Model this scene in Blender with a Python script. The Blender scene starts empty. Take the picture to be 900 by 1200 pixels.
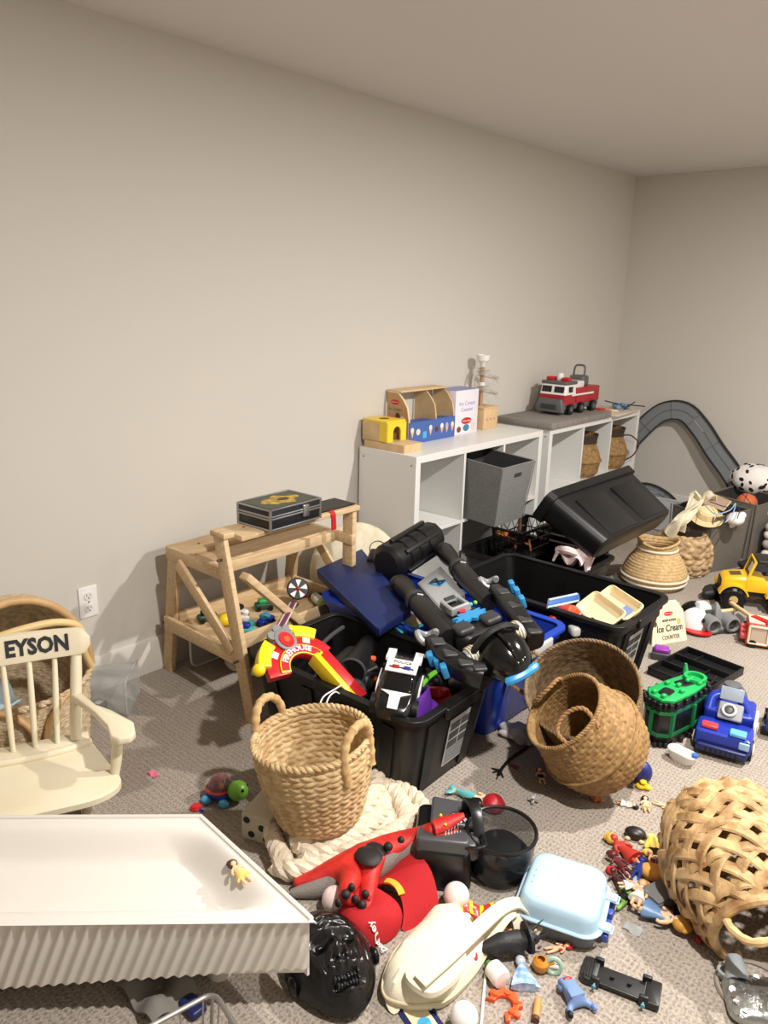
import bpy, bmesh, math, random
from mathutils import Vector as V, Matrix, Euler, noise
PI=math.pi
R=math.radians
random.seed(7)
C=bpy.context.scene.collection
# ---------------------------------------------------------------- camera geometry
H=1.566                                   # eye height
PITCH,ROLL,YAW=R(15.65343758),R(1.47647068),R(-41.16322424)
FPX=901.0
fw=V((math.sin(YAW)*math.cos(PITCH),math.cos(YAW)*math.cos(PITCH),-math.sin(PITCH)))
r0=V((math.cos(YAW),-math.sin(YAW),0)); u0=r0.cross(fw)
cr=r0*math.cos(ROLL)+u0*math.sin(ROLL); cu=u0*math.cos(ROLL)-r0*math.sin(ROLL)
def _ray(px,py): return cr*(px-450)-cu*(py-600)+fw*FPX
def P(px,py,z=0.0):                       # point of the level z seen at a pixel of the photograph
    r=_ray(px,py); return r*((z-H)/r.z)+V((0,0,H))
def PX(px,py,x):
    r=_ray(px,py); return r*(x/r.x)+V((0,0,H))
def PY(px,py,y):
    r=_ray(px,py); return r*(y/r.y)+V((0,0,H))
# ---------------------------------------------------------------- materials
MATS={}
def mat(name,col,rough=.5,metal=0.,var=None,vscale=20.,bump=0.,bscale=60.,trans=0.,alpha=1.,coat=0.,sheen=0.,stretch=None,vdetail=3.,emit=None,spec=None,ior=None):
    if name in MATS: return MATS[name]
    m=bpy.data.materials.new(name); m.use_nodes=True
    nt=m.node_tree; b=nt.nodes['Principled BSDF']
    def lin(c): return tuple((x/12.92 if x<=.04045 else ((x+.055)/1.055)**2.4) for x in c)
    if max(col)>1: col=tuple(x/255 for x in col)
    c=lin(col)
    b.inputs['Base Color'].default_value=(*c,1)
    b.inputs['Roughness'].default_value=rough; b.inputs['Metallic'].default_value=metal
    if trans: b.inputs['Transmission Weight'].default_value=trans
    if alpha<1: b.inputs['Alpha'].default_value=alpha
    if coat: b.inputs['Coat Weight'].default_value=coat
    if sheen: b.inputs['Sheen Weight'].default_value=sheen
    if ior: b.inputs['IOR'].default_value=ior
    if spec is not None: b.inputs['Specular IOR Level'].default_value=spec
    if var or bump:
        tc=nt.nodes.new('ShaderNodeTexCoord'); mp=nt.nodes.new('ShaderNodeMapping')
        nt.links.new(tc.outputs['Object'],mp.inputs['Vector'])
        if stretch: mp.inputs['Scale'].default_value=stretch
    if var:
        if max(var)>1: var=tuple(x/255 for x in var)
        n=nt.nodes.new('ShaderNodeTexNoise'); n.inputs['Scale'].default_value=vscale; n.inputs['Detail'].default_value=vdetail
        nt.links.new(mp.outputs[0],n.inputs['Vector'])
        rp=nt.nodes.new('ShaderNodeValToRGB'); rp.color_ramp.elements[0].position=.35; rp.color_ramp.elements[1].position=.68
        rp.color_ramp.elements[0].color=(*c,1); rp.color_ramp.elements[1].color=(*lin(var),1)
        nt.links.new(n.outputs['Fac'],rp.inputs[0]); nt.links.new(rp.outputs[0],b.inputs['Base Color'])
    if bump:
        n2=nt.nodes.new('ShaderNodeTexNoise'); n2.inputs['Scale'].default_value=bscale; n2.inputs['Detail'].default_value=4
        nt.links.new(mp.outputs[0],n2.inputs['Vector'])
        bp=nt.nodes.new('ShaderNodeBump'); bp.inputs['Strength'].default_value=bump; bp.inputs['Distance'].default_value=.004
        nt.links.new(n2.outputs['Fac'],bp.inputs['Height']); nt.links.new(bp.outputs[0],b.inputs['Normal'])
    MATS[name]=m; return m
# ---------------------------------------------------------------- mesh builder
def rrect(w,d,r,n=5):
    r=min(r,w/2-1e-4,d/2-1e-4); o=[]
    for cx,cy,a0 in((w/2-r,d/2-r,0),(-w/2+r,d/2-r,90),(-w/2+r,-d/2+r,180),(w/2-r,-d/2+r,270)):
        for i in range(n+1):
            a=R(a0+90*i/n); o.append((cx+r*math.cos(a),cy+r*math.sin(a)))
    return o
def circ(r,n=16,ry=None): return [(r*math.cos(2*PI*i/n),(ry or r)*math.sin(2*PI*i/n)) for i in range(n)]
def rotm(e): return Euler([R(a) for a in e]).to_matrix().to_4x4()
def look(d,up=V((0,0,1))):                # matrix whose z axis points along d
    z=d.normalized(); x=up.cross(z)
    if x.length<1e-4: x=V((1,0,0)).cross(z)
    x.normalize(); y=z.cross(x); m=Matrix((x,y,z)).transposed(); return m.to_4x4()
class MB:
    def __init__(s): s.v=[]; s.f=[]; s.mi=[]; s.M=Matrix(); s.k=0
    def at(s,loc=(0,0,0),rot=(0,0,0),sc=1.):
        s.M=Matrix.Translation(V(loc))@rotm(rot)@(Matrix.Scale(sc,4) if not hasattr(sc,'__len__') else Matrix.Diagonal((*sc,1))); return s
    def add(s,vs,fs,M=None):
        b=len(s.v); MM=s.M@M if M is not None else s.M
        s.v+=[MM@V(v) for v in vs]; s.f+=[tuple(b+i for i in f) for f in fs]; s.mi+=[s.k]*len(fs); return s
    def box(s,c,sz,rot=(0,0,0),t=(1,1)):
        x,y,z=sz[0]/2,sz[1]/2,sz[2]/2
        vs=[(-x,-y,-z),(x,-y,-z),(x,y,-z),(-x,y,-z),(-x*t[0],-y*t[1],z),(x*t[0],-y*t[1],z),(x*t[0],y*t[1],z),(-x*t[0],y*t[1],z)]
        return s.add(vs,[(3,2,1,0),(4,5,6,7),(0,1,5,4),(1,2,6,5),(2,3,7,6),(3,0,4,7)],Matrix.Translation(V(c))@rotm(rot))
    def bar(s,p0,p1,w,h,up=(0,0,1)):      # a board from p0 to p1
        p0,p1=V(p0),V(p1); m=look(p1-p0,V(up)); L=(p1-p0).length
        x,y=w/2,h/2
        vs=[(-x,-y,0),(x,-y,0),(x,y,0),(-x,y,0),(-x,-y,L),(x,-y,L),(x,y,L),(-x,y,L)]
        return s.add(vs,[(3,2,1,0),(4,5,6,7),(0,1,5,4),(1,2,6,5),(2,3,7,6),(3,0,4,7)],Matrix.Translation(p0)@m)
    def loft(s,rings,cap0=True,cap1=True,close=False):
        n=len(rings[0]); vs=[p for r in rings for p in r]; fs=[]
        m=len(rings)
        for j in range(m if close else m-1):
            a=j*n; b=((j+1)%m)*n
            for i in range(n):
                k=(i+1)%n; fs.append((a+i,a+k,b+k,b+i))
        if not close:
            if cap0: fs.append(tuple(reversed(range(n))))
            if cap1: fs.append(tuple((m-1)*n+i for i in range(n)))
        return s.add(vs,fs)
    def cyl(s,p0,p1,r,r2=None,n=16):
        p0,p1=V(p0),V(p1); r2=r if r2 is None else r2; m=Matrix.Translation(p0)@look(p1-p0); L=(p1-p0).length
        return s.loft([[m@V((x,y,0)) for x,y in circ(r,n)],[m@V((x,y,L)) for x,y in circ(max(r2,1e-4),n)]])
    def tube(s,pts,r,n=8,closed=False,sec=None,up=None,twist=0):
        pts=[V(p) for p in pts]; m=len(pts); rings=[]; nx=None
        for i,p in enumerate(pts):
            a=pts[(i-1)%m] if (closed or i>0) else p; b=pts[(i+1)%m] if (closed or i<m-1) else p
            t=(b-a)
            t=t.normalized() if t.length>1e-9 else V((0,0,1))
            if up is not None:
                uu=up(i) if callable(up) else V(up); nx=(uu-t*uu.dot(t)).normalized() if (uu-t*uu.dot(t)).length>1e-6 else nx
            elif nx is None:
                nx=t.orthogonal().normalized()
            else:
                nx=(nx-t*nx.dot(t)); nx=nx.normalized() if nx.length>1e-6 else t.orthogonal().normalized()
            ny=t.cross(nx); rr=r[i] if hasattr(r,'__len__') else (r(i/(m-1)) if callable(r) else r)
            cs=sec or circ(1,n); tw=twist*i; c,q=math.cos(tw),math.sin(tw)
            rings.append([p+nx*(rr*(x*c-y*q))+ny*(rr*(x*q+y*c)) for x,y in cs])
        return s.loft(rings,close=closed)
    def ell(s,c,r,rot=(0,0,0),n=16,m=10,f=None):
        if not hasattr(r,'__len__'): r=(r,r,r)
        M=Matrix.Translation(V(c))@rotm(rot); vs=[];fs=[]
        vs.append((0,0,-r[2]))
        for j in range(1,m):
            t=PI*j/m-PI/2
            for i in range(n):
                a=2*PI*i/n; vs.append((r[0]*math.cos(t)*math.cos(a),r[1]*math.cos(t)*math.sin(a),r[2]*math.sin(t)))
        vs.append((0,0,r[2])); T=len(vs)-1
        if f: vs=[f(V(v)) for v in vs]
        for i in range(n):
            k=(i+1)%n; fs.append((0,1+k,1+i)); fs.append((T,T-n+i,T-n+k))
            for j in range(m-2): a=1+j*n; fs.append((a+i,a+k,a+n+k,a+n+i))
        return s.add(vs,fs,M)
    def lathe(s,prof,n=24,c=(0,0,0),rot=(0,0,0),sx=1,sy=1,closed=False):
        M=Matrix.Translation(V(c))@rotm(rot)
        return s.loft([[M@V((max(r,1e-4)*math.cos(2*PI*i/n)*sx,max(r,1e-4)*math.sin(2*PI*i/n)*sy,z)) for i in range(n)] for r,z in prof],close=closed)
    def prism(s,poly,z0,z1,M=None,inset=None):
        M=M or Matrix()
        return s.loft([[M@V((x,y,z0)) for x,y in poly],[M@V((x,y,z1)) for x,y in poly]])
    def rbox(s,c,sz,r=.01,rot=(0,0,0),er=None,n=4,taper=1.0):  # box with all edges rounded
        er=r if er is None else er; er=min(er,sz[2]/2-1e-4); M=Matrix.Translation(V(c))@rotm(rot); rings=[]
        for k in range(5):
            a=PI/2*k/4; ins=er*(1-math.sin(a)); z=-sz[2]/2+er*(1-math.cos(a)); rings.append((ins,z))
        for k in range(5):
            a=PI/2*k/4; ins=er*(1-math.cos(a)); z=sz[2]/2-er*(1-math.sin(a)); rings.append((ins,z))
        out=[]
        for ins,z in rings:
            t=1+(taper-1)*(z/sz[2]+.5)
            out.append([M@V((x,y,z)) for x,y in rrect(sz[0]*t-2*ins,sz[1]*t-2*ins,max(r-ins*.6,.0008),n)])
        return s.loft(out)
    def grid(s,f,nu,nv,cu_=False,cv=False):
        vs=[f(i/(nu if cu_ else nu-1),j/(nv if cv else nv-1)) for j in range(nv) for i in range(nu)]; fs=[]
        for j in range(nv if cv else nv-1):
            for i in range(nu if cu_ else nu-1):
                a=j*nu+i; b=j*nu+(i+1)%nu; c=((j+1)%nv)*nu+(i+1)%nu; d=((j+1)%nv)*nu+i; fs.append((a,b,c,d))
        return s.add(vs,fs)
    def sheet(s,f,nu,nv,th=.003):          # a cloth or card with thickness
        g=[[V(f(i/(nu-1),j/(nv-1))) for i in range(nu)] for j in range(nv)]; top=[];bot=[]
        for j in range(nv):
            for i in range(nu):
                du=g[j][min(i+1,nu-1)]-g[j][max(i-1,0)]; dv=g[min(j+1,nv-1)][i]-g[max(j-1,0)][i]
                n=du.cross(dv); n=n.normalized() if n.length>1e-12 else V((0,0,1)); top.append(g[j][i]+n*th/2); bot.append(g[j][i]-n*th/2)
        N=nu*nv; fs=[]
        for j in range(nv-1):
            for i in range(nu-1):
                a=j*nu+i; fs.append((a,a+1,a+nu+1,a+nu)); fs.append((N+a+nu,N+a+nu+1,N+a+1,N+a))
        ed=[i for i in range(nu)]+[j*nu+nu-1 for j in range(1,nv)]+[(nv-1)*nu+i for i in range(nu-2,-1,-1)]+[j*nu for j in range(nv-2,0,-1)]
        for q in range(len(ed)): a,b=ed[q],ed[(q+1)%len(ed)]; fs.append((b,a,N+a,N+b))
        return s.add(top+bot,fs)
    def text(s,txt,size,M=None,ext=.0008,align='CENTER',shear=0.,sx=1.,bold=0.):
        cu_=bpy.data.curves.new('t','FONT'); cu_.body=txt; cu_.size=size; cu_.extrude=ext; cu_.align_x=align; cu_.align_y='CENTER'; cu_.shear=shear; cu_.resolution_u=2; cu_.offset=bold
        o=bpy.data.objects.new('t',cu_); C.objects.link(o); dg=bpy.context.evaluated_depsgraph_get()
        me=bpy.data.meshes.new_from_object(o.evaluated_get(dg)); bpy.data.objects.remove(o); bpy.data.curves.remove(cu_)
        s.add([(v.co.x*sx,v.co.y,v.co.z) for v in me.vertices],[tuple(p.vertices) for p in me.polygons],M); bpy.data.meshes.remove(me); return s
    def skin(s,pts,edges,rad,sub=2,root=0,M=None):
        me=bpy.data.meshes.new('s'); me.from_pydata(pts,edges,[]); o=bpy.data.objects.new('s',me); C.objects.link(o)
        md=o.modifiers.new('k','SKIN'); md.use_smooth_shade=True
        for i,d in enumerate(me.skin_vertices[0].data):
            rr=rad[i]; d.radius=(rr,rr) if not hasattr(rr,'__len__') else rr; d.use_root=(i==root)
        sd=o.modifiers.new('u','SUBSURF'); sd.levels=sub
        dg=bpy.context.evaluated_depsgraph_get(); dg.update()
        m2=bpy.data.meshes.new_from_object(o.evaluated_get(dg)); bpy.data.objects.remove(o); bpy.data.meshes.remove(me)
        s.add([v.co.copy() for v in m2.vertices],[tuple(p.vertices) for p in m2.polygons],M); bpy.data.meshes.remove(m2); return s
    def warp(s,f): s.v=[V(f(v)) for v in s.v]; return s
    def build(s,name,mats,inv=None,bev=0.,ang=38,seg=2):
        me=bpy.data.meshes.new(name)
        vs=[inv@v for v in s.v] if inv is not None else s.v
        me.from_pydata(vs,[],s.f)
        mats=mats if isinstance(mats,(list,tuple)) else [mats]
        for m in mats: me.materials.append(m)
        me.polygons.foreach_set('material_index',s.mi)
        bm=bmesh.new(); bm.from_mesh(me)
        if bev:
            bm.normal_update()
            es=[e for e in bm.edges if len(e.link_faces)==2 and e.calc_face_angle(0)>R(40)]
            bmesh.ops.bevel(bm,geom=es,offset=bev,segments=seg,affect='EDGES',profile=.5,clamp_overlap=True)
        bmesh.ops.recalc_face_normals(bm,faces=bm.faces)
        bm.to_mesh(me); bm.free()
        for p in me.polygons: p.use_smooth=True
        me.set_sharp_from_angle(angle=R(ang))
        return me
class T:                                   # a thing: an Empty at its base with its parts as children
    def __init__(s,name,label,cat,loc=(0,0,0),rot=(0,0,0),group=None):
        o=bpy.data.objects.new(name,None); C.objects.link(o); o.empty_display_size=.05
        o.location=V(loc); o.rotation_euler=[R(a) for a in rot]; o['label']=label; o['category']=cat
        if group: o['group']=group
        s.o=o; s.W=Matrix.Translation(V(loc))@rotm(rot)
    def part(s,name,mb,m,parent=None,label=None,world=False,**kw):
        me=mb.build(name,m,s.W.inverted() if world else None,**kw); o=bpy.data.objects.new(name,me); C.objects.link(o); o.parent=parent or s.o
        if label: o['label']=label
        return o
def solo(name,label,cat,mb,m,loc=(0,0,0),rot=(0,0,0),group=None,kind=None,world=False,**kw):
    W=Matrix.Translation(V(loc))@rotm(rot)
    me=mb.build(name,m,W.inverted() if world else None,**kw); o=bpy.data.objects.new(name,me); C.objects.link(o)
    o.location=V(loc); o.rotation_euler=[R(a) for a in rot]
    if label: o['label']=label
    if cat: o['category']=cat
    if group: o['group']=group
    if kind: o['kind']=kind
    return o
def struct(name,mb,m,loc=(0,0,0),**kw): return solo(name,None,None,mb,m,loc,kind='structure',**kw)
def copy_tree(o,parent=None):
    c=o.copy(); C.objects.link(c)
    if parent: c.parent=parent
    for ch in list(o.children): copy_tree(ch,c)
    return c
# ---------------------------------------------------------------- shared materials
def gen_mats():
    global wall_m,ceil_m,trim_m,white_m,black_m,blackg_m,pine_m,hyac_m,sea_m,cream_m
    wall_m=mat('wall_paint',(206,201,193),.9,bump=.08,bscale=250)
    ceil_m=mat('ceiling_paint',(222,218,215),.95,bump=.1,bscale=180)
    trim_m=mat('trim_paint',(214,210,202),.45)
    white_m=mat('white_laminate',(228,227,224),.35)
    black_m=mat('black_plastic',(19,19,20),.42,bump=.03,bscale=400,spec=.35)
    blackg_m=mat('black_gloss',(14,14,15),.18)
    pine_m=mat('pine_wood',(218,192,152),.6,var=(200,168,126),vscale=9,stretch=(9,1.2,9),vdetail=6)
    hyac_m=mat('water_hyacinth',(206,180,136),.75,var=(170,138,94),vscale=35,bump=.3,bscale=160)
    sea_m=mat('seagrass',(168,130,80),.7,var=(128,88,42),vscale=40,bump=.3,bscale=200)
    cream_m=mat('cream_cotton',(226,216,192),.9,var=(210,199,172),vscale=18,bump=.25,bscale=300)
gen_mats()
# ================================================================ setting
def carpet():
    m=bpy.data.materials.new('carpet'); m.use_nodes=True; nt=m.node_tree; b=nt.nodes['Principled BSDF']; L=nt.links.new
    b.inputs['Roughness'].default_value=.97; b.inputs['Specular IOR Level'].default_value=.1
    N=lambda t:nt.nodes.new('ShaderNode'+t)
    tc=N('TexCoord')
    def wave(dirn,sc,dist):
        w=N('TexWave'); w.wave_type='BANDS'; w.bands_direction=dirn; w.inputs['Scale'].default_value=sc; w.inputs['Distortion'].default_value=dist; w.inputs['Detail'].default_value=2; w.inputs['Detail Scale'].default_value=4
        L(tc.outputs['Object'],w.inputs['Vector']); return w
    wx=wave('X',24.,3.2); wy=wave('Y',17.,3.6)
    n1=N('TexNoise'); n1.inputs['Scale'].default_value=150; n1.inputs['Detail'].default_value=3; L(tc.outputs['Object'],n1.inputs['Vector'])
    n2=N('TexNoise'); n2.inputs['Scale'].default_value=1.6; n2.inputs['Detail'].default_value=4; L(tc.outputs['Object'],n2.inputs['Vector'])
    mx=N('Math'); mx.operation='MAXIMUM'; L(wx.outputs['Fac'],mx.inputs[0]); L(wy.outputs['Fac'],mx.inputs[1])
    a1=N('Math'); a1.operation='MULTIPLY_ADD'; L(n1.outputs['Fac'],a1.inputs[0]); a1.inputs[1].default_value=1.0; 
    a0=N('Math'); a0.operation='MULTIPLY'; L(mx.outputs[0],a0.inputs[0]); a0.inputs[1].default_value=.26; L(a0.outputs[0],a1.inputs[2])
    a2=N('Math'); a2.operation='MULTIPLY_ADD'; L(n2.outputs['Fac'],a2.inputs[0]); a2.inputs[1].default_value=.35; L(a1.outputs[0],a2.inputs[2])
    rp=N('ValToRGB'); e=rp.color_ramp.elements; e[0].position=.55; e[0].color=(.155,.128,.106,1); e[1].position=1.3; e[1].color=(.60,.525,.45,1)
    e[1].position=1.0
    mr=N('MapRange'); mr.inputs['From Min'].default_value=.35; mr.inputs['From Max'].default_value=1.45; L(a2.outputs[0],mr.inputs['Value'])
    rp.color_ramp.elements[0].position=.08; L(mr.outputs[0],rp.inputs[0]); L(rp.outputs[0],b.inputs['Base Color'])
    bp=N('Bump'); bp.inputs['Strength'].default_value=.7; bp.inputs['Distance'].default_value=.006; L(a1.outputs[0],bp.inputs['Height']); L(bp.outputs[0],b.inputs['Normal'])
    return m
X0,X1,Y0,Y1,ZC=-2.7,2.7,-1.8,5.83,2.465
struct('floor',MB().box((0,(Y0+Y1)/2,-.05),(X1-X0+.4,Y1-Y0+.4,.1)),carpet())
struct('ceiling',MB().box((0,(Y0+Y1)/2,ZC+.05),(X1-X0+.4,Y1-Y0+.4,.1)),ceil_m)
struct('wall_left',MB().box((X0-.06,(Y0+Y1)/2,ZC/2),(.12,Y1-Y0+.24,ZC)),wall_m)
struct('wall_far',MB().box(((X0+X1)/2,Y1+.06,ZC/2),(X1-X0,.12,ZC)),wall_m)
struct('wall_right',MB().box((X1+.06,(Y0+Y1)/2,ZC/2),(.12,Y1-Y0+.24,ZC)),wall_m)
struct('wall_back',MB().box(((X0+X1)/2,Y0-.06,ZC/2),(X1-X0,.12,ZC)),wall_m)
bb=MB(); pr=[(0,0),(.015,0),(.015,.135),(.011,.148),(0,.15)]
bb.loft([[V((X0+x,y,z)) for x,z in pr] for y in(Y0,Y1)]); struct('baseboard_left',bb,trim_m)
bb=MB(); bb.loft([[V((x,Y1-a,z)) for a,z in pr] for x in(X0+.015,X1)]); struct('baseboard_far',bb,trim_m)
# camera
cam=bpy.data.cameras.new('camera'); cam.sensor_fit='VERTICAL'; cam.sensor_height=24; cam.lens=24*FPX/1200; cam.clip_start=.02
co=bpy.data.objects.new('camera',cam); C.objects.link(co)
co.matrix_world=Matrix.Translation((0,0,H))@Matrix((cr,cu,-fw)).transposed().to_4x4()
bpy.context.scene.camera=co
# ceiling downlights
def can(x,y,w,r=.05,col=(1,.96,.905)):
    l=bpy.data.lights.new('downlight','AREA'); l.shape='DISK'; l.size=2*r; l.energy=w; l.color=col
    o=bpy.data.objects.new('downlight',l); C.objects.link(o); o.location=(x,y,ZC-.012)
CANS=[(-.05,1.3,40),(-.05,3.3,52),(2.0,1.3,5),(2.0,3.3,9),(2.0,5.0,7)]
for a in CANS: can(*a)
w=bpy.data.worlds.new('world'); bpy.context.scene.world=w; w.use_nodes=True
w.node_tree.nodes['Background'].inputs[0].default_value=(1,.96,.9,1); w.node_tree.nodes['Background'].inputs[1].default_value=.0
vs=bpy.context.scene.view_settings; vs.view_transform='Standard'; vs.look='None'; vs.gamma=1; vs.use_curve_mapping=False; vs.exposure=1.06
# outlet
t=T('wall_outlet','white duplex power outlet on the wall above the baseboard','outlet',(-2.7,1.345,.39))
ww=mat('outlet_white',(238,237,234),.35); dk=mat('slot_dark',(40,36,34),.6)
t.part('cover_plate',MB().rbox((.003,0,0),(.006,.076,.126),.002,n=2),ww)
for dz in(-.026,.026):
    r_=t.part('receptacle',MB().at((.007,0,dz),(0,90,0)).loft([[V((x,y,z)) for x,y in rrect(.030,.034,.012)] for z in(-.002,.0025)]),mat('outlet_face',(232,230,226),.3))
    k=MB(); k.box((.0095,-.007,dz+.004),(.001,.0022,.009)); k.box((.0095,.007,dz+.004),(.001,.0022,.007)); k.cyl((.009,0,dz-.008),(.0101,0,dz-.008),.0028,n=10)
    t.part('socket_slot',k,dk,parent=r_)
t.part('screw',MB().cyl((.005,0,0),(.0075,0,0),.003,n=10),dk)

# ================================================================ cube shelves
def shelf(name,label,y0,y1,h,xf=-2.3,xb=-2.68):
    t=T(name,label,'shelf unit',((xf+xb)/2,(y0+y1)/2,0)); d=xf-xb; cx=(xf+xb)/2; th=.036; ti=.016
    W=dict(world=True,bev=.0012,seg=1)
    t.part('top_panel',MB().box((cx,(y0+y1)/2,h-th/2),(d,y1-y0,th)),white_m,**W)
    t.part('bottom_panel',MB().box((cx,(y0+y1)/2,th/2),(d,y1-y0,th)),white_m,**W)
    for y,sg in((y0,1),(y1,-1)):
        p=t.part('side_panel',MB().box((cx,y+sg*th/2,h/2),(d,th,h-2*th)),white_m,**W)
        for x in(xb+.03,xf-.03): t.part('screw_cap',MB().cyl((x,y-sg*.0002,h-th-.012),(x,y-sg*.0015,h-th-.012),.005,n=12),mat('screw_grey',(140,138,134),.4,.5),parent=p,world=True)
    hh=(h-2*th-ti)/2
    t.part('middle_shelf',MB().box((cx,(y0+y1)/2,h/2),(d-.002,y1-y0-2*th,ti)),white_m,**W)
    for k in(1,2):
        y=y0+th+(y1-y0-2*th)*k/3
        for z in(th+hh/2,h-th-hh/2): t.part('divider',MB().box((cx,y,z),(d-.002,ti,hh)),white_m,**W)
    return t
shelf('cube_shelf','white cube shelf unit nearest the workbench with ice cream toys on top',2.86,4.06,.819)
shelf('cube_shelf','white cube shelf unit in the room corner under the grey slab',4.145,5.44,.815)
solo('shelf_slab','grey slab lying on the corner shelf beneath the fire truck','slab',MB().box((0,0,0),(.41,.80,.036)),mat('grey_slab',(142,136,130),.7,var=(126,120,114),vscale=6,stretch=(1,6,1)),(-2.487,4.53,.8335),bev=.002)

# ================================================================ storage totes
def tote_mesh(w,d,h,tp,th=.004,r=.05):
    b=MB(); rings=[]
    def ring(k,z,ins=0,rr=r): return [V((x,y,z)) for x,y in rrect(w*k-2*ins,d*k-2*ins,max(rr-ins,.01),6)]
    rings=[ring(tp,.0,.012,r*.7),ring(tp,.012),ring(1-(1-tp)*.15,h*.86),ring(1,h*.87),ring(1,h*.985),ring(1,h*.985,th),ring(1-(1-tp)*.15,h*.86,th),ring(tp,.016,th)]
    b.loft(rings); return b
def tote(name,label,c,w,d,h,m,tp=.86,group=None,rot=(0,0,0),ribs=True,rim_m=None,sticker=None,cat='storage bin',handle_m=None):
    t=T(name,label,cat,c,rot,group)
    b=tote_mesh(w,d,h,tp)
    t.part('bin_body',b,m)
    rim=MB(); o=.018
    prof=[(-.002,h*.955),(o,h*.955),(o,h),(-.012,h),(-.012,h-.006),(o-.006,h-.006),(o-.006,h*.96),(-.002,h*.962)]
    rg=[[V((x,y,z)) for x,y in rrect(w+2*a,d+2*a,.05+a,6)] for a,z in prof]
    rim.loft(rg,close=True); t.part('rim',rim,rim_m or m,bev=.0015,seg=1)
    if ribs:
        for sx in(-1,1):
            for k in(-.28,.28):
                rb=MB(); y=k*d
                rb.bar((sx*(w*tp/2+.001),y*tp,.02),(sx*(w*(1-(1-tp)*.15)/2+.001),y,h*.85),.05,.012,up=(sx,0,0)); t.part('rib',rb,m)
        for sy in(-1,1):
            for k in(-.36,-.12,.12,.36):
                rb=MB(); x=k*w
                rb.bar((x*tp,sy*(d*tp/2+.001),.02),(x,sy*(d*(1-(1-tp)*.15)/2+.001),h*.85),.012,.05,up=(sy,0,0)); t.part('rib',rb,m)
    for sx in(-1,1):
        hb=MB().rbox((sx*(w/2+.017),0,h*.93),(.02,d*.42,h*.12),.008,n=2); t.part('handle',hb,handle_m or m)
    if sticker:
        y0,y1,z0,z1=sticker; k=1-(1-tp)*.5
        def pt(y,z):
            f=z/(h*.86); ww=(w*tp+(w*(1-(1-tp)*.15)-w*tp)*f)/2+.0018
            return V((ww,y,z))
        s=MB(); s.loft([[pt(y0,z0),pt(y1,z0),pt(y1,z1),pt(y0,z1)],[p+V((.0012,0,0)) for p in(pt(y0,z0),pt(y1,z0),pt(y1,z1),pt(y0,z1))]])
        lab=t.part('sticker',s,mat('label_paper',(176,176,172),.5),label='pale printed label stuck on the bin end')
        pr_=MB(); hh=z1-z0; rr_=random.Random(3)
        for i in range(3):
            for j in range(2):
                if rr_.random()<.9:
                    a=y0+.008+(y1-y0-.016)*j/2; bb_=a+(y1-y0-.016)/2-.006; q0=z1-.012-(i+1)*hh*.19; q1=q0+hh*.15
                    pr_.loft([[pt(a,q0)+V((e,0,0)),pt(bb_,q0)+V((e,0,0)),pt(bb_,q1)+V((e,0,0)),pt(a,q1)+V((e,0,0))] for e in(.001,.002)])
        for i in range(9):
            q0=z0+.008+i*hh*.04; q1=q0+hh*.014
            pr_.loft([[pt(y0+.006,q0)+V((e,0,0)),pt(y1-.01-.02*rr_.random(),q0)+V((e,0,0)),pt(y1-.01-.02*rr_.random(),q1)+V((e,0,0)),pt(y0+.006,q1)+V((e,0,0))] for e in(.001,.002)])
        t.part('printing',pr_,mat('label_ink',(70,70,72),.5),parent=lab)
    return t
tote('storage_tote','black storage tote in front, holding the firehouse arch and police car',(-1.65,1.835,0),.75,.46,.335,black_m,sticker=(-.02,.12,.06,.245),rot=(0,0,2))
blue_m=mat('blue_plastic',(30,64,172),.32)
tote('storage_tote','blue storage tote holding the big robot toy',(-1.745,2.35,0),.90,.46,.345,blue_m,handle_m=mat('grey_latch',(188,188,184),.4))
tote('storage_tote','black storage tote holding the two cream plastic trays',(-1.51,2.90,0),.80,.47,.36,black_m,sticker=(-.10,.04,.07,.27))
tote('storage_tote','black storage tote behind, holding the clamp and pink cloth',(-1.92,3.43,0),.64,.48,.29,black_m,ribs=False)
tote('storage_tote','small black tote standing under the tipped tote by the corner shelf',(-1.99,3.99,0),.30,.46,.30,black_m,ribs=False)
# overturned tote: mouth to the wall, long side up
def tipped():
    t=T('storage_tote','black tote tipped on its side behind the others, ribbed face up','storage bin',(-1.60,3.60,.31)); 
    ax=V((.86,0,-.51)); n=V((.51,0,.86)); y=V((0,1,0)); o=V((-1.77,3.67,.675)); D=.15
    def pt(a,b,c): return o+ax*a+y*b-n*c          # a along rim->bottom, b along length, c depth below top face
    L=.35
    def rr(a,ins,L2):
        tp=1-.12*(a/L); return [pt(a,x*1.0,D/2+yy) for x,yy in rrect(.90*tp-2*ins,D*tp-2*ins,.045,5)]
    b=MB(); b.loft([rr(L,.012,0),rr(L-.01,0,0),rr(.045,0,0),rr(.045,-.014,0),rr(0,-.014,0),rr(0,.004,0),rr(L-.02,.006,0)])
    t.part('bin_body',b,black_m,world=True)
    for y0,y1 in((-.32,-.03),(.06,.33)):
        p=MB(); f=[]
        for z in(-.004,.007):
            f.append([pt(.33*(1) if a else .09,b_,0)+n*z+n*(-.012*(a)) for a,b_ in((0,y0),(0,y1),(1,y1*.97),(1,y0*.97))])
        p.loft(f); t.part('raised_panel',p,black_m,world=True,bev=.004)
tipped()

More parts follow.
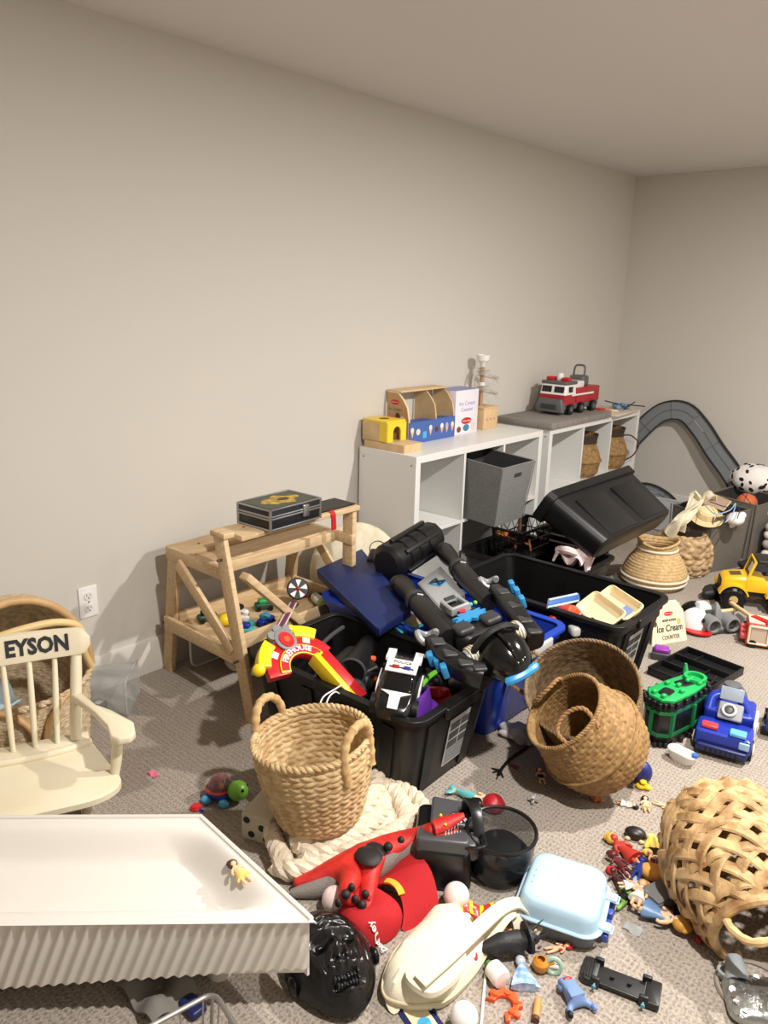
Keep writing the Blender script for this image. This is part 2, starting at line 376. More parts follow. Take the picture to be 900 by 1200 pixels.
# ================================================================ workbench (child size, A-frame ends)
def bench():
    t=T('toy_workbench','child size pine workbench with A-frame legs by the left wall','workbench',(-2.4,2.0,0))
    W=dict(world=True,bev=.004,seg=2); m=pine_m
    yl,yr=1.66,2.33
    def p(n,b): t.part(n,b,m,**W)
    def brd(a,c,w,h,up=(0,0,1)): return MB().bar(a,c,w,h,up)
    # work surface planks
    p('table_plank',MB().box((-2.535,(yl+yr)/2-.01,.565),(.135,yr-yl+.02,.022)))
    p('table_plank',MB().box((-2.395,(yl+yr)/2,.55),(.135,yr-yl-.02,.02)))
    p('front_rail',MB().box((-2.318,(yl+yr)/2,.535),(.022,yr-yl-.03,.045)))
    # raised ledge plank with T post
    p('ledge_plank',MB().box((-2.285,(yl+yr)/2+.05,.675),(.15,yr-yl-.02,.022)))
    p('end_rail',brd((-2.60,yl-.012,.55),(-2.20,yl-.012,.55),.05,.022,(0,1,0)))
    p('front_leg',brd((-2.222,yl-.03,.71),(-2.055,yl-.03,0),.022,.062,(1,0,0)))
    p('post_cap',MB().box((-2.222,yl-.02,.712),(.085,.05,.022)))
    p('back_leg',brd((-2.578,yl+.008,.55),(-2.655,yl-.0,0),.026,.062,(1,0,0)))
    p('brace',brd((-2.50,yl-.032,.53),(-2.16,yl-.032,.26),.018,.05,(0,0,1)))
    p('lower_rail',brd((-2.62,yl-.03,.245),(-2.13,yl-.03,.235),.02,.055,(0,1,0)) if False else MB().box((-2.37,yl-.027,.24),(.50,.02,.058)))
    p('front_leg',brd((-2.245,yr+.01,.66),(-2.245,yr+.01,0),.026,.062,(1,0,0)))
    p('back_leg',brd((-2.578,yr-.01,.55),(-2.655,yr,0),.026,.062,(1,0,0)))
    p('lower_rail',MB().box((-2.43,yr,.24),(.38,.02,.058)))
    p('end_rail',MB().box((-2.4,yr,.535),(.38,.022,.045)))
    p('brace',brd((-2.52,yr+.022,.53),(-2.27,yr+.022,.27),.018,.05,(0,0,1)))
    p('brace',brd((-2.225,yl+.08,.52),(-2.215,yl+.36,.24),.03,.05,(1,0,0)))
    tr=MB(); y0,y1=yl+.02,yr-.03
    tr.box((-2.41,(y0+y1)/2,.222),(.38,y1-y0,.012))
    t.part('lower_tray',tr,m,**W)
    for x in(-2.225,-2.595): p('tray_edge',MB().box((x,(y0+y1)/2,.25),(.014,y1-y0,.06)))
    for y in(1.75,1.95,2.12,2.25):
        t.part('peg_hole',MB().cyl((-2.53,y,.5765),(-2.53,y,.5775),.006,n=10),mat('peg_dark',(92,66,40),.8),world=True)
        t.part('peg_hole',MB().cyl((-2.30,y+.05,.6862),(-2.30,y+.05,.6872),.006,n=10),mat('peg_dark',(92,66,40),.8),world=True)
    for (x,z) in((-2.62,.24),(-2.2,.62),(-2.12,.24)): t.part('screw',MB().cyl((x,yl-.062 if x>-2.3 else yl-.04,z),(x,yl-.03,z),.005,n=8),mat('screw_steel',(90,86,80),.4,.8),world=True)
bench()
# ================================================================ woven baskets
def woven(prof,rows,cols,amp,kind='braid',nu=160,nv=None,th=.012,dz=None,sx=1.,sy=1.):
    """a basket wall: prof is a list of (r,z) bottom to top; the weave is real relief on both faces"""
    L=[0]
    for a,b in zip(prof,prof[1:]): L.append(L[-1]+math.hypot(b[0]-a[0],b[1]-a[1]))
    def at(q):
        q*=L[-1]
        for i in range(len(prof)-1):
            if q<=L[i+1]+1e-9:
                f=(q-L[i])/max(L[i+1]-L[i],1e-9); a,b=prof[i],prof[i+1]
                n=V((b[1]-a[1],-(b[0]-a[0]))).normalized()
                return a[0]+(b[0]-a[0])*f,a[1]+(b[1]-a[1])*f,n
        return (*prof[-1],V((1,0)))
    nv=nv or rows*6
    def rel(u,q):
        y=q*rows; r=math.floor(y); fy=y-r
        if kind=='braid':
            s=1 if r%2 else -1; x=u*cols+s*(fy-.5)*.55+(.25 if r%2 else 0); fx=x-math.floor(x)
            return amp*(abs(math.sin(PI*fy))**.5*abs(math.sin(PI*fx))**.55)
        if kind=='rope':
            x=u*cols+fy*.6; fx=x-math.floor(x); return amp*(abs(math.sin(PI*fy))**.6)*(.82+.18*abs(math.sin(PI*fx)))
        x=u*cols; c=math.floor(x); fx=x-c
        if (c+r)%2: return amp*abs(math.sin(PI*fx))**.6*(.55+.45*abs(math.sin(PI*fy))**.5)
        return amp*.55*abs(math.sin(PI*fy))**.6
    b=MB()
    def f(sg):
        def g(u,q):
            r,z,n=at(q); d=rel(u,q)*(1 if sg>0 else .8); a=2*PI*u
            rr=r+n[0]*(d if sg>0 else -th-d); zz=z+n[1]*(d if sg>0 else -th-d)
            if dz: zz+=dz(a,q)
            return V((rr*math.cos(a)*sx,rr*math.sin(a)*sy,zz))
        return g
    b.grid(f(1),nu,nv,cu_=True); b.grid(f(-1),nu,nv,cu_=True)
    return b,at
def disc(r,z,th=.01,sx=1,sy=1): return MB().lathe([(0,z),(r,z),(r,z+th),(0,z+th)],n=40,sx=sx,sy=sy)
def rope_tube(b,pts,r,strands=2,turns=10,k=.62,n=7,closed=False):
    """a twisted rope along pts"""
    pts=[V(p) for p in pts]
    # resample
    L=[0]
    for a,c in zip(pts,pts[1:]): L.append(L[-1]+(c-a).length)
    N=max(24,turns*8)
    def at(s):
        s*=L[-1]
        for i in range(len(pts)-1):
            if s<=L[i+1]+1e-9: return pts[i].lerp(pts[i+1],(s-L[i])/max(L[i+1]-L[i],1e-9))
        return pts[-1]
    q=[at(i/(N-1)) for i in range(N)]
    nx=None; fr=[]
    for i in range(N):
        t=(q[min(i+1,N-1)]-q[max(i-1,0)]).normalized()
        nx=t.orthogonal().normalized() if nx is None else (nx-t*nx.dot(t)).normalized(); fr.append((nx.copy(),t.cross(nx)))
    for s in range(strands):
        p=[]
        for i in range(N):
            a=2*PI*(turns*i/(N-1)+s/strands); x,y=fr[i]; p.append(q[i]+(x*math.cos(a)+y*math.sin(a))*r*(1-k))
        b.tube(p,r*k,n=n)
def spline(pts,n=24,closed=False):
    pts=[V(p) for p in pts]; m=len(pts); o=[]
    segs=m if closed else m-1
    for i in range(segs):
        p0=pts[(i-1)%m] if (closed or i>0) else pts[0]*2-pts[1]; p1=pts[i]; p2=pts[(i+1)%m]; p3=pts[(i+2)%m] if (closed or i+2<m) else p2*2-p1
        for k in range(max(2,n//segs)):
            t=k/max(2,n//segs); o.append(.5*((2*p1)+(p2-p0)*t+(2*p0-5*p1+4*p2-p3)*t*t+(3*p1-p0-3*p2+p3)*t**3))
    if not closed: o.append(pts[-1])
    return o
# ---- big water-hyacinth basket on the blanket
def hyacinth():
    c=P(360,968,.075); c=V((c.x+.0,c.y+.055,.085))
    t=T('woven_basket','tan braided basket with two loop handles standing on the cream blanket','basket',c,(3,-5,8))
    R0,R1,h=.108,.168,.262
    pf=[(R0,0),(R0+.02,.025),(R1-.022,.10),(R1-.006,.17),(R1,.225),(R1-.003,h)]
    def cut(a,q): return 0
    b,at=woven(pf,15,30,.007,'braid',nu=240,th=.006)
    t.part('basket_wall',b,hyac_m); t.part('basket_base',disc(R0+.008,.0,.012),hyac_m)
    rim=MB(); rope_tube(rim,[V((R1*math.cos(a),R1*math.sin(a),h)) for a in [2*PI*i/40 for i in range(41)]],.011,2,30); t.part('rim',rim,hyac_m)
    for sg in(-1,1):
        hb=MB(); pts=[V((sg*(R1+.003)*math.cos(x),(R1+.003)*math.sin(x),z)) for x,z in((-.33,h-.075),(-.36,h-.01),(-.30,h+.045),(-.12,h+.075),(.12,h+.075),(.30,h+.045),(.36,h-.01),(.33,h-.075))]
        pts=spline(pts,40); 
        hb.tube(pts,[.0125+.0018*math.sin(i*2.2) for i in range(len(pts))],n=10); t.part('handle',hb,mat('hyacinth_wrap',(206,176,124),.75,var=(176,140,92),vscale=60,bump=.4,bscale=200))
hyacinth()
# ---- chunky knitted blanket
def blanket():
    b=MB(); rr=random.Random(5)
    def braid(pl,r,tn):
        pts=spline([P(x,y,z) for x,y,z in pl],30); rope_tube(b,pts,r,3,tn,k=.56,n=8)
    for pl,r,tn in [
        ([(318,962,.05),(322,985,.05),(330,1004,.045),(338,1018,.03)],.030,3),
        ([(322,1012,.03),(345,1020,.035),(385,1012,.035),(430,1000,.035),(470,984,.04),(505,966,.03)],.032,5),
        ([(352,1002,.05),(390,992,.055),(430,968,.06),(452,940,.06),(452,915,.05)],.034,5),
        ([(345,992,.06),(380,978,.07),(420,955,.08),(438,930,.08),(444,908,.06)],.034,4),
        ([(400,1003,.05),(445,985,.06),(478,966,.06),(492,950,.05)],.032,4),
        ([(452,910,.04),(470,925,.06),(490,940,.06),(500,962,.05)],.032,3),
        ([(440,992,.035),(480,972,.05),(510,956,.05),(528,960,.03)],.026,3),
        ([(478,962,.05),(470,940,.07),(455,925,.07)],.032,2),
        ([(335,985,.03),(352,970,.04),(372,962,.05),(400,955,.05)],.03,3)]: braid(pl,r,tn)
    base=[P(x,y,0) for x,y in [(322,975),(318,1000),(332,1020),(390,1012),(450,996),(500,975),(505,955),(470,925),(445,905),(400,925),(350,950)]]
    c=sum(base,V())/len(base)
    b.loft([[V((p.x,p.y,.004)) for p in base],[c.lerp(V((p.x,p.y,0)),.93)+V((0,0,.045)) for p in base],[c.lerp(V((p.x,p.y,0)),.6)+V((0,0,.066)) for p in base]])
    solo('knitted_blanket','cream chunky knitted blanket bunched under the tan braided basket','blanket',b,mat('chunky_yarn',(226,212,190),.95,var=(206,190,166),vscale=40,bump=.6,bscale=220),P(420,980,0),world=True)
blanket()
def spot_box():
    t=T('spotted_box','pale box with black spots squeezed between the basket and black tote','box',P(302,985,0),(0,0,20))
    t.part('box_body',MB().rbox((0,.05,.045),(.10,.12,.09),.006,n=2),mat('pale_card',(196,188,166),.7))
    for x,z in((-.03,.07),(.02,.055),(-.015,.025),(.035,.02)): t.part('spot',MB().cyl((x,-.0095,z),(x,-.0112,z),.011,n=14),mat('spot_black',(24,22,22),.6))
    for y,z in((.02,.03),(.06,.065),(.09,.025)): t.part('spot',MB().cyl((-.0495,y,z),(-.0512,y,z),.012,n=14),mat('spot_black',(24,22,22),.6))
spot_box()
# ---- nested belly baskets (big dark one and golden one lying inside it)
def belly(t,M,R0,Rb,Rt,h,m,rows,cols,amp,fold=None,hnd=True,rope_m=None,nu=200):
    pf=[(R0*.3,0),(R0,.0),(Rb*.93,h*.16),(Rb,h*.34),(Rb*.99,h*.46),(Rt*1.02,h*.8),(Rt,h)] if not fold else fold
    b,at=woven(pf,rows,cols,amp,'weave',nu=nu,nv=rows*5,th=.004); b.v=[M@v for v in b.v]
    t.part('basket_wall',b,m,world=True)
    b=disc(R0*.98,.001,.006); b.v=[M@v for v in b.v]; t.part('basket_base',b,m,world=True)
    rr,zz=pf[-1]
    b=MB(); rope_tube(b,[M@V((rr*math.cos(a),rr*math.sin(a),zz)) for a in [2*PI*i/48 for i in range(49)]],.0075,2,44); t.part('rim',b,rope_m or m,world=True)
def frame_from(c,axis,roll=0): return Matrix.Translation(V(c))@look(V(axis).normalized())@Matrix.Rotation(R(roll),4,'Z')
dark_sea=mat('dark_seagrass',(140,116,84),.75,var=(96,76,54),vscale=45,bump=.3,bscale=220)
gold_sea=mat('golden_seagrass',(164,128,80),.7,var=(124,94,54),vscale=45,bump=.3,bscale=220)
rope_m=mat('brown_rope',(150,112,70),.8,bump=.4,bscale=300)
def nested():
    # big open basket, mouth tilted toward the viewer's upper left
    ax=V((.06,-.42,.62)).normalized()
    cc=V((-1.0,2.27,.0)); 
    t=T('seagrass_basket','large brown seagrass basket lying tilted with a golden basket inside it','basket',(cc.x,cc.y,0))
    M=frame_from(V((-1.06,2.375,.10)),ax,0)
    pf=[(.06,0),(.14,.0),(.175,.05),(.19,.11),(.192,.19),(.192,.24)]
    belly(t,M,.14,.19,.192,.24,dark_sea,18,44,.0035,fold=pf,rope_m=dark_sea)
    cx=M.inverted()
    hb=MB(); rope_tube(hb,spline([PX(632,806,-1.20)]+[M@V(p) for p in((-.197,-.03,.235),(-.30,-.02,.21),(-.315,.03,.14),(-.24,.06,.10),(-.198,.05,.12))][1:] ,30),.009,2,14) if False else None
    hb=MB(); rope_tube(hb,spline([M@V(p) for p in((-.175,.075,.215),(-.27,.10,.25),(-.30,.04,.25),(-.285,-.03,.20),(-.185,-.06,.17))],30),.008,2,14)
    t.part('rope_handle',hb,rope_m,world=True)
    # golden basket with folded top
    ax2=V((-.40,-.52,.66)).normalized()
    t2=T('seagrass_basket','golden folded-top seagrass basket nested in the large brown one','basket',(-.92,2.17,0))
    M2=frame_from(V((-.885,2.205,.105)),ax2,0)
    pf2=[(.06,0),(.115,.0),(.152,.035),(.168,.09),(.172,.135),(.160,.18),(.142,.245),(.138,.28)]
    belly(t2,M2,.115,.172,.138,.28,gold_sea,26,56,.005,fold=pf2,rope_m=gold_sea)
    b=MB(); b.tube([M2@V((.176*math.cos(a),.176*math.sin(a),.137)) for a in [2*PI*i/60 for i in range(60)]],.006,n=6,closed=True); t2.part('fold_edge',b,gold_sea,world=True)
    for s in(-1,1):
        hb=MB(); rope_tube(hb,spline([M2@V(p) for p in((s*.137,-.05,.255),(s*.095,-.055,.31),(s*.075,.0,.325),(s*.095,.055,.31),(s*.137,.05,.255))],24),.008,2,9)
        t2.part('rope_handle',hb,rope_m,world=True)
nested()
# ---- open weave barrel basket at the right edge
def openweave():
    t=T('open_weave_basket','big open-weave basket with diamond holes lying on its side at right','basket',(-.33,2.0,0))
    base=V((-.505,2.055,.168)); ax=V((.42,-.55,-.13)).normalized(); M=frame_from(base,ax,15)
    Lh=.36
    def rad(q): return .112+.078*math.sin(PI*min(1,max(0,(q*.86+.12))))
    def pt(u,q,d=0): r=rad(q)+d; return M@V((r*math.cos(2*PI*u),r*math.sin(2*PI*u),q*Lh))
    m=mat('banana_leaf',(208,174,124),.65,var=(140,102,60),vscale=22,bump=.35,bscale=140)
    b=MB(); sec=[(1,0),(.7,.28),(-.7,.28),(-1,0),(-.7,-.28),(.7,-.28)]; rr=random.Random(2)
    def strip(f,w,n,ph):
        pts=[];ups=[]
        for i in range(n):
            q=i/(n-1); u=f(q); pts.append(pt(u,q,.005*math.sin(ph+q*26))); 
            c=M@V((0,0,q*Lh)); ups.append((pts[-1]-c))
        tg=lambda i: ups[i].cross(pts[min(i+1,n-1)]-pts[max(i-1,0)])
        b.tube(pts,w,sec=sec,up=tg)
    NS=15
    for k in range(NS):
        for w_ in(0,):
            o=rr.uniform(-.003,.003)
            strip(lambda q,k=k,o=o,w_=w_: k/NS+o+q*.42+w_*.018,.0155,34,k*PI)
            strip(lambda q,k=k,o=o,w_=w_: k/NS+.5/NS+o-q*.42+w_*.018,.0155,34,k*PI+PI/2)
    for j in range(5):
        q=(j+.5)/5; pts=[];n=90
        for i in range(n): pts.append(pt(i/n,q,.004*math.sin(2*PI*NS*i/n+j*PI)))
        b.tube(pts,.0145,sec=sec,closed=True,up=lambda i,q=q: M.to_3x3()@V((0,0,1)))
    t.part('woven_wall',b,m,world=True)
    b=MB(); n=60
    for q,r in((1.0,.012),(.985,.010)): b.tube([pt(i/n,q,.002) for i in range(n)],r,n=8,closed=True)
    t.part('rim',b,m,world=True)
    b=MB(); b.lathe([(0,0),(rad(0),0),(rad(0),.01),(0,.01)],n=40); b.v=[M@v for v in b.v]; t.part('basket_base',b,m,world=True)
    best=max(range(100),key=lambda i:(pt(i/100,1.0)-M@V((0,0,Lh))).dot(V((-.2,-.35,.9))))/100
    for u0 in(best,best+.5):
        hb=MB(); pts=spline([pt(u0+du,1.0,-.004)+M.to_3x3()@V((0,0,dz)) for du,dz in((-.115,-.02),(-.112,.03),(-.065,.082),(0,.095),(.065,.082),(.112,.03),(.115,-.02))],30)
        hb.tube(pts,[.010+.001*math.sin(i*1.9) for i in range(len(pts))],n=8); t.part('handle',hb,mat('leaf_wrap',(218,184,132),.65,bump=.4,bscale=120),world=True)
openweave()
# ---- round striped basket, looped basket behind it
def coilbasket():
    t=T('coiled_basket','round pot-bellied coiled basket with white stripes near its base','basket',P(765,684,0))
    pf=[(.09,0),(.158,.01),(.178,.06),(.176,.09),(.152,.145),(.118,.195),(.108,.208),(.106,.232),(.112,.262)]
    b,at=woven(pf,20,70,.004,'rope',nu=150,th=.006,dz=lambda a,q:.014*max(0,q-.82)/.18*math.cos(2*a-.73))
    t.part('basket_wall',b,mat('jute_coil',(206,176,128),.85,var=(176,142,94),vscale=60,bump=.4,bscale=250))
    t.part('basket_base',disc(.15,0,.01),MATS['jute_coil'])
    w=mat('white_cord',(222,212,194),.85,bump=.3,bscale=250)
    for r,z in((.1775,.036),(.1835,.066),(.111,.222)):
        s=MB(); s.tube([V((r*math.cos(2*PI*i/60),r*math.sin(2*PI*i/60),z)) for i in range(60)],.0065,n=8,closed=True); t.part('white_stripe',s,w,label='white cord stripe')
    hb=MB(); hb.tube([V((.113*math.cos(a),.113*math.sin(a),.263+.014*math.cos(2*a-.73))) for a in [2*PI*i/60 for i in range(60)]],.0075,n=8,closed=True); t.part('rim',hb,MATS['jute_coil'])
    c=P(797,668,0)
    t=T('loop_basket','brown looped rope basket tucked behind the round coiled basket','basket',c)
    pf=[(.08,0),(.145,.01),(.165,.07),(.16,.16),(.13,.225),(.10,.24)]
    m=mat('loop_rope',(196,170,130),.8,var=(140,108,74),vscale=30,bump=.4,bscale=200)
    b,at=woven(pf,9,16,.016,'braid',nu=160,th=.006); t.part('basket_wall',b,m); t.part('basket_base',disc(.12,0,.01),m)
coilbasket()
# ---- two seagrass baskets standing in the corner shelf
def cubby(mid,py,label,y):
    t=T('belly_basket',label,'basket',(-2.425,y,.4155))
    pf=[(.05,0),(.115,.0),(.138,.03),(.146,.085),(.152,.11),(.138,.16),(.115,.21),(.112,.25),(.12,.285)]
    b,at=woven(pf,22,44,.0035,'weave',nu=120,nv=90,th=.004); t.part('basket_wall',b,gold_sea); t.part('basket_base',disc(.1,0,.006),gold_sea)
    dk=MB(); dk.lathe([(.118,.23),(.117,.25),(.125,.287),(.117,.287),(.108,.25),(.108,.23)],n=40); t.part('dark_band',dk,mat('dark_band',(58,44,34),.8,bump=.4,bscale=200),label='dark woven neck band')
    ed=MB(); ed.tube([V((.156*math.cos(a),.156*math.sin(a),.11)) for a in [2*PI*i/50 for i in range(50)]],.005,n=6,closed=True); t.part('fold_edge',ed,gold_sea)
    if not mid: hb=MB(); rope_tube(hb,spline([V(p) for p in((.10,.03,.235),(.15,.07,.235),(.20,.10,.18),(.18,.08,.10),(.14,.04,.06),(.122,.03,.05))],30),.006,2,12); t.part('rope_handle',hb,mat('dark_rope',(84,60,40),.8,bump=.4,bscale=300))
cubby(0,0,'seagrass belly basket in the right-hand corner cubby, rope handle sticking out',5.20)
cubby(1,0,'seagrass belly basket half hidden in the middle corner cubby',4.78)
# ================================================================ children's rocking chair
def rocker():
    m=mat('cream_paint',(230,220,194),.45,var=(222,210,180),vscale=5)
    t=T('child_rocking_chair','cream painted child rocking chair with black letters on its crest','rocking chair',(-1.985,.762,0),(0,0,-24))
    Wd=.20; zs=.238
    seat=[( .17*math.cos(a) if False else x,y) for x,y in rrect(.33,.42,.07,6)]
    b=MB(); rings=[]
    for ins,z in((.012,zs-.03),(.0,zs-.022),(.0,zs-.006),(.006,zs)):
        rings.append([V((x,y,z)) for x,y in [(x,y*(1.0+.55*(x+.17)/.34*(.6 if x<0 else .85))) for x,y in rrect(.36-2*ins,.36-2*ins,.09,8)]])
    b.loft(rings); t.part('seat',b,m)
    lip=MB(); pts=spline([V((-.045,.155,zs+.004)),V((-.10,.13,zs+.004)),V((-.125,.0,zs+.004)),V((-.10,-.13,zs+.004)),V((-.045,-.155,zs+.004))],30)
    lip=MB(); pts=spline([V((-.105,.185,zs+.006)),V((-.085,.10,zs+.006)),V((-.078,0,zs+.006)),V((-.085,-.10,zs+.006)),V((-.105,-.185,zs+.006))],26); lip.tube(pts,.012,n=8); 
    lip.box((-.125,0,zs+.006),(.07,.36,.014)); t.part('seat_ledge',lip,m,bev=.003)
    def back(y,f): x=-.125; return V((x-.075*f,y*(1+.18*f),zs+.012+.262*f))
    for s in(-1,1):
        p=MB(); p.tube([back(s*.142,f) for f in(0,.1,.25,.5,.75,.92,1.05)],[.016,.017,.018,.0175,.0175,.016,.014],n=12); t.part('back_post',p,m)
    for y in(-.09,-.03,.03,.09):
        p=MB(); p.tube([back(y,f) for f in(0,.3,.6,1)],[.0075,.009,.009,.0075],n=10); t.part('spindle',p,m)
    # crest rail
    cr_=MB(); n=26; rg=[]
    for i in range(n):
        y=-.208+.416*i/(n-1); e=min(1,(.208-abs(y))/.03); e=math.sqrt(max(0,1-(1-e)**2)); hh=.036*max(.25,e)+.006*math.cos(y*7); bx=.02*(1-(y/.235)**2)*-1
        c=V((-.185+bx,y,zs+.302)); k=V((-.22,0,1)).normalized()
        rg.append([c+k*(a*hh)+V((q,0,0)) for a,q in((-1,-.009),(-1,.009),(-.8,.011),(.8,.011),(1,.009),(1,-.009),(.8,-.011),(-.8,-.011))])
    cr_.loft(rg); crest=t.part('crest_rail',cr_,m)
    lt=MB(); ink=mat('letter_black',(40,44,48),.6)
    # letters follow the curved face of the crest
    k=V((-.22,0,1)).normalized(); lt.text('EYSON',.066,None,.001,bold=.0026); 
    def wrap(v):
        y=v.x*.84+.062; bx=-.02*(1-(y/.235)**2); return V((-.185+bx,y,zs+.304))+k*v.y+V((.0115+v.z,0,0))
    lt.warp(wrap); t.part('lettering',lt,ink,parent=crest,label='black painted letters')
    for s in(-1,1):
        # flat shaped arm
        ol=[(-.155,.015),(-.06,.014),(-.01,.024),(.06,.038),(.115,.036),(.135,.02),(.135,-.012),(.115,-.03),(.05,-.03),(-.02,-.018),(-.155,-.016)]
        zz=zs+.135
        a=MB(); rg=[[V((x,s*(.152+y+.105*max(0,min(1,(x+.125)/.18))),zz+z+(-.006 if x>.03 else 0.006))) for x,y in ol] for z in(-.012,.012)]
        a.loft(rg); t.part('arm_rest',a,m,bev=.006,seg=3)
        p=MB(); p.tube([V((.075,s*.232,zs-.01)),V((.075,s*.24,zs+.04)),V((.07,s*.252,zs+.125))],[.013,.0155,.0145],n=12); t.part('arm_post',p,m)
        r_=MB(); pts=[V((x,s*.15,.014+.30*x*x)) for x in[-.26+.52*i/16 for i in range(17)]]
        r_.tube(pts,1,sec=[(.013,-.014),(.013,.02),(-.013,.02),(-.013,-.014)],up=V((0,1,0))); t.part('rocker_runner',r_,m,bev=.003)
        for x in(-.11,.11):
            p=MB(); p.tube([V((x*1.1,s*.15,.02)),V((x,s*.15,zs-.02))],[.015,.013],n=10); t.part('leg',p,m)
rocker()
# ================================================================ wicker doll bassinet
def bassinet():
    m=mat('wicker',(216,196,164),.75,var=(176,150,116),vscale=50,bump=.35,bscale=220)
    cane=mat('cane',(206,170,118),.5,var=(180,140,92),vscale=12)
    t=T('wicker_bassinet','hooded wicker doll bassinet with cane arches behind the rocking chair','bassinet',(-2.44,.94,0),(0,0,-8))
    pf=[(.10,0),(.19,.0),(.215,.05),(.225,.18),(.235,.31)]
    b,at=woven(pf,36,70,.004,'weave',nu=210,nv=150,th=.006,sy=1.0); t.part('basket_wall',b,m); t.part('basket_base',disc(.2,0,.01),m)
    rim=MB(); rope_tube(rim,[V((.237*math.cos(a),.237*math.sin(a),.312)) for a in [2*PI*i/40 for i in range(41)]],.012,2,26); t.part('rim',rim,m)
    # hood: half dome, mouth forward (+x)
    hb=MB(); nu,nv=84,42
    def hood(rr):
        def f(u,q):
            a=PI*u; th=PI/2*q*1.0      # a: arch across y, q: back from the mouth
            y=-rr*math.cos(a); zz=math.sin(a)
            d=.004*abs(math.sin(u*84*PI/2))*(1 if rr>.23 else -1)
            k=math.cos(th*.92); return V((.05-(rr)*math.sin(th*.92),(y)*(.35+.65*k)*(1+d),.31+(rr*1.22*zz)*(.25+.75*k)*(1+d*2)+(.003 if int(q*40)%2 else 0)))
        return f
    hb.grid(hood(.24),nu,nv); hb.grid(hood(.226),nu,nv); t.part('hood',hb,m)
    ar=MB(); ar.tube([V((.05,-.236*math.cos(PI*i/24),.31+.288*math.sin(PI*i/24))) for i in range(25)],.014,n=10); t.part('hood_rim',ar,cane)
    for s in(-1,1):
        c=MB(); c.tube(spline([V((.20,s*.135,.318)),V((.225,s*.08,.30)),V((.243,s*.025,.235)),V((.242,s*.012,.12)),V((.232,s*.012,.02))],22),.011,n=10); t.part('cane_arch',c,cane)
    h=MB(); h.tube(spline([V((.06,-.22,.33)),V((.14,-.20,.46)),V((.17,-.10,.535)),V((.175,.06,.55)),V((.17,.15,.525)),V((.15,.185,.47)),V((.13,.19,.40)),V((.10,.22,.32))],34),.0125,n=10); t.part('carry_handle',h,mat('pale_cane',(226,196,138),.45))
    cl=MB(); cl.sheet(lambda u,v_:V((.03+.24*(u-.5),-.19+.17*v_,.285+.02*math.sin(u*9+v_*5))),12,12,.008)
    solo('doll_blanket','pale blue doll blanket lying inside the wicker bassinet','blanket',cl,mat('pale_blue_cloth',(170,194,204),.9),(-2.44,.94,0),(0,0,-8))
bassinet()
# ================================================================ white ribbed trough
def trough():
    m=mat('white_moulded',(224,219,211),.32)
    o=V((-1.067,.90,.094)); a=V((.722,.692,0)); n_=V((-.692,.722,0)); h=.155; L=.88; Wd=.342
    t=T('moulded_trough','long white moulded trough with ribbed side and angled end','play tray',o)
    def w(u,v,z): return o-a*u+n_*v+V((0,0,z))
    def uend(v): return -.075+.305*(v/Wd)
    def sm(x): x=max(0,min(1,x)); return x*x*(3-2*x)
    def top(s,tq):
        v=-.013+tq*(Wd+.013); d=L*s*s*1.0 if False else L*(s**1.6); u=uend(v)+d*(1-.33*tq)
        ed=min(v-.022,Wd-.028-v); dep=sm((v-.02)/.06)*sm((Wd-.03-v)/.075)*sm((d*.8-.015)/(.17-.07*math.sin(PI*tq)))
        return w(u,v,h-.062*dep)
    b=MB(); b.grid(top,70,44); t.part('basin',b,m,world=True)
    s=MB(); U0,U1=-.07,L-.06; N=480
    def side(u,z):
        ph=(u-.38*(h-z))*2*PI/.0268; r=.0065*(.5+.5*math.cos(ph))
        k=min(1,max(0,(u-U0)/.02)); return w(u,-.004-r*k,z)
    s.grid(lambda p,q: side(U0+(U1-U0)*p,(lambda zl:zl+(h-.002-zl)*q)(.022-.068*max(0,U0+(U1-U0)*p))),N,44); t.part('ribbed_side',s,m,world=True)
    sk=MB(); q=[(-.07,0.0),(uend(Wd),Wd),(.82,Wd),(.80,.0)]
    def ring(z,i): return [w(u,v,z) for u,v in q]
    sk.loft([ring(.006,0),ring(h-.066,0)]); t.part('shell',sk,m,world=True)
    # end and back skirts
    sk=MB(); th=.006
    for (p0,p1) in((q[0],q[1]),(q[1],q[2]),(q[2],q[3])):
        A0,A1=w(*p0,0),w(*p1,0); d=(A1-A0).normalized(); nn=V((d.y,-d.x,0))
        if (nn.dot(w(.5,.18,0)-A0))>0: nn=-nn
        sk.loft([[A0-nn*th,A1-nn*th,A1-nn*0,A0],[p+V((0,0,h-.001)) for p in(A0-nn*th,A1-nn*th,A1,A0)]])
    t.part('skirt',sk,m,world=True)
    for u,v in((.15,.10),(.3,.28),(.70,.08),(.72,.28)):
        l=MB(); l.cyl(w(u,v,.01),w(u,v,-.094),.025,.03,n=14); t.part('foot',l,m,world=True)
    rim=MB(); ln=[w(-.075,-.004,h),w(uend(Wd),Wd,h),w(.82,Wd,h)]; rim.tube(ln,.007,n=8); t.part('rim',rim,m,world=True)
trough()
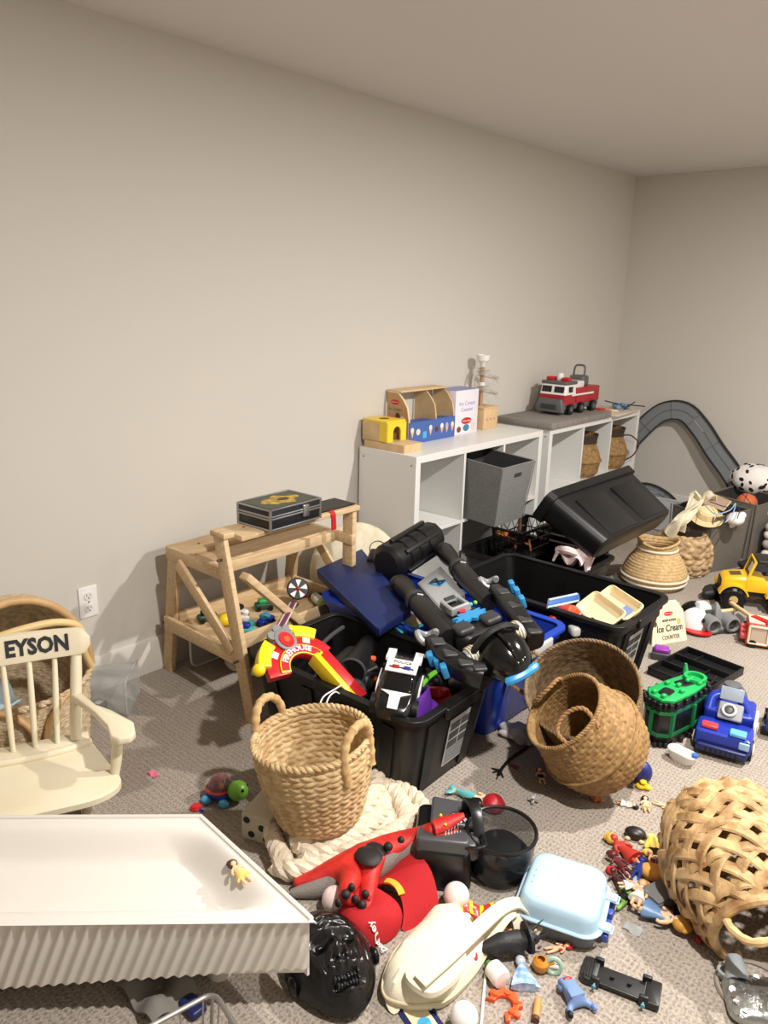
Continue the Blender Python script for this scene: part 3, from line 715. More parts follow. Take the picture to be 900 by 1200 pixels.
# ================================================================ wire basket at the bottom edge
def wirebasket():
    ch=mat('chrome_wire',(176,176,172),.3,.85)
    c=P(236,1162,.16); t=T('wire_basket','grey wire basket standing on the carpet in front of the white trough','basket',(c.x+.13,c.y-.16,0),(0,0,-12))
    w,d,h=.28,.30,.165
    for z,r,k in((h,.0055,1),(.012,.003,.86),(.09,.0025,.93)):
        b=MB(); b.tube([V((x*k,y*k,z)) for x,y in rrect(w,d,.025,4)],r,n=8,closed=True); t.part('top_wire' if z==h else 'ring_wire',b,ch)
    def up(x,y): return [V((x*.86,y*.86,.012)),V((x,y,h))]
    for i in range(6):
        f=-.5+(i+.5)/6
        for pts in(up(f*w,d/2),up(f*w,-d/2),up(w/2,f*d),up(-w/2,f*d)): t.part('side_wire',MB().tube(pts,.0022,n=6),ch)
    for sx in(-1,1):
        for sy in(-1,1): t.part('corner_wire',MB().tube(up(sx*(w/2-.008),sy*(d/2-.008)),.0042,n=8),ch)
    for i in range(7):
        f=-.5+(i+.5)/7; t.part('base_wire',MB().tube([V((f*w*.86,-d*.43,.012)),V((f*w*.86,d*.43,.012))],.0022,n=6),ch)
wirebasket()
# ================================================================ helpers for small things
def RECT(A,B,Cc,D,z):
    a,b,c,d=[P(*p,z) for p in(A,B,Cc,D)]; e1=((b-a)+(c-d))/2; e2=((d-a)+(c-b))/2
    return (a+b+c+d)/4,e1.length,e2.length,math.degrees(math.atan2(e1.y,e1.x))
def col(name,rgb,rough=.4,**k): return mat(name,rgb,rough,**k)
RED=col('toy_red',(196,26,32),.35); YEL=col('toy_yellow',(244,204,30),.35); GRN=col('toy_green',(36,168,84),.4); BLU=col('toy_blue',(24,52,160),.32); SKY=col('toy_sky',(76,172,224),.35)
ORG=col('toy_orange',(238,88,34),.4); PUR=col('toy_purple',(96,44,150),.4); WHT=col('toy_white',(236,234,230),.35); GRY=col('toy_grey',(128,128,130),.45); DGR=col('toy_dark_grey',(66,66,68),.45); SIL=col('toy_silver',(190,190,192),.3,metal=.3); BLK=black_m
SKN=col('doll_skin',(238,190,152),.45); AMB=col('toy_amber',(196,130,40),.3); PNK=col('toy_pink',(230,110,140),.4); LIM=col('toy_lime',(130,200,60),.4); TEAL=col('toy_teal',(80,176,170),.35); BRN=col('toy_brown',(92,54,30),.6); TAN=col('toy_tan',(216,186,136),.6); NAV=col('toy_navy',(24,34,84),.45); GLD=col('hair_gold',(196,142,54),.5); LBL=col('toy_light_blue',(150,186,222),.4); CRM=col('toy_cream',(232,216,176),.5)
def doll(label,c,ang,L,hair=BRN,dress=None,skin=SKN,bottom=None,tail=None,cat='toy figure',name='toy_doll',group=None,pose=0,big_hair=1.0,short=False):
    """a small toy figure lying on its back: head at +x"""
    t=T(name,label,cat,(c[0],c[1],c[2] if len(c)>2 else 0),(0,0,ang),group)
    k=L; z=.095*k
    pts=[(-.02*k,0,z),(.13*k,0,z),(.24*k,0,z+.01*k),(.32*k,0,z+.01*k),(.40*k,0,z+.02*k)]; ed=[(0,1),(1,2),(2,3),(3,4)]; rad=[.075*k,.07*k,.085*k,.035*k,.09*k]
    def ch(root,ps):
        p=root
        for q,r in ps: pts.append(tuple(x*k for x in q)); rad.append(r*k); ed.append((p,len(pts)-1)); p=len(pts)-1
    for s in(-1,1):
        ch(2,[((.22,s*.12,.10),.042),((.12+pose*.1*s,s*.18,.09),.036),((.05+pose*.22*s,s*.17,.10),.034)])
        if not tail: ch(0,[((-.10,s*.065,.09),.06),((-.24,s*.08,.085+.02*pose),.048),((-.37,s*.085,.075),.04),((-.40,s*.085,.12),.034)])
    if tail: ch(0,[((-.18,.02,.09),.07),((-.34,.05,.085),.05),((-.44,.02,.08),.03)])
    b=MB(); b.skin(pts,ed,rad,sub=1 if L<.09 else 2); t.part('body',b,skin)
    h=MB(); h.ell((.43*k,0,.10*k),(.125*k*big_hair,.135*k*big_hair,.10*k*big_hair),n=12,m=8); h.ell((.50*k,0,.08*k),(.10*k*big_hair,.13*k*big_hair,.07*k*big_hair),n=10,m=6); t.part('hair',h,hair)
    f=MB(); f.ell((.385*k,0,.155*k),(.088*k,.088*k,.06*k),n=10,m=6); t.part('face',f,skin)
    if dress:
        d=MB(); d.loft([[V((x*k,y*k*w_,.09*k+zz*k*w_*.62)) for y,zz in circ(1,12)] for x,w_ in([(.27,.10),(.15,.095),(.02,.13),(-.14,.2),(-.2,.21)] if not(tail or short) else [(.27,.105),(.15,.10),(.05,.10)])]); d.v=[V((v.x,v.y,max(v.z,.002))) for v in d.v]
        t.part('dress' if not short else 'shirt',d,dress)
    if bottom:
        d=MB(); d.loft([[V((x*k,y*k*w_,.09*k+zz*k*w_*.8)) for y,zz in circ(1,10)] for x,w_ in((.06,.10),(-.04,.11),(-.12,.115))]); t.part('trousers',d,bottom)
    if tail:
        d=MB(); d.tube([V((x*k,y*k,.09*k)) for x,y in((.06,0),(-.1,.01),(-.24,.035),(-.36,.045))],[.098*k,.09*k,.065*k,.04*k],n=10)
        for s in(-1,1): d.ell((-.45*k,(.03+s*.07)*k,.09*k),(.10*k,.06*k,.025*k),rot=(0,0,-s*40),n=10,m=6)
        t.part('tail',d,tail)
    return t
def ball(label,c,r,m,name='ball',cat='ball',group=None):
    b=MB(); b.ell((0,0,r),(r,r,r*.99),n=28,m=18); return solo(name,label,cat,b,m,c,group=group)
# ================================================================ near floor things
ballm=mat('ball_pink_white',(236,216,210),.28); 
ball('pale pinkish ball resting against the red cap and black vacuum bin',P(534,1062,0),.035,ballm)
ball('pale pinkish ball half hidden under the red dinosaur foot',P(392,1066,0),.034,ballm)
ball('white ball at the bottom edge beside the blue card',P(543,1204,0),.031,mat('ball_white',(240,236,230),.4))
# ---- red dinosaur
def dino():
    pts=[P(343,1036,.028),P(372,1030,.034),P(405,1017,.048),P(437,1004,.056),P(468,990,.07),P(494,980,.10),P(513,971,.15)]; rad=[.012,.030,.043,.052,.042,.028,.024]
    t=T('toy_dinosaur','red toy dinosaur with black patches and open toothed jaws beside the blanket','toy dinosaur',(pts[3].x,pts[3].y,0))
    n=len(pts); P0=[tuple(p) for p in pts]; ed=[(i,i+1) for i in range(n-1)]
    def ch(r,l):
        p=r
        for q,rr in l: P0.append(tuple(q)); rad.append(rr); ed.append((p,len(P0)-1)); p=len(P0)-1
    ch(2,[(P(412,1030,.075),.032),(P(402,1052,.085),.021),(P(420,1058,.05),.016),(P(436,1062,.03),.018)])
    ch(3,[(P(432,1035,.05),.028),(P(428,1070,.05),.018),(P(440,1082,.02),.016)])
    ch(4,[(P(474,1000,.07),.014),(P(486,1000,.06),.009)])
    b=MB(); b.skin(P0,ed,rad,sub=2,root=3)
    m=mat('dino_red',(206,46,38),.5,var=(176,30,28),vscale=30,bump=.35,bscale=220)
    t.part('body',b,m,world=True)
    g=MB(); g.tube([p-V((0,0,.012))+V((.012,-.018,0)) for p in pts[:6]],[r*.92 for r in rad[:6]],n=10); t.part('belly',g,mat('dino_grey',(126,118,112),.7,bump=.4,bscale=200),world=True,label='grey scaly underside')
    for (x,y,z,r) in((432,1003,.098,.036),(440,996,.092,.03),(405,1048,.104,.012),(424,1060,.068,.012),(438,1072,.05,.010),(428,1048,.078,.010),(412,1040,.110,.009),(396,1058,.098,.008),(416,1054,.082,.009),(470,985,.105,.010),(455,992,.108,.012)):
        k=MB(); k.ell(P(x,y,z),(r*1.15,r,.012),n=12,m=6); t.part('dark_patch',k,mat('dino_black',(30,24,24),.6),world=True)
    hd=pts[-1]; fwd=(P(540,967,.15)-hd).normalized(); side=fwd.cross(V((0,0,1))).normalized(); up=V((0,0,1))
    def jaw(a,sg):
        b=MB(); rg=[]
        for s,w_,h_ in((-.014,.026,.020),(.015,.025,.019),(.05,.019,.013),(.078,.009,.008)):
            d=(fwd*math.cos(a)+up*math.sin(a)); c=hd+d*s+up*sg*.006; rg.append([c+side*(x*w_)+up*(y*h_) for x,y in circ(1,12)])
        b.loft(rg); return b,d
    for a,sg,nm in((.32,1,'upper_jaw'),(-.30,-1,'lower_jaw')):
        b,d=jaw(a,sg); j=t.part(nm,b,m,world=True); tb=MB()
        for s in(-1,1):
            for i in range(6):
                c=hd+d*(.016+.010*i)+side*(s*(.021-.002*i))+up*(sg*.0); tb.cyl(c,c-up*(sg*.011),.0032,.0006,n=6)
        t.part('teeth',tb,WHT,parent=j,world=True)
    mo=MB(); mo.ell(hd+fwd*.012,(.018,.018,.012),n=10,m=6); t.part('mouth',mo,mat('mouth_dark',(90,16,18),.4),world=True)
    for s in(-1,1): e=MB(); e.ell(hd+fwd*.014+side*(s*.02)+up*.026,.0045,n=8,m=6); t.part('eye',e,YEL,world=True)
dino()
# ---- black vacuum dust bin
def vac():
    c=P(545,1016,0); ax=(P(610,1015,0)-P(510,1005,0)); ang=math.degrees(math.atan2(ax.y,ax.x))
    t=T('vacuum_dust_bin','black vacuum dust bin with smoky round cup lying behind the red cap','vacuum part',c,(0,0,ang)); SC=1.12
    _p=t.part
    def part(nm,b,m,**k):
        b.v=[v*SC for v in b.v]; return _p(nm,b,m,**k)
    t.part=part
    g=mat('vac_grey',(72,72,74),.35); dg=mat('vac_black',(20,20,21),.3); sm=mat('vac_smoky',(46,50,54),.06,alpha=.5)
    b=MB().rbox((-.06,.005,.055),(.15,.20,.11),.02,er=.012,taper=.92); t.part('rear_housing',b,dg)
    b=MB().rbox((-.03,.055,.112),(.13,.10,.02),.008,rot=(0,6,0)); t.part('top_plate',b,g)
    b=MB().rbox((-.06,-.045,.105),(.13,.075,.045),.010,rot=(-14,0,0)); f=t.part('front_cover',b,g)
    b=MB().rbox((.005,-.05,.10),(.05,.05,.05),.014); t.part('latch',b,g)
    k=MB(); k.tube(spline([V((-.005,-.078,.12)),V((.03,-.078,.125)),V((.045,-.06,.125)),V((.035,-.035,.128))],14),.004,n=6); t.part('latch_ring',k,dg)
    cup=MB(); cup.lathe([(.035,.006),(.074,.006),(.086,.03),(.090,.115),(.087,.122),(.083,.115),(.079,.034),(.02,.016)],n=40,c=(.085,.0,0),sx=.95); t.part('dust_cup',cup,sm)
    cup=MB(); cup.tube([V((.085+.086*math.cos(a),.0905*math.sin(a),.121)) for a in [2*PI*i/40 for i in range(40)]],.005,n=8,closed=True); t.part('cup_rim',cup,dg)
    cup=MB(); cup.lathe([(0,.018),(.07,.018),(.074,.06),(.05,.085),(0,.088)],n=28,c=(.085,.0,0)); t.part('filter',cup,dg)
    b=MB().tube(spline([V((-.005,.06,.115)),V((.0,.052,.16)),V((.018,.01,.165)),V((.03,-.035,.12))],16),1,sec=[(.014,.006),(-.014,.006),(-.014,-.006),(.014,-.006)],up=(1,0,0)); t.part('handle',b,dg,bev=.002)
    b=MB().rbox((.02,.058,.135),(.03,.03,.05),.008); t.part('handle_post',b,dg)
    tx=MB(); tx.text('VIPR',.02,Matrix.Translation((-.018,.018,.1245))@rotm((0,6,20)),.0005,bold=.0006); t.part('lettering',tx,WHT)
    tx=MB(); tx.rbox((-.03,.04,.1235),(.018,.006,.0012),.001); t.part('switch_mark',tx,WHT)
vac()
# ---- red cap
def cap():
    m=mat('cap_red',(176,20,28),.85,bump=.2,bscale=350); c=P(455,1065,0)
    t=T('cap','red baseball cap with white script lying between the dinosaur and cream bag','cap',c)
    a=P(440,1072,.05)
    d=P(505,1035,.03)-P(430,1085,.03); ang=math.atan2(d.y,d.x); M=Matrix.Translation((c.x-.005,c.y-.01,0))@Matrix.Rotation(ang,4,'Z')
    b=MB(); nu,nv=30,14
    def crown(r):
        def f(u,v):
            th=v*PI/2; a=2*PI*u; k=1-.10*math.sin(3*a+1)*math.sin(th*2); rr=r*math.cos(th)**.7*k
            return M@V((-.055+.085/.085*rr*math.cos(a)*.95,rr*math.sin(a)*1.0,.004+r*.75*math.sin(th)*(1-.22*math.exp(-((rr*math.cos(a)+.01)**2+(rr*math.sin(a)-.02)**2)/.0012))))
        return f
    b.grid(crown(.088),40,16,cu_=True); b.grid(crown(.083),40,16,cu_=True); t.part('crown',b,m,world=True)
    br=MB()
    def brim(u,v):
        a=(u-.5)*2.3; r=.075+.095*v*math.cos(a*.62)**.8; y=r*math.sin(a)*1.15; return M@V((-.045+r*math.cos(a)*1.05,y,.052+.035*v-.65*y*y/.085*1.0+.006*v))
    br.sheet(brim,26,10,.005); t.part('brim',br,m,world=True)
    st=MB(); st.tube([brim(.34+.32*i/12,.03)+V((0,0,.008)) for i in range(13)],1,sec=[(.0025,.009),(.0025,-.009),(-.0025,-.009),(-.0025,.009)],up=V((0,0,1))); t.part('trim_band',st,mat('cap_yellow',(232,172,50),.8),world=True)
    tx=MB(); tx.text('Disney',.022,None,.0006,shear=.25,bold=.0004)
    q=P(444,1080,.08); dd=(P(446,1068,.07)-P(474,1090,.07)); ex=dd.normalized(); nz=V((.30,-.52,.8)).normalized(); nz=(nz-ex*nz.dot(ex)).normalized(); ey=nz.cross(ex).normalized(); nz=ex.cross(ey)
    TM=Matrix((ex,ey,nz)).transposed().to_4x4(); TM.translation=q
    me=[TM@V(v) for v in tx.v]
    # lay the letters onto the cloth
    Mi=M.inverted(); out=[]
    for v in me:
        l=Mi@v; best=l
        dx,dy=l.x+.055,l.y; r=math.hypot(dx/.95,dy); rr=min(r/.088,.999); th=math.acos(rr**(1/.7)) ; z=.004+.088*.75*math.sin(th)
        out.append(M@V((l.x,l.y,z+.004+(.0012 if (v-q).dot(nz)>0 else 0))))
    tx.v=out; t.part('lettering',tx,WHT,world=True)
    bt=MB(); bt.ell(M@V((-.055,0,.071)),(.008,.008,.004),n=10,m=6); t.part('button',bt,m,world=True)
cap()
# ---- black gorilla mask
def mask():
    a=P(362,1092,.03); b_=P(412,1192,.03); ax=(b_-a); c=P(388,1142,0); ang=math.degrees(math.atan2(ax.y,ax.x))
    t=T('gorilla_mask','shiny black gorilla face mask lying face up on the carpet','mask',c,(0,0,ang))
    m=mat('mask_black',(15,15,16),.22,bump=.25,bscale=120); 
    def g(x,y,cx,cy,sx,sy): return math.exp(-((x-cx)/sx)**2-((y-cy)/sy)**2)
    def hz(x,y):
        z=0
        z+=.020*g(x,y,-.015,.0,.012,.055)              # brow ridge
        z+=.012*g(x,y,-.045,.0,.010,.05)+.010*g(x,y,-.070,0,.009,.04)
        z-=.022*(g(x,y,.006,.033,.013,.017)+g(x,y,.006,-.033,.013,.017))   # eye sockets
        z+=.012*(g(x,y,.004,.033,.006,.012)+g(x,y,.004,-.033,.006,.012))
        z+=.022*g(x,y,.030,0,.022,.020)+.010*(g(x,y,.042,.017,.011,.012)+g(x,y,.042,-.017,.011,.012))
        z-=.012*(g(x,y,.050,.011,.005,.006)+g(x,y,.050,-.011,.005,.006))
        z+=.018*g(x,y,.073,0,.012,.050)+.014*g(x,y,.120,0,.010,.032)
        z-=.022*g(x,y,.096,0,.011,.038)
        for s in(-1,1): z+=.008*g(x,y,.03,s*.055,.035,.008)+.006*g(x,y,.055,s*.048,.02,.006)-.006*g(x,y,.045,s*.066,.03,.006)
        z+=.004*math.sin(x*230+math.sin(y*80)*1.8)*g(x,y,-.055,0,.045,.075)+.003*math.sin(y*300+x*60)*g(x,y,.06,0,.05,.08)
        return z
    b=MB()
    def f(u,v):
        a=2*PI*u; r=v
        x=-.010+.152*r*math.cos(a); y=.112*r*math.sin(a)*(1-.22*max(0,math.cos(a))*r)
        base=.105*math.sqrt(max(0,1-(r*.985)**2.3))
        return V((x,y,base+hz(x,y)*min(1,(1-r)*5)+.002))
    b.grid(lambda u,v:f(u,1-v*.999),110,70,cu_=True); t.part('face',b,m,ang=60)
    tb=MB()
    for i in range(8):
        y=-.028+.008*i; x=.090
        tb.rbox((x,y,.088+hz(x,y)),(.010,.0068,.020),.002,n=2); tb.rbox((x+.014,y*.9,.084+hz(x,y)),(.009,.0064,.018),.002,n=2)
    t.part('teeth',tb,mat('teeth_black',(36,36,37),.15))
    for s in(-1,1):
        e=MB(); e.ell((.006,s*.033,.094),(.007,.010,.007),n=12,m=8); t.part('eye',e,m)
        e=MB(); e.ell((.02,s*.103,.03),(.022,.012,.022),n=12,m=8); t.part('ear',e,m)
mask()
# ---- cream canvas sling bag
def bag():
    m=mat('canvas_cream',(228,220,196),.9,bump=.3,bscale=400)
    out=[(449,1150),(462,1118),(490,1088),(515,1068),(538,1066),(548,1078),(560,1098),(572,1112),(566,1128),(548,1152),(520,1176),(486,1180),(462,1176),(450,1168)]
    pts=[P(x,y,.02) for x,y in out]; pts=spline(pts,56,True); c=sum(pts,V())/len(pts)
    t=T('sling_bag','cream canvas sling bag with a wide strap lying on the carpet','bag',(c.x,c.y,0))
    b=MB(); rings=[]
    for k,z in((.96,.003),(1,.016),(.985,.032),(.9,.052),(.74,.067),(.5,.076),(.22,.079)):
        rings.append([c.lerp(p,k)*1+V((0,0,z-c.lerp(p,k).z+(.006*math.sin(i*.5+k*9)+.004*math.sin(i*1.3+k*14))*k*(1 if z>.03 else 0))) for i,p in enumerate(pts)])
    b.loft(rings); t.part('bag_body',b,m,world=True)
    z_=MB(); z_.tube([c.lerp(p,1.0)+V((0,0,.006)) for p in pts],.0035,n=6,closed=True); t.part('zip_seam',z_,mat('zip_cream',(214,202,166),.7),world=True)
    pk=MB(); q=[P(474,1140,.088),P(512,1100,.10),P(545,1112,.098),P(540,1140,.09),P(505,1165,.082)]; q=spline(q,30,True); cc=sum(q,V())/len(q)
    pk.loft([[cc.lerp(p,1)+V((0,0,-.012)) for p in q],[cc.lerp(p,.97) for p in q],[cc.lerp(p,.6)+V((0,0,.006)) for p in q]]); t.part('front_pocket',pk,m,world=True)
    sec=[(.0025,.019),(.0025,-.019),(-.0025,-.019),(-.0025,.019)]
    st=MB(); st.tube(spline([P(492,1150,.098),P(528,1118,.112),P(560,1088,.10),P(585,1066,.085),P(605,1058,.075),P(622,1066,.06),P(628,1082,.035),P(622,1094,.012)],40),1,sec=sec,up=V((0,0,1))); t.part('strap',st,m,world=True)
    st=MB(); st.tube(spline([P(568,1106,.03),P(580,1088,.05),P(592,1072,.07),P(604,1066,.06),P(609,1080,.04),P(612,1096,.012)],30),1,sec=sec,up=V((.3,-.3,.8))); t.part('strap',st,m,world=True)
    bk=MB(); bk.tube([P(x,y,.03) for x,y in((606,1078),(624,1078),(628,1090),(610,1092))],.003,n=6,closed=True); t.part('strap_buckle',bk,m,world=True)
    l=MB(); l.tube(spline([P(462,1150,.03),P(455,1168,.02),P(462,1184,.006),P(470,1170,.02)],20),1,sec=[(.002,.008),(.002,-.008),(-.002,-.008),(-.002,.008)],up=V((.2,-.5,.8))); t.part('hang_loop',l,m,world=True)
    zp=MB(); zp.tube(spline([P(500,1172,.03),P(506,1180,.012),P(512,1188,.005)],10),.003,n=6); t.part('zip_pull',zp,BLK,world=True)
bag()
# ---- light blue carry case
def bluecase():
    c,w,d,a=RECT((630,994),(716,1019),(693,1076),(611,1047),.105); 
    t=T('carry_case','light blue rounded plastic case with grey clear base on the carpet','case',(c.x,c.y,0),(0,0,a))
    _p=t.part
    def part(nm,b,m,**k):
        b.v=[V((v.x,v.y,v.z*.78)) for v in b.v]; return _p(nm,b,m,**k)
    t.part=part
    m=mat('case_blue',(176,206,226),.28); tb=mat('case_base',(150,160,168),.12,trans=.5,ior=1.3)
    w+=.022; d+=.022
    b=MB(); rings=[]
    for ins,z in((-.004,.062),(-.004,.068),(.0,.070),(.004,.105),(.008,.122),(.016,.131),(.03,.135)):
        rings.append([V((x,y,z)) for x,y in rrect(w-2*ins,d-2*ins,max(.01,.045-ins*.5),7)])
    b.loft(rings); t.part('lid',b,m)
    b=MB(); b.tube([V((x,y,.066)) for x,y in rrect(w+.012,d+.012,.05,7)],.004,n=8,closed=True); t.part('lid_rim',b,m)
    b=MB(); b.loft([[V((x,y,z)) for x,y in rrect(w-2*i,d-2*i,.04,7)] for i,z in((.014,.0),(.008,.006),(.003,.061),(.006,.061),(.011,.010))],cap1=True); t.part('base',b,tb)
    for y in(-.055,.055):
        k=MB().rbox((w/2+.012,y,.072),(.03,.03,.012),.006,n=3); t.part('latch',k,m)
        k=MB().tube([V((w/2+.004,y-.012,.07)),V((w/2+.03,y-.012,.066)),V((w/2+.03,y+.012,.066)),V((w/2+.004,y+.012,.07))],.004,n=6); t.part('latch_loop',k,m)
    for y in(-.06,-.02,.02,.06):
        k=MB().rbox((w/2+.014,y,.04),(.018,.022,.03),.005,n=2); t.part('clip',k,mat('case_clip',(56,80,168),.3),label='blue clip')
    for i in range(5):
        k=MB().box((-w*.5+.030+.0045*(i%2),-d*.18+.0 -.0+ .012*i,.1342),(.012,.0045,.0012),rot=(0,0,0))
        t.part('embossed_mark',k,mat('emboss_grey',(130,158,178),.4))
bluecase()
# ---- small toys round the bag
def toy(name,label,cat,c,rot=(0,0,0)): return T(name,label,cat,c,rot)
t=toy('toy_barrel','small red plastic barrel lying by the bag strap','toy barrel',P(549,1138,0))
t.part('cup_body',MB().lathe([(0,.0),(.017,.0),(.021,.012),(.022,.03),(.019,.05),(.016,.052),(.014,.05),(.017,.03),(.014,.006),(0,.006)],n=20),RED); t.part('ridge',MB().tube([V((.0225*math.cos(a),.0225*math.sin(a),.022)) for a in[2*PI*i/20 for i in range(20)]],.002,n=6,closed=True),RED)
def tricer():
    c=P(592,1122,0); d=P(632,1108,0)-P(555,1122,0); ang=math.degrees(math.atan2(d.y,d.x))
    t=toy('toy_dinosaur','black horned toy dinosaur standing near the bag strap','toy dinosaur',c,(0,0,ang)); k=.145
    pts=[(-.68,0,.20),(-.45,0,.24),(-.2,0,.30),(.05,0,.32),(.25,0,.30),(.42,0,.28),(.56,0,.22)]; rad=[.02,.06,.12,.15,.13,.11,.05]; ed=[(i,i+1) for i in range(6)]; pts=list(pts)
    for x in(-.2,.2):
        for s in(-1,1):
            i=2 if x<0 else 4
            pts+=[(x,s*.10,.20),(x+.03,s*.12,.10),(x+.03,s*.12,.02)]; n=len(pts); ed+=[(i,n-3),(n-3,n-2),(n-2,n-1)]; rad+=[.06,.045,.045]
    b=MB(); b.skin([tuple(q*k*1.1 for q in p) for p in pts],ed,[r*k*1.1 for r in rad],root=3); bm_=mat('dino_dark',(30,30,32),.55,bump=.3,bscale=300); t.part('body',b,bm_)
    f=MB(); f.loft([[V((.36*k*1.1-.01*j,y*.042*(1-.1*j),.05+z*.034)) for y,z in circ(1,14)] for j in(0,.6)]); t.part('frill',f,bm_)
    for y in(-.014,.014): h=MB().cyl((.45*k*1.1,y,.055),(.66*k*1.1,y*1.5,.075),.005,.0008,n=8); t.part('horn',h,bm_)
    h=MB().cyl((.6*k*1.1,0,.034),(.68*k*1.1,0,.05),.004,.0008,n=8); t.part('horn',h,bm_)
tricer()
doll('small doll in red and pink lying behind the black horned dinosaur',P(582,1092,0),20,.10,hair=PNK,dress=RED)
def packet():
    t=toy('snack_packet','small red and yellow striped packet beside the pale ball','packet',P(557,1074,0),(0,0,40))
    b=MB(); b.sheet(lambda u,v:V((.11*(u-.5),.05*(v-.5),.016+.008*math.sin(u*8)+.006*math.sin(v*7+u*5))),14,8,.012); t.part('wrapper',b,mat('packet_red',(190,60,50),.3))
    for i in range(4):
        k=MB(); k.sheet(lambda u,v,i=i:V((-.045+.028*i+.010*u,.046*(v-.5),.024+.008*math.sin((-.045+.028*i+.01*u+.055)/.11*8)+.006*math.sin(v*7+(-.045+.028*i+.055)/.11*5))),3,8,.002); t.part('stripe',k,YEL)
packet()
t=toy('toy_pod','green and white toy pod tucked under the bag strap','toy',P(541,1082,0),(0,0,30))
t.part('shell',MB().ell((0,0,.016),(.03,.018,.016),n=16,m=10),mat('pod_green',(120,140,80),.4)); t.part('window',MB().ell((.008,0,.022),(.016,.012,.012),n=12,m=8),WHT)
t=toy('toy_cup','small white toy cup with a green end lying on the carpet','toy cup',P(582,1150,0),(0,0,-20))
t.part('cup_body',MB().lathe([(0,-.024),(.016,-.024),(.0225,-.018),(.0245,.012),(.022,.022),(0,.024)],n=22,c=(0,0,.0235),rot=(0,90,0)),WHT); t.part('stem',MB().cyl((-.023,0,.023),(-.038,0,.02),.010,.008,n=12),mat('leaf_green',(70,120,60),.5))
t=toy('toy_dress','loose pale blue toy dress with silver trim beside the white toy cup','toy dress',P(612,1146,0),(0,0,-50))
b=MB(); b.loft([[V((x,y*w_,.014+z*h_)) for y,z in [(yy*(1+.16*math.cos(7*math.atan2(zz,yy))),zz) for yy,zz in circ(1,28)]] for x,w_,h_ in((-.035,.009,.009),(-.018,.008,.008),(-.01,.012,.011),(.015,.024,.013),(.04,.032,.0135))]); t.part('skirt',b,mat('dress_blue',(120,160,214),.35,var=(206,222,238),vscale=60)); t.part('bodice',MB().ell((-.036,0,.014),(.014,.013,.012),n=12,m=8),mat('dress_silver',(196,204,214),.3))
t=toy('toy_cup','amber brown toy pot beside the pale blue toy dress','toy pot',P(633,1136,0),(0,0,30)); t.part('pot_body',MB().lathe([(0,0),(.014,0),(.021,.012),(.02,.024),(.012,.032),(.010,.032),(.016,.022),(0,.008)],n=18),AMB); t.part('spout',MB().cyl((.015,0,.016),(.03,0,.026),.006,.004,n=10),AMB)
doll('red capped toy figure above the amber toy pot',P(652,1114,0),55,.075,hair=RED,dress=RED,short=True)
t=toy('toy_ring','pale green and white toy ring standing beside the amber pot','toy ring',P(648,1142,0),(70,0,30))
t.part('ring',MB().tube([V((.017*math.cos(a),.017*math.sin(a)+.02,0)) for a in[2*PI*i/24 for i in range(24)]],.006,n=8,closed=True),mat('ring_green',(150,180,160),.4)); t.part('hub',MB().rbox((0,.02,0),(.03,.008,.008),.002,n=2),WHT)
t=toy('toy_stick','thin white plastic stick lying between the bag and the toy cup','stick',P(566,1160,0))
a,b_=P(570,1130,.004),P(563,1210,.004); t.part('rod',MB().cyl(a,b_,.0035,n=10),WHT,world=True); t.part('tip',MB().ell(a,.0045,n=10,m=6),WHT,world=True)
def gear():
    t=toy('toy_gear','orange half gear ring lying in front of the white toy cup','toy gear',P(590,1180,0),(0,0,75))
    o=[];n=36
    for i in range(n+1):
        a=-2.2+4.4*i/n; r=.044 if (i//3)%2==0 else .034; o.append((r*math.cos(a),r*math.sin(a)))
    for i in range(n+1):
        a=2.2-4.4*i/n; o.append((.021*math.cos(a),.021*math.sin(a)))
    t.part('toothed_ring',MB().prism(o,0,.012),ORG,bev=.0015)
    for a in(-1.6,-.5,.5,1.6): t.part('stud',MB().cyl((.028*math.cos(a),.028*math.sin(a),.011),(.028*math.cos(a),.028*math.sin(a),.017),.007,n=12),ORG)
gear()
t=toy('wooden_peg','tan wooden peg with a dark end lying on the carpet','peg',P(629,1184,0),(0,0,115)); t.part('peg_body',MB().cyl((-.026,0,.0085),(.02,0,.0085),.0085,n=16),mat('peg_tan',(198,146,80),.5)); t.part('peg_end',MB().cyl((-.036,0,.0085),(-.026,0,.0085),.0088,.0088,n=16),BRN)
def plush():
    t=toy('toy_dog_figure','small light blue toy animal with a red collar lying on its side','toy animal',P(668,1168,0),(0,0,150)); m=mat('animal_blue',(112,140,190),.5)
    b=MB(); pts=[(-.035,0,.018),(-.01,0,.02),(.018,0,.02),(.036,0,.02)]; pts+=[(-.03,.02,.012),(-.045,.03,.010),(-.03,-.018,.012),(-.045,-.03,.010),(.012,.024,.014),(.014,-.022,.014)]
    b.skin(pts,[(0,1),(1,2),(2,3),(0,4),(4,5),(0,6),(6,7),(2,8),(2,9)],[.015,.018,.014,.018,.009,.008,.009,.008,.008,.008],root=1); t.part('body',b,m)
    t.part('collar',MB().lathe([(.017,-.004),(.0185,0),(.017,.004),(.014,0)],n=16,c=(.018,0,.02),rot=(0,90,0),closed=True),RED)
    for s in(-1,1): t.part('ear',MB().ell((-.05,s*.032,.012),(.010,.007,.008),n=10,m=6),BLK if s>0 else m)
plush()
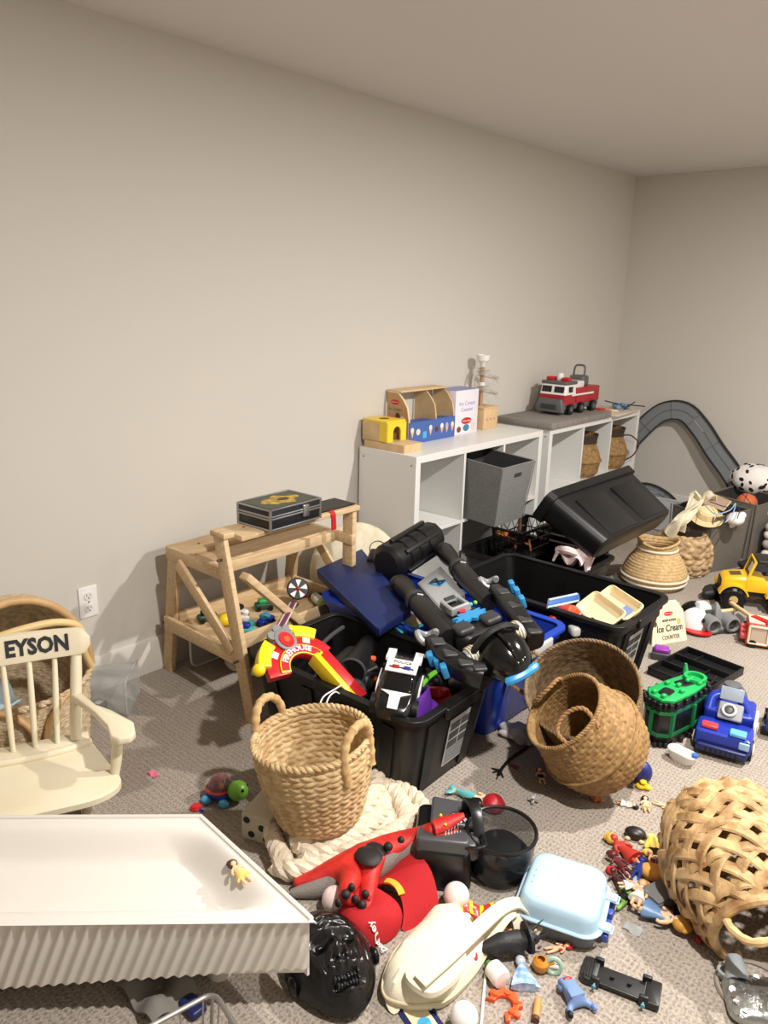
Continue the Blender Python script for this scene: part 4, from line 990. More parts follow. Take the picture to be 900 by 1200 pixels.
def chassis():
    c,w,d,a=RECT((690,1126),(777,1158),(768,1182),(678,1146),.01); t=toy('toy_car_chassis','black toy car chassis with bare axles lying on the carpet','toy car part',(c.x,c.y,0),(0,0,a)); d=.072; L=.185
    m=mat('chassis_black',(26,26,27),.4)
    t.part('floor_plate',MB().rbox((0,0,.010),(L*.66,d*.80,.010),.006,n=2),m)
    for s,l in((-1,.04),(1,.035)):
        t.part('bumper',MB().loft([[V((s*(L*.5-.02+x),y,z)) for x,y in [(q[0],q[1]) for q in rrect(l,d*.98,.016 if s<0 else .006,4)]] for z in(.004,.022)]),m,bev=.002)
        ax=MB().cyl((s*L*.30,-d*.62,.016),(s*L*.30,d*.62,.016),.002,n=8); t.part('axle',ax,SIL)
        for y in(-1,1): t.part('axle_mount',MB().rbox((s*L*.30,y*d*.42,.018),(.022,.010,.026),.003,n=2),m)
        for y in(-1,1): t.part('axle_cap',MB().cyl((s*L*.30,y*d*.60,.016),(s*L*.30,y*d*.66,.016),.005,n=10),mat('cap_teal',(90,150,170),.4))
    for i in range(5): t.part('slot_rib',MB().box((-L*.5+.004+.006*i,0,.024),(.002,d*.8,.004)),m)
    for x in(-.02,.02): t.part('screw_post',MB().cyl((x,0,.014),(x,0,.022),.005,n=12),m)
chassis()
t=toy('paper_card','blue and yellow printed card at the bottom edge','card',P(494,1196,0),(0,0,-18)); t.part('card_sheet',MB().box((0,0,.0015),(.075,.10,.002),rot=(0,0,90)),NAV); t.part('printed_panel',MB().box((0,0,.003),(.05,.08,.001),rot=(0,0,90)),CRM); t.part('printed_disc',MB().cyl((.012,0,.0032),(.012,0,.0042),.016,n=20),SKY)
# on the trough
doll('dark haired toy figure in a yellow dress lying in the white trough',P(282,1027,.236),172,.09,hair=BRN,dress=mat('dress_yellow',(240,216,120),.4),big_hair=1.1)
# ---- left carpet
def turtle():
    c=P(262,936,0); t=toy('toy_turtle','green toy turtle with a clear dome shell on the carpet','toy turtle',c,(0,0,25))
    t.part('body',MB().rbox((-.01,0,.026),(.085,.075,.03),.025,er=.012),BLU)
    t.part('shell_rim',MB().lathe([(.040,.036),(.046,.042),(.04,.048),(.036,.042)],n=26,c=(-.012,0,0),closed=True),mat('rim_red',(170,60,50),.4))
    t.part('dome',MB().lathe([(.038,.044),(.036,.060),(.026,.076),(.012,.084),(0,.086),(0,.083),(.011,.081),(.024,.073),(.033,.059),(.035,.044)],n=26,c=(-.012,0,0)),mat('dome_clear',(220,180,180),.05,trans=.85,ior=1.2))
    for i,(x,y,m_) in enumerate(((-.02,.012,RED),(.0,-.012,YEL),(-.025,-.014,PUR),(.004,.012,GRN))): t.part('bead',MB().ell((x,y,.055),.009,n=10,m=6),m_)
    t.part('head',MB().ell((.052,0,.042),(.034,.032,.032),n=20,m=14),mat('turtle_green',(120,184,60),.35))
    for s in(-1,1):
        t.part('eye',MB().ell((.075,s*.014,.056),.006,n=10,m=6),BLK); 
        for x in(-.04,.022): t.part('foot',MB().ell((x,s*.04,.014),(.018,.014,.014),n=12,m=8),SKY)
turtle()
solo('paper_scrap','pink scrap lying on the carpet by the rocking chair','scrap',MB().sheet(lambda u,v:V((.04*(u-.5),.022*(v-.5),.003+.003*math.sin(u*7+v*3))),8,6,.002),PNK,P(180,908,0))
t=toy('toy_button','small red round toy behind the white trough','toy',P(230,948,.0)); t.part('disc',MB().lathe([(0,0),(.017,0),(.019,.006),(.015,.012),(.006,.010),(0,.010)],n=20),RED); t.part('peg',MB().cyl((.012,0,.006),(.03,.004,.006),.004,n=8),BLU)
def clearbin():
    c=P(128,824,0); t=toy('clear_plastic_bin','clear plastic bin lying on its side against the baseboard','bin',(-2.56,1.33,0),(0,0,46))
    m=mat('clear_plastic',(206,208,206),.12,alpha=.28)
    b=MB(); w,d,h=.20,.16,.15
    M=Matrix.Translation((0,0,.075))@rotm((0,90,0))
    rings=[[M@V((x,y,z)) for x,y in rrect(w_,d_,.03,5)] for w_,d_,z in((.12,.17,-.08),(.125,.175,-.074),(.148,.20,.09),(.143,.195,.09),(.12,.17,-.07))]
    b.loft(rings); t.part('bin_wall',b,m); r_=MB(); r_.tube([M@V((x,y,.09)) for x,y in rrect(.152,.204,.03,5)],.004,n=6,closed=True); t.part('rim',r_,m)
clearbin()
t=toy('toy_block','small dark grey toy block with a white top inside the clear bin','toy block',(-2.55,1.28,.009)); t.part('block',MB().rbox((0,0,.014),(.045,.05,.028),.005,rot=(0,0,20)),DGR); t.part('top_sticker',MB().box((0,0,.0285),(.025,.028,.001),rot=(0,0,20)),WHT)
# ================================================================ toys on the cube shelf
ZS=.819
wood=mat('toy_wood',(220,190,146),.55,var=(204,172,126),vscale=14,stretch=(1,6,1))
def icecream():
    x0,x1,y0,y1,z1=-2.685,-2.535,3.075,3.475,1.085
    t=T('ice_cream_counter','wooden toy ice cream counter with blue front painted with cones','toy',((x0+x1)/2,(y0+y1)/2,ZS)); W=dict(world=True)
    bl=mat('counter_blue',(66,98,168),.45)
    ol=[(x0,0),(x1,0),(x1,.13),(x1-.012,.19),(x1-.045,.235),(x1-.08,z1-ZS),(x0,z1-ZS)]
    def side(y,m,nm,th=.009):
        b=MB(); b.loft([[V((x,yy,ZS+z)) for x,z in ol] for yy in(y,y+th)]); return t.part(nm,b,m,**W)
    sp=side(y0,mat('printed_wood',(186,148,104),.5),'side_panel'); side(y1-.009,wood,'side_panel'); side((y0+y1)/2+.03,wood,'inner_panel')
    edge=MB(); edge.tube([V((x,y0+.004,ZS+z)) for x,z in ol[1:]],.0052,n=6); t.part('side_edge',edge,mat('pale_edge',(236,214,176),.5),parent=sp,world=True)
    t.part('roof_panel',MB().box((x0+.045,(y0+y1)/2,z1+.004),(.10,y1-y0,.009)),wood,**W,bev=.001)
    t.part('base_panel',MB().box(((x0+x1)/2,(y0+y1)/2,ZS+.005),(x1-x0-.002,y1-y0-.02,.008)),bl,**W)
    t.part('counter_top',MB().box((x1-.05,(y0+y1)/2,ZS+.105),(.085,y1-y0-.02,.008)),bl,**W)
    f=t.part('front_panel',MB().box((x1+.003,(y0+y1)/2,ZS+.058),(.008,y1-y0,.115)),bl,**W)
    cone=mat('cone_tan',(226,176,112),.5); xs=x1+.0072
    def cn(y,mm,h=.035,z=ZS+.03):
        b=MB(); b.loft([[V((xs+e,y+a,z+c)) for a,c in((0,0),(.013,h),(-.013,h))] for e in(0,.0012)]); t.part('cone_print',b,cone,parent=f,world=True)
        b=MB(); b.ell((xs+.0005,y,z+h+.008),(.0012,.014,.015),n=14,m=8); t.part('scoop_print',b,mm,parent=f,world=True)
    for y,mm in((3.10,CRM),(3.255,CRM),(3.355,BRN if 0 else WHT),(3.40,mat('lilac',(190,160,200),.4)),(3.45,CRM)): cn(y,mm)
    for y,mm,r in((3.15,CRM,.017),(3.31,BRN,.016)):
        b=MB(); b.ell((xs+.0005,y,ZS+.06),(.0012,r,r),n=16,m=8); t.part('cookie_print',b,mm,parent=f,world=True)
    b=MB(); b.box((xs+.0005,3.205,ZS+.04),(.0014,.03,.035)); t.part('tub_print',b,SKY,parent=f,world=True)
    # pictures on the near end
    ys=y0-.0012
    b=MB(); b.ell((x0+.055,ys,ZS+.215),(.03,.0012,.013),n=18,m=8); lg=t.part('logo_badge',b,RED,parent=sp,world=True)
    tx=MB(); tx.text('Melissa & Doug',.0075,Matrix.Translation((x0+.055,ys-.0016,ZS+.215))@rotm((90,0,0)),.0004); t.part('lettering',tx,WHT,parent=sp,world=True)
    tx=MB(); tx.text('Ice Cream',.021,Matrix.Translation((x0+.058,ys-.001,ZS+.178))@rotm((90,0,0)),.0005); t.part('lettering',tx,mat('teal_ink',(90,150,160),.5),parent=sp,world=True)
    for x,z,mm,r in((x0+.03,.13,PNK,.017),(x0+.075,.145,BRN,.016),(x0+.11,.13,CRM,.016),(x0+.06,.10,SKY,.018),(x0+.105,.05,BRN,.017)):
        b=MB(); b.ell((x,ys,ZS+z),(r,.0012,r),n=14,m=8); t.part('treat_print',b,mm,parent=sp,world=True)
    b=MB(); b.box((x0+.055,ys,ZS+.085),(.05,.0012,.012)); t.part('treat_print',b,SKY,parent=sp,world=True)
icecream()
def icebox():
    t=T('toy_box','white and lilac printed toy box beside the ice cream counter','box',(-2.61,3.60,ZS)); 
    t.part('carton',MB().box((0,0,.125),(.14,.22,.25)),mat('box_lilac',(228,224,232),.5),bev=.002)
    f=.0712; t.part('carton_top',MB().box((0,0,.251),(.138,.218,.002)),mat('box_top_blue',(140,146,190),.5))
    rr=random.Random(8)
    for i,(tx_,sz,z) in enumerate((('Ice Cream',.036,.175),('Counter',.034,.140))):
        tx=MB(); tx.text(tx_,sz,Matrix.Translation((f,0,z))@rotm((90,0,90)),.0005); t.part('lettering',tx,mat('lilac_ink',(176,176,214),.5))
    b=MB(); b.ell((f,0,.075),(.0012,.05,.019),n=20,m=8); t.part('logo_badge',b,RED)
    tx=MB(); tx.text('Melissa & Doug',.0125,Matrix.Translation((f+.0014,0,.075))@rotm((90,0,90)),.0004); t.part('lettering',tx,WHT)
    b=MB(); b.ell((f,.0,.035),(.0012,.03,.02),n=14,m=8); t.part('bow_print',b,mat('teal_print',(50,130,150),.5)); b=MB(); b.ell((f,-.07,.03),(.0012,.02,.017),n=14,m=8); t.part('treat_print',b,mat('choc',(110,66,50),.5))
    b=MB(); b.ell((f,.072,.04),(.0012,.02,.03),n=14,m=8); t.part('treat_print',b,mat('pale_pink',(236,200,200),.5))
icebox()
def mallet():
    t=T('shape_box','yellow and wood toy drop box with an arched doorway','toy',(-2.56,2.95,ZS))
    t.part('base_board',MB().box((.03,.0,.02),(.27,.145,.04)),wood,bev=.002)
    t.part('wood_side',MB().box((-.035,-.068,.085),(.165,.009,.10)),wood,bev=.001); t.part('wood_side',MB().box((-.115,0,.085),(.009,.13,.10)),wood,bev=.001); t.part('wood_side',MB().box((-.035,.068,.085),(.165,.009,.10)),wood,bev=.001)
    ye=mat('yellow_paint',(240,208,54),.4)
    b=MB(); b.box((-.035,-.0,.139),(.168,.145,.010)); t.part('lid',b,ye,bev=.001)
    h=MB(); h.lathe([(.016,.1442),(.026,.1442),(.026,.1452),(.016,.1452)],n=22,c=(-.035,0,0),closed=True); t.part('drop_hole',h,mat('hole_dark',(120,96,20),.7)); h=MB().cyl((-.035,0,.1441),(-.035,0,.1447),.02,n=20); t.part('drop_hole',h,mat('hole_dark',(120,96,20),.7))
    # front wall with an arched opening
    out=[(-.072,.04),(-.072,.134),(.072,.134),(.072,.04),(.03,.04),(.03,.085)]+[(.03*math.cos(a),.085+.03*math.sin(a)) for a in [PI*i/10 for i in range(1,10)]]+[(-.03,.085),(-.03,.04)]
    def fw_(x): return [V((x,y,z)) for y,z in out]
    t.part('arch_front',MB().loft([fw_(.046),fw_(.055)]),ye)
    t.part('near_side',MB().box((.028,-.0745,.088),(.052,.003,.095)),ye)
mallet()
def marblerun():
    t=T('marble_run','wooden box marble run with a white funnel and clear spiral tracks','toy',(-2.605,3.85,ZS))
    t.part('wood_box',MB().box((0,0,.062),(.13,.15,.124)),wood,bev=.003)
    t.part('box_lid',MB().box((0,0,.128),(.135,.155,.008)),wood,bev=.001)
    br=mat('post_brown',(176,140,112),.5); t.part('post',MB().cyl((0,-.02,.13),(0,-.02,.39),.013,n=16),br)
    t.part('post_ring',MB().lathe([(.014,.25),(.018,.253),(.018,.27),(.014,.273)],n=16,c=(0,-.02,0),closed=True),WHT)
    t.part('funnel',MB().lathe([(.012,.36),(.02,.385),(.036,.40),(.04,.43),(.036,.432),(.030,.405),(.012,.39)],n=22,c=(0,-.02,0)),WHT)
    cl=mat('clear_track',(210,206,200),.1,alpha=.5)
    for z0 in(.17,.26):
        p=[V((.0+.06*math.cos(a)+.02,-.02+.06*math.sin(a)+.03,z0+.02+a*.011)) for a in [-.4+i*.28 for i in range(22)]]
        t.part('spiral_track',MB().tube(p,1,sec=[(.013,.008),(.006,-.006),(-.006,-.006),(-.013,.008),(-.010,.008),(-.005,-.003),(.005,-.003),(.010,.008)],up=V((0,0,1))),cl)
    t.part('arch_track',MB().tube([V((-.03,-.02-.05*math.cos(a),.25+.10*math.sin(a))) for a in [PI*i/16 for i in range(17)]],.008,n=8),cl)
    for y in(-.04,.0,.04): t.part('side_mark',MB().cyl((.0655,y,.06),(.0665,y,.06),.007,n=12),br)
marblerun()
def firetruck():
    t=T('toy_fire_truck','red and white toy fire truck with grey bumper on the grey slab','toy fire truck',(-2.50,4.73,.8515),(0,0,-90)); s=1.0
    gr=mat('truck_grey',(92,92,94),.45); rd=mat('truck_red',(168,30,40),.4); wh=mat('truck_white',(232,230,228),.4); gl=mat('truck_glass',(20,20,26),.1)
    # local +x is forward (towards -y of the room)
    t.part('chassis',MB().rbox((0,0,.05),(.50,.17,.04),.012,er=.006),gr)
    t.part('cab',MB().loft([[V((x,y,z)) for x,y in rrect_at(.165,0,w,d,.012)] for w,d,z in((.15,.19,.065),(.15,.19,.13))]),rd)
    t.part('cab_top',MB().loft([[V((x,y,z)) for x,y in rrect_at(xc,0,w,d,.012)] for xc,w,d,z in((.165,.15,.19,.13),(.158,.135,.178,.195))]),wh)
    t.part('cab_roof',MB().rbox((.155,0,.204),(.15,.19,.022),.012,er=.006),gr)
    t.part('bumper',MB().loft([[V((x,y,z)) for x,y in rrect_at(.255,0,w,d,.014)] for w,d,z in((.04,.20,.02),(.05,.20,.06),(.03,.17,.105))]),gr); t.part('grille',MB().box((.279,0,.055),(.004,.11,.03)),mat('grille_dark',(54,54,56),.5))
    for y in(-.045,.045): t.part('windscreen',MB().rbox((.2335,y,.163),(.006,.07,.04),.003,rot=(0,-11,0),n=2),gl)
    for s_ in(-1,1):
        t.part('side_window',MB().rbox((.17,s_*.0935,.163),(.05,.006,.036),.002,n=2),gl); t.part('white_stripe',MB().box((.0,s_*.0955,.125),(.30,.003,.012)),wh)
        for x in(.165,.02,-.15):
            w=t.part('wheel',MB().cyl((x,s_*.07,.036),(x,s_*.105,.036),.036,n=22),BLK); t.part('hub',MB().cyl((x,s_*.104,.036),(x,s_*.108,.036),.018,n=14),gr,parent=w)
        t.part('roof_light',MB().rbox((.165,s_*.055,.225),(.05,.055,.026),.008,rot=(0,0,0),n=2),RED)
    t.part('roof_horn',MB().loft([[V((.15+x,y,z)) for x,y in circ(r,10)] for r,z in((.022,.21),(.026,.235),(.018,.262))]),wh)
    t.part('rear_body',MB().rbox((-.09,0,.115),(.32,.18,.10),.010,er=.006),rd); t.part('rear_upper',MB().rbox((-.0,0,.18),(.14,.13,.05),.012,er=.008),wh)
    t.part('turret',MB().rbox((-.11,0,.20),(.09,.11,.07),.02,er=.015),gr)
    t.part('ladder_loop',MB().tube(spline([V((-.10,-.04,.22)),V((-.11,-.035,.29)),V((-.115,0,.30)),V((-.11,.035,.29)),V((-.10,.04,.22))],18),.007,n=8),gr)
def rrect_at(cx,cy,w,d,r): return [(cx+x,cy+y) for x,y in rrect(w,d,r,4)]
firetruck()
def puzzle():
    t=T('puzzle_board','wooden puzzle board overhanging the corner shelf behind the fire truck','puzzle board',(-2.42,5.16,.8155),(0,0,4))
    t.part('board',MB().box((0,0,.006),(.30,.42,.012)),mat('board_pale',(214,200,180),.6),bev=.001)
    for x,y,mm in((-.06,-.14,RED),(.04,-.12,ORG),(.05,-.03,CRM),(-.05,-.03,RED),(.06,-.17,CRM)): t.part('puzzle_piece',MB().rbox((x,y,.018),(.07,.06,.012),.012,rot=(0,0,x*600)),mm)
    o=T('toy_heap','blue toy pieces with black rods lying on the puzzle board','toy',(-2.40,5.26,.8275))
    for x,y,z,r in((0,0,.02,.03),(.05,.05,.02,.026),(-.04,.06,.018,.025),(.03,-.05,.018,.022),(.0,.1,.02,.024)): o.part('blue_piece',MB().ell((x,y,z),(r,r*1.1,r*.7),rot=(0,20,x*900),n=12,m=8),mat('piece_blue',(110,150,190),.35))
    for a,b_ in(((.10,-.10,.02),(.06,.16,.045)),((-.02,-.16,.07),(.02,.03,.03)),((.08,.0,.04),(.12,.2,.015))): o.part('black_rod',MB().cyl(a,b_,.004,n=8),BLK)
puzzle()
# fabric bin in the shelf
def fabricbin():
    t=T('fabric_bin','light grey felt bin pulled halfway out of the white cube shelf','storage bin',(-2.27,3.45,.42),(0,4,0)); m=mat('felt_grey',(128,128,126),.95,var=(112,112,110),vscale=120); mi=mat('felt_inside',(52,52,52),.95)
    w,d,h=.34,.315,.325
    def ring(k,z,i): return [V((x,y,z)) for x,y in rrect(w*k-2*i,d*k-2*i,.014,3)]
    b=MB(); b.loft([ring(.90,0,0),ring(1,h,0),ring(1,h,.005)],cap1=False); t.part('bin_wall',b,m)
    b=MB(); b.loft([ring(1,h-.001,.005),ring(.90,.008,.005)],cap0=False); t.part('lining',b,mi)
    b=MB(); b.tube(ring(1,h,.002),.004,n=6,closed=True); t.part('rim',b,m)
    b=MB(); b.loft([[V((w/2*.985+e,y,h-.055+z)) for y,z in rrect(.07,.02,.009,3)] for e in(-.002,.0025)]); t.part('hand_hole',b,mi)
    for s in(-1,1): b=MB(); b.tube([V((w/2*.9,s*d/2*.9,.002)),V((w/2,s*d/2,h))],.0025,n=6); t.part('seam',b,m)
fabricbin()
# ================================================================ workbench contents
def case():
    t=T('metal_case','silver edged black toy case with a yellow dragon print on the workbench','case',(-2.275,1.965,.6865),(0,0,3)); al=mat('aluminium',(170,170,172),.3,metal=.9); bk=mat('case_black',(26,26,30),.4)
    w,d,h=.185,.275,.085
    t.part('case_body',MB().box((0,0,.0425),(w,d,h)),bk,bev=.003)
    for z in(.004,.046,.056,.083):
        t.part('edge_strip',MB().tube([V((x,y,z)) for x,y in rrect(w+.004,d+.004,.006,2)],.0042,n=6,closed=True),al)
    for sx in(-1,1):
        for sy in(-1,1): t.part('corner_cap',MB().tube([V((sx*w/2,sy*d/2,.0)),V((sx*w/2,sy*d/2,.085))],.006,n=8),al)
    t.part('clasp',MB().rbox((w/2+.004,.05,.05),(.01,.035,.05),.003,n=2),al)
    pm=mat('dragon_yellow',(214,178,60),.5,var=(120,90,30),vscale=40)
    o=[(.055*math.cos(a)*(1+.25*math.sin(5*a)),.085*math.sin(a)*(1+.2*math.cos(4*a))) for a in [2*PI*i/40 for i in range(40)]]
    t.part('dragon_print',MB().prism(o,.0852,.0862),pm); t.part('lid_panel',MB().box((0,0,.085),(w-.02,d-.02,.001)),mat('lid_green',(52,60,44),.4))
    t.part('print_eye',MB().ell((0,.02,.0866),(.018,.03,.001),n=14,m=6),mat('print_dark',(60,40,20),.5))
case()
def saw():
    t=T('toy_saw','black toy saw with a red strap hanging off the workbench','toy tool',(-2.30,2.20,.687))
    t.part('blade',MB().sheet(lambda u,v:V((.07+.0-.13*(v),.0+.20*u-.04,.004-.03*max(0,.4-v)*0)),6,6,.004),BLK); t.part('strap',MB().tube([V((.08,.0,.006)),V((.095,.0,-.01)),V((.098,0,-.075))],1,sec=[(.003,.012),(.003,-.012),(-.003,-.012),(-.003,.012)],up=V((1,0,.2))),RED)
saw()
def tray_toys():
    z=.229; rr=random.Random(11)
    t=toy('toy_ball','yellow toy egg lying in the left end of the workbench tray','toy',(-2.43,1.80,z)); t.part('shell',MB().ell((0,0,.028),(.03,.036,.028),n=18,m=12),YEL); t.part('cap',MB().ell((0,.03,.03),(.014,.01,.014),n=12,m=8),ORG)
    lab=['teal toy car with white roof in the workbench tray','dark green toy truck at the left of the workbench tray','blue toy van near the front of the workbench tray','white toy racer in the workbench tray','dark green toy car in the middle of the workbench tray','teal toy wagon beside the blue toy van']
    for i,(x,y,a,c1,c2) in enumerate([(-2.36,1.84,30,TEAL,WHT),(-2.52,1.77,70,mat('d_green',(40,80,60),.4),BLK),(-2.32,1.92,100,BLU,SKY),(-2.47,1.90,10,WHT,BLK),(-2.45,2.02,60,MATS['d_green'],GRN),(-2.30,1.80,40,TEAL,BLU)]):
        t=toy('toy_car',lab[i],'toy car',(x,y,z),(0,0,a))
        t.part('car_body',MB().rbox((0,0,.022),(.085,.04,.024),.012,er=.008),c1); t.part('car_roof',MB().rbox((-.005,0,.042),(.045,.034,.022),.010,er=.008),c2)
        for sx in(-.026,.026):
            for sy in(-1,1): t.part('wheel',MB().cyl((sx,sy*.014,.011),(sx,sy*.022,.011),.011,n=12),BLK)
    t=toy('toy_tube','green and white toy tube lying at the right end of the workbench tray','toy',(-2.31,2.22,z),(0,0,-20)); t.part('tube_body',MB().cyl((-.05,0,.024),(.05,0,.024),.022,n=18),mat('pale_green',(170,206,150),.4)); t.part('green_end',MB().cyl((.05,0,.024),(.068,0,.024),.023,.018,n=18),LIM); t.part('label_band',MB().cyl((-.02,0,.024),(.02,0,.024),.0225,n=18),WHT)
    t=toy('toy_stick','red toy handle lying beside the green tube in the workbench tray','toy',(-2.42,2.24,z),(0,0,40)); t.part('handle',MB().cyl((-.06,0,.014),(.05,0,.014),.011,n=12),mat('dark_red',(130,30,30),.4)); t.part('grip',MB().ell((.06,0,.016),(.02,.015,.015),n=12,m=8),BLK)
    t=toy('toy_disc','small dark green disc lying in the workbench tray','toy',(-2.36,2.08,z)); t.part('disc',MB().lathe([(0,0),(.022,0),(.024,.005),(.018,.010),(0,.008)],n=20),MATS['d_green']); t.part('hub',MB().cyl((0,0,.006),(0,0,.014),.006,n=12),GRN)
tray_toys()
def medal():
    c=P(349,690,.34); t=T('medal','black and white medal with a striped red ribbon across the workbench tray','medal',(c.x,c.y,.229)); up=V((.75,-.55,.5)).normalized(); M=Matrix.Translation(c)@look(up)
    R_=.044
    b=MB(); b.lathe([(0,-.004),(R_,-.004),(R_+.004,0),(R_,.006),(0,.006)],n=32); b.v=[M@v for v in b.v]; t.part('disc',b,BLK,world=True)
    for i in range(5):
        a0=2*PI*i/5+.2; pts=[(0.008*math.cos(a0),.008*math.sin(a0))]+[(R_*.9*math.cos(a0+d),R_*.9*math.sin(a0+d)) for d in(-.3,-.1,.1,.3)]
        b=MB(); b.prism(pts,.006,.008); b.v=[M@v for v in b.v]; t.part('white_petal',b,WHT,world=True)
    b=MB(); b.ell(M@V((0,0,.008)),.008,n=10,m=6); t.part('centre_stud',b,RED,world=True)
    for k,(w_,mm) in enumerate(((.015,WHT),(.010,mat('ribbon_red',(150,60,70),.7)),(.003,mat('ribbon_blue',(60,60,120),.7)))):
        b=MB(); b.tube([p+V((.0008*k,-.0008*k,.0012*k)) for p in spline([P(344,706,.30),P(336,722,.32),P(326,740,.33),P(318,756,.33)],14)],1,sec=[(.001,w_),(.001,-w_),(-.001,-w_),(-.001,w_)],up=V((.4,-.5,.7))); t.part('ribbon',b,mm,world=True)
medal()
t=T('plush_ball','beige plush ball on the carpet under the workbench','ball',(-2.44,1.86,0)); t.part('ball_body',MB().ell((0,0,.05),(.055,.055,.05),n=24,m=14),mat('plush_beige',(196,178,158),.95,bump=.6,bscale=120)); t.part('patch',MB().ell((.03,-.035,.06),(.018,.018,.018),n=12,m=8),mat('plush_patch',(170,150,130),.95))
t=T('plastic_sheet','white edged grey bin lid leaning on the wall under the workbench','lid',(-2.60,1.88,0)); b=MB(); b.loft([[V((x,y,z)) for y,z in [(p[0],p[1]+.10) for p in rrect(.30,.20,.04,5)]] for x in(-.006,.006)]); t.part('lid_panel',b,mat('lid_grey',(176,172,170),.4)); b=MB(); b.tube([V((.007,p[0],p[1]+.10)) for p in rrect(.30,.20,.04,5)],.005,n=6,closed=True); t.part('lid_edge',b,WHT)
def pouf():
    c=V((-2.46,2.62,.25)); ax=V((.80,-.55,.30)).normalized(); t=T('floor_cushion','round cream floor cushion with drawn swirls between workbench and shelf','cushion',(c.x,c.y,0)); M=Matrix.Translation(c)@look(ax)
    b=MB(); b.ell((0,0,0),(.235,.245,.10),n=36,m=20,f=lambda v:V((v.x,v.y,v.z*(1+.08*math.sin(v.x*22+1)*math.cos(v.y*17))))); b.v=[M@v for v in b.v]; t.part('cushion_body',b,cream_m,world=True)
    ink=mat('swirl_ink',(70,64,58),.8)
    for cx,cy,r in((.09,.10,.055),(-.09,-.02,.05),(.03,-.13,.045),(.15,-.03,.03)):
        p=[]
        for i in range(40):
            a=i*.22; rr=r*(1-i/46); x,y=cx+rr*math.cos(a),cy+rr*math.sin(a); z=.10*math.sqrt(max(0,1-(x/.235)**2-(y/.245)**2))*(1+.08*math.sin(x*22+1)*math.cos(y*17))
            p.append(M@V((x,y,z+.0015)))
        b=MB(); b.tube(p,.0022,n=5); t.part('swirl_mark',b,ink,world=True)
pouf()
# ================================================================ front black tote contents
def firehouse():
    t=T('toy_firehouse_arch','red and yellow toy firehouse arch sticking out of the front tote','toy',P(345,775,.25)); o=P(343,772,.405)
    ex=(P(378,752,.41)-P(318,782,.40)).normalized(); nz=V((.42,-.70,.58)); nz=(nz-ex*nz.dot(ex)).normalized(); ey=nz.cross(ex); M=Matrix((ex,ey,nz)).transposed().to_4x4(); M.translation=o; M=M@Matrix.Scale(1.08,4)
    rd=mat('fire_red',(186,26,34),.35); ye=mat('fire_yellow',(246,214,24),.35)
    def add(nm,b,m,**k): b.v=[M@v for v in b.v]; return t.part(nm,b,m,world=True,**k)
    def arc(r,a0,a1,n): return [(r*math.cos(R(a0+(a1-a0)*i/n)),r*math.sin(R(a0+(a1-a0)*i/n))-.06) for i in range(n+1)]
    body=arc(.128,168,12,18)+arc(.055,12,168,14); add('arch_panel',MB().prism(body,0,.025),rd,bev=.002)
    tr=arc(.088,165,15,16)+arc(.056,15,165,14); sg=add('sign_arch',MB().prism(tr,.025,.030),ye,bev=.001); tr=arc(.0845,160,20,16)+arc(.060,20,160,14); add('sign_field',MB().prism(tr,.030,.0315),rd)
    for sx,a0,a1,kn in((-1,152,114,152),(1,72,40,72)):
        b=MB(); o1=arc(.156,a0,a1,10)+arc(.116,a1,a0,10); b.prism(o1,-.006,.034); add('yellow_block',b,ye,bev=.003)
        b=MB(); b.ell((.150*math.cos(R(kn)),.150*math.sin(R(kn))-.06,.014),.020,n=14,m=10); add('yellow_knob',b,ye)
    b=MB(); b.prism(circ(.036,18,.040),.026,.034); b.v=[v+V((0,.055,0)) for v in b.v]; bd=add('badge',b,GRY,bev=.002)
    for x,y in((-.03,.085),(.03,.085),(0,.098)): b=MB(); b.prism(circ(.016,12),.022,.032); b.v=[v+V((x,y,0)) for v in b.v]; add('badge_lobe',b,GRY)
    b=MB(); b.prism(circ(.024,18,.028),.034,.037); b.v=[v+V((0,.052,0)) for v in b.v]; add('badge_field',b,RED)
    b=MB(); b.prism(circ(.011,14),.037,.039); b.v=[v+V((0,.052,0)) for v in b.v]; add('badge_centre',b,ORG)
    for sx in(-1,1): b=MB(); b.box((sx*.066,.027,.0262),(.024,.026,.002),rot=(0,0,-sx*38)); add('white_window',b,WHT)
    # leg of the arch
    b=MB(); b.box((.092,-.125,.0125),(.045,.19,.03),rot=(0,0,4)); add('arch_leg',b,rd,bev=.002); b=MB(); b.box((.062,-.12,.010),(.02,.18,.05),rot=(0,0,4)); add('leg_side',b,ye,bev=.002)
    tx=MB(); tx.text('FIREHOUSE',.026,None,.0008,bold=.0008,sx=.92)
    def bend(v):
        a=PI/2-v.x/.072; r=.072+v.y; return V((r*math.cos(a),r*math.sin(a)-.06,.032+v.z))
    tx.warp(bend); add('lettering',tx,WHT)
firehouse()
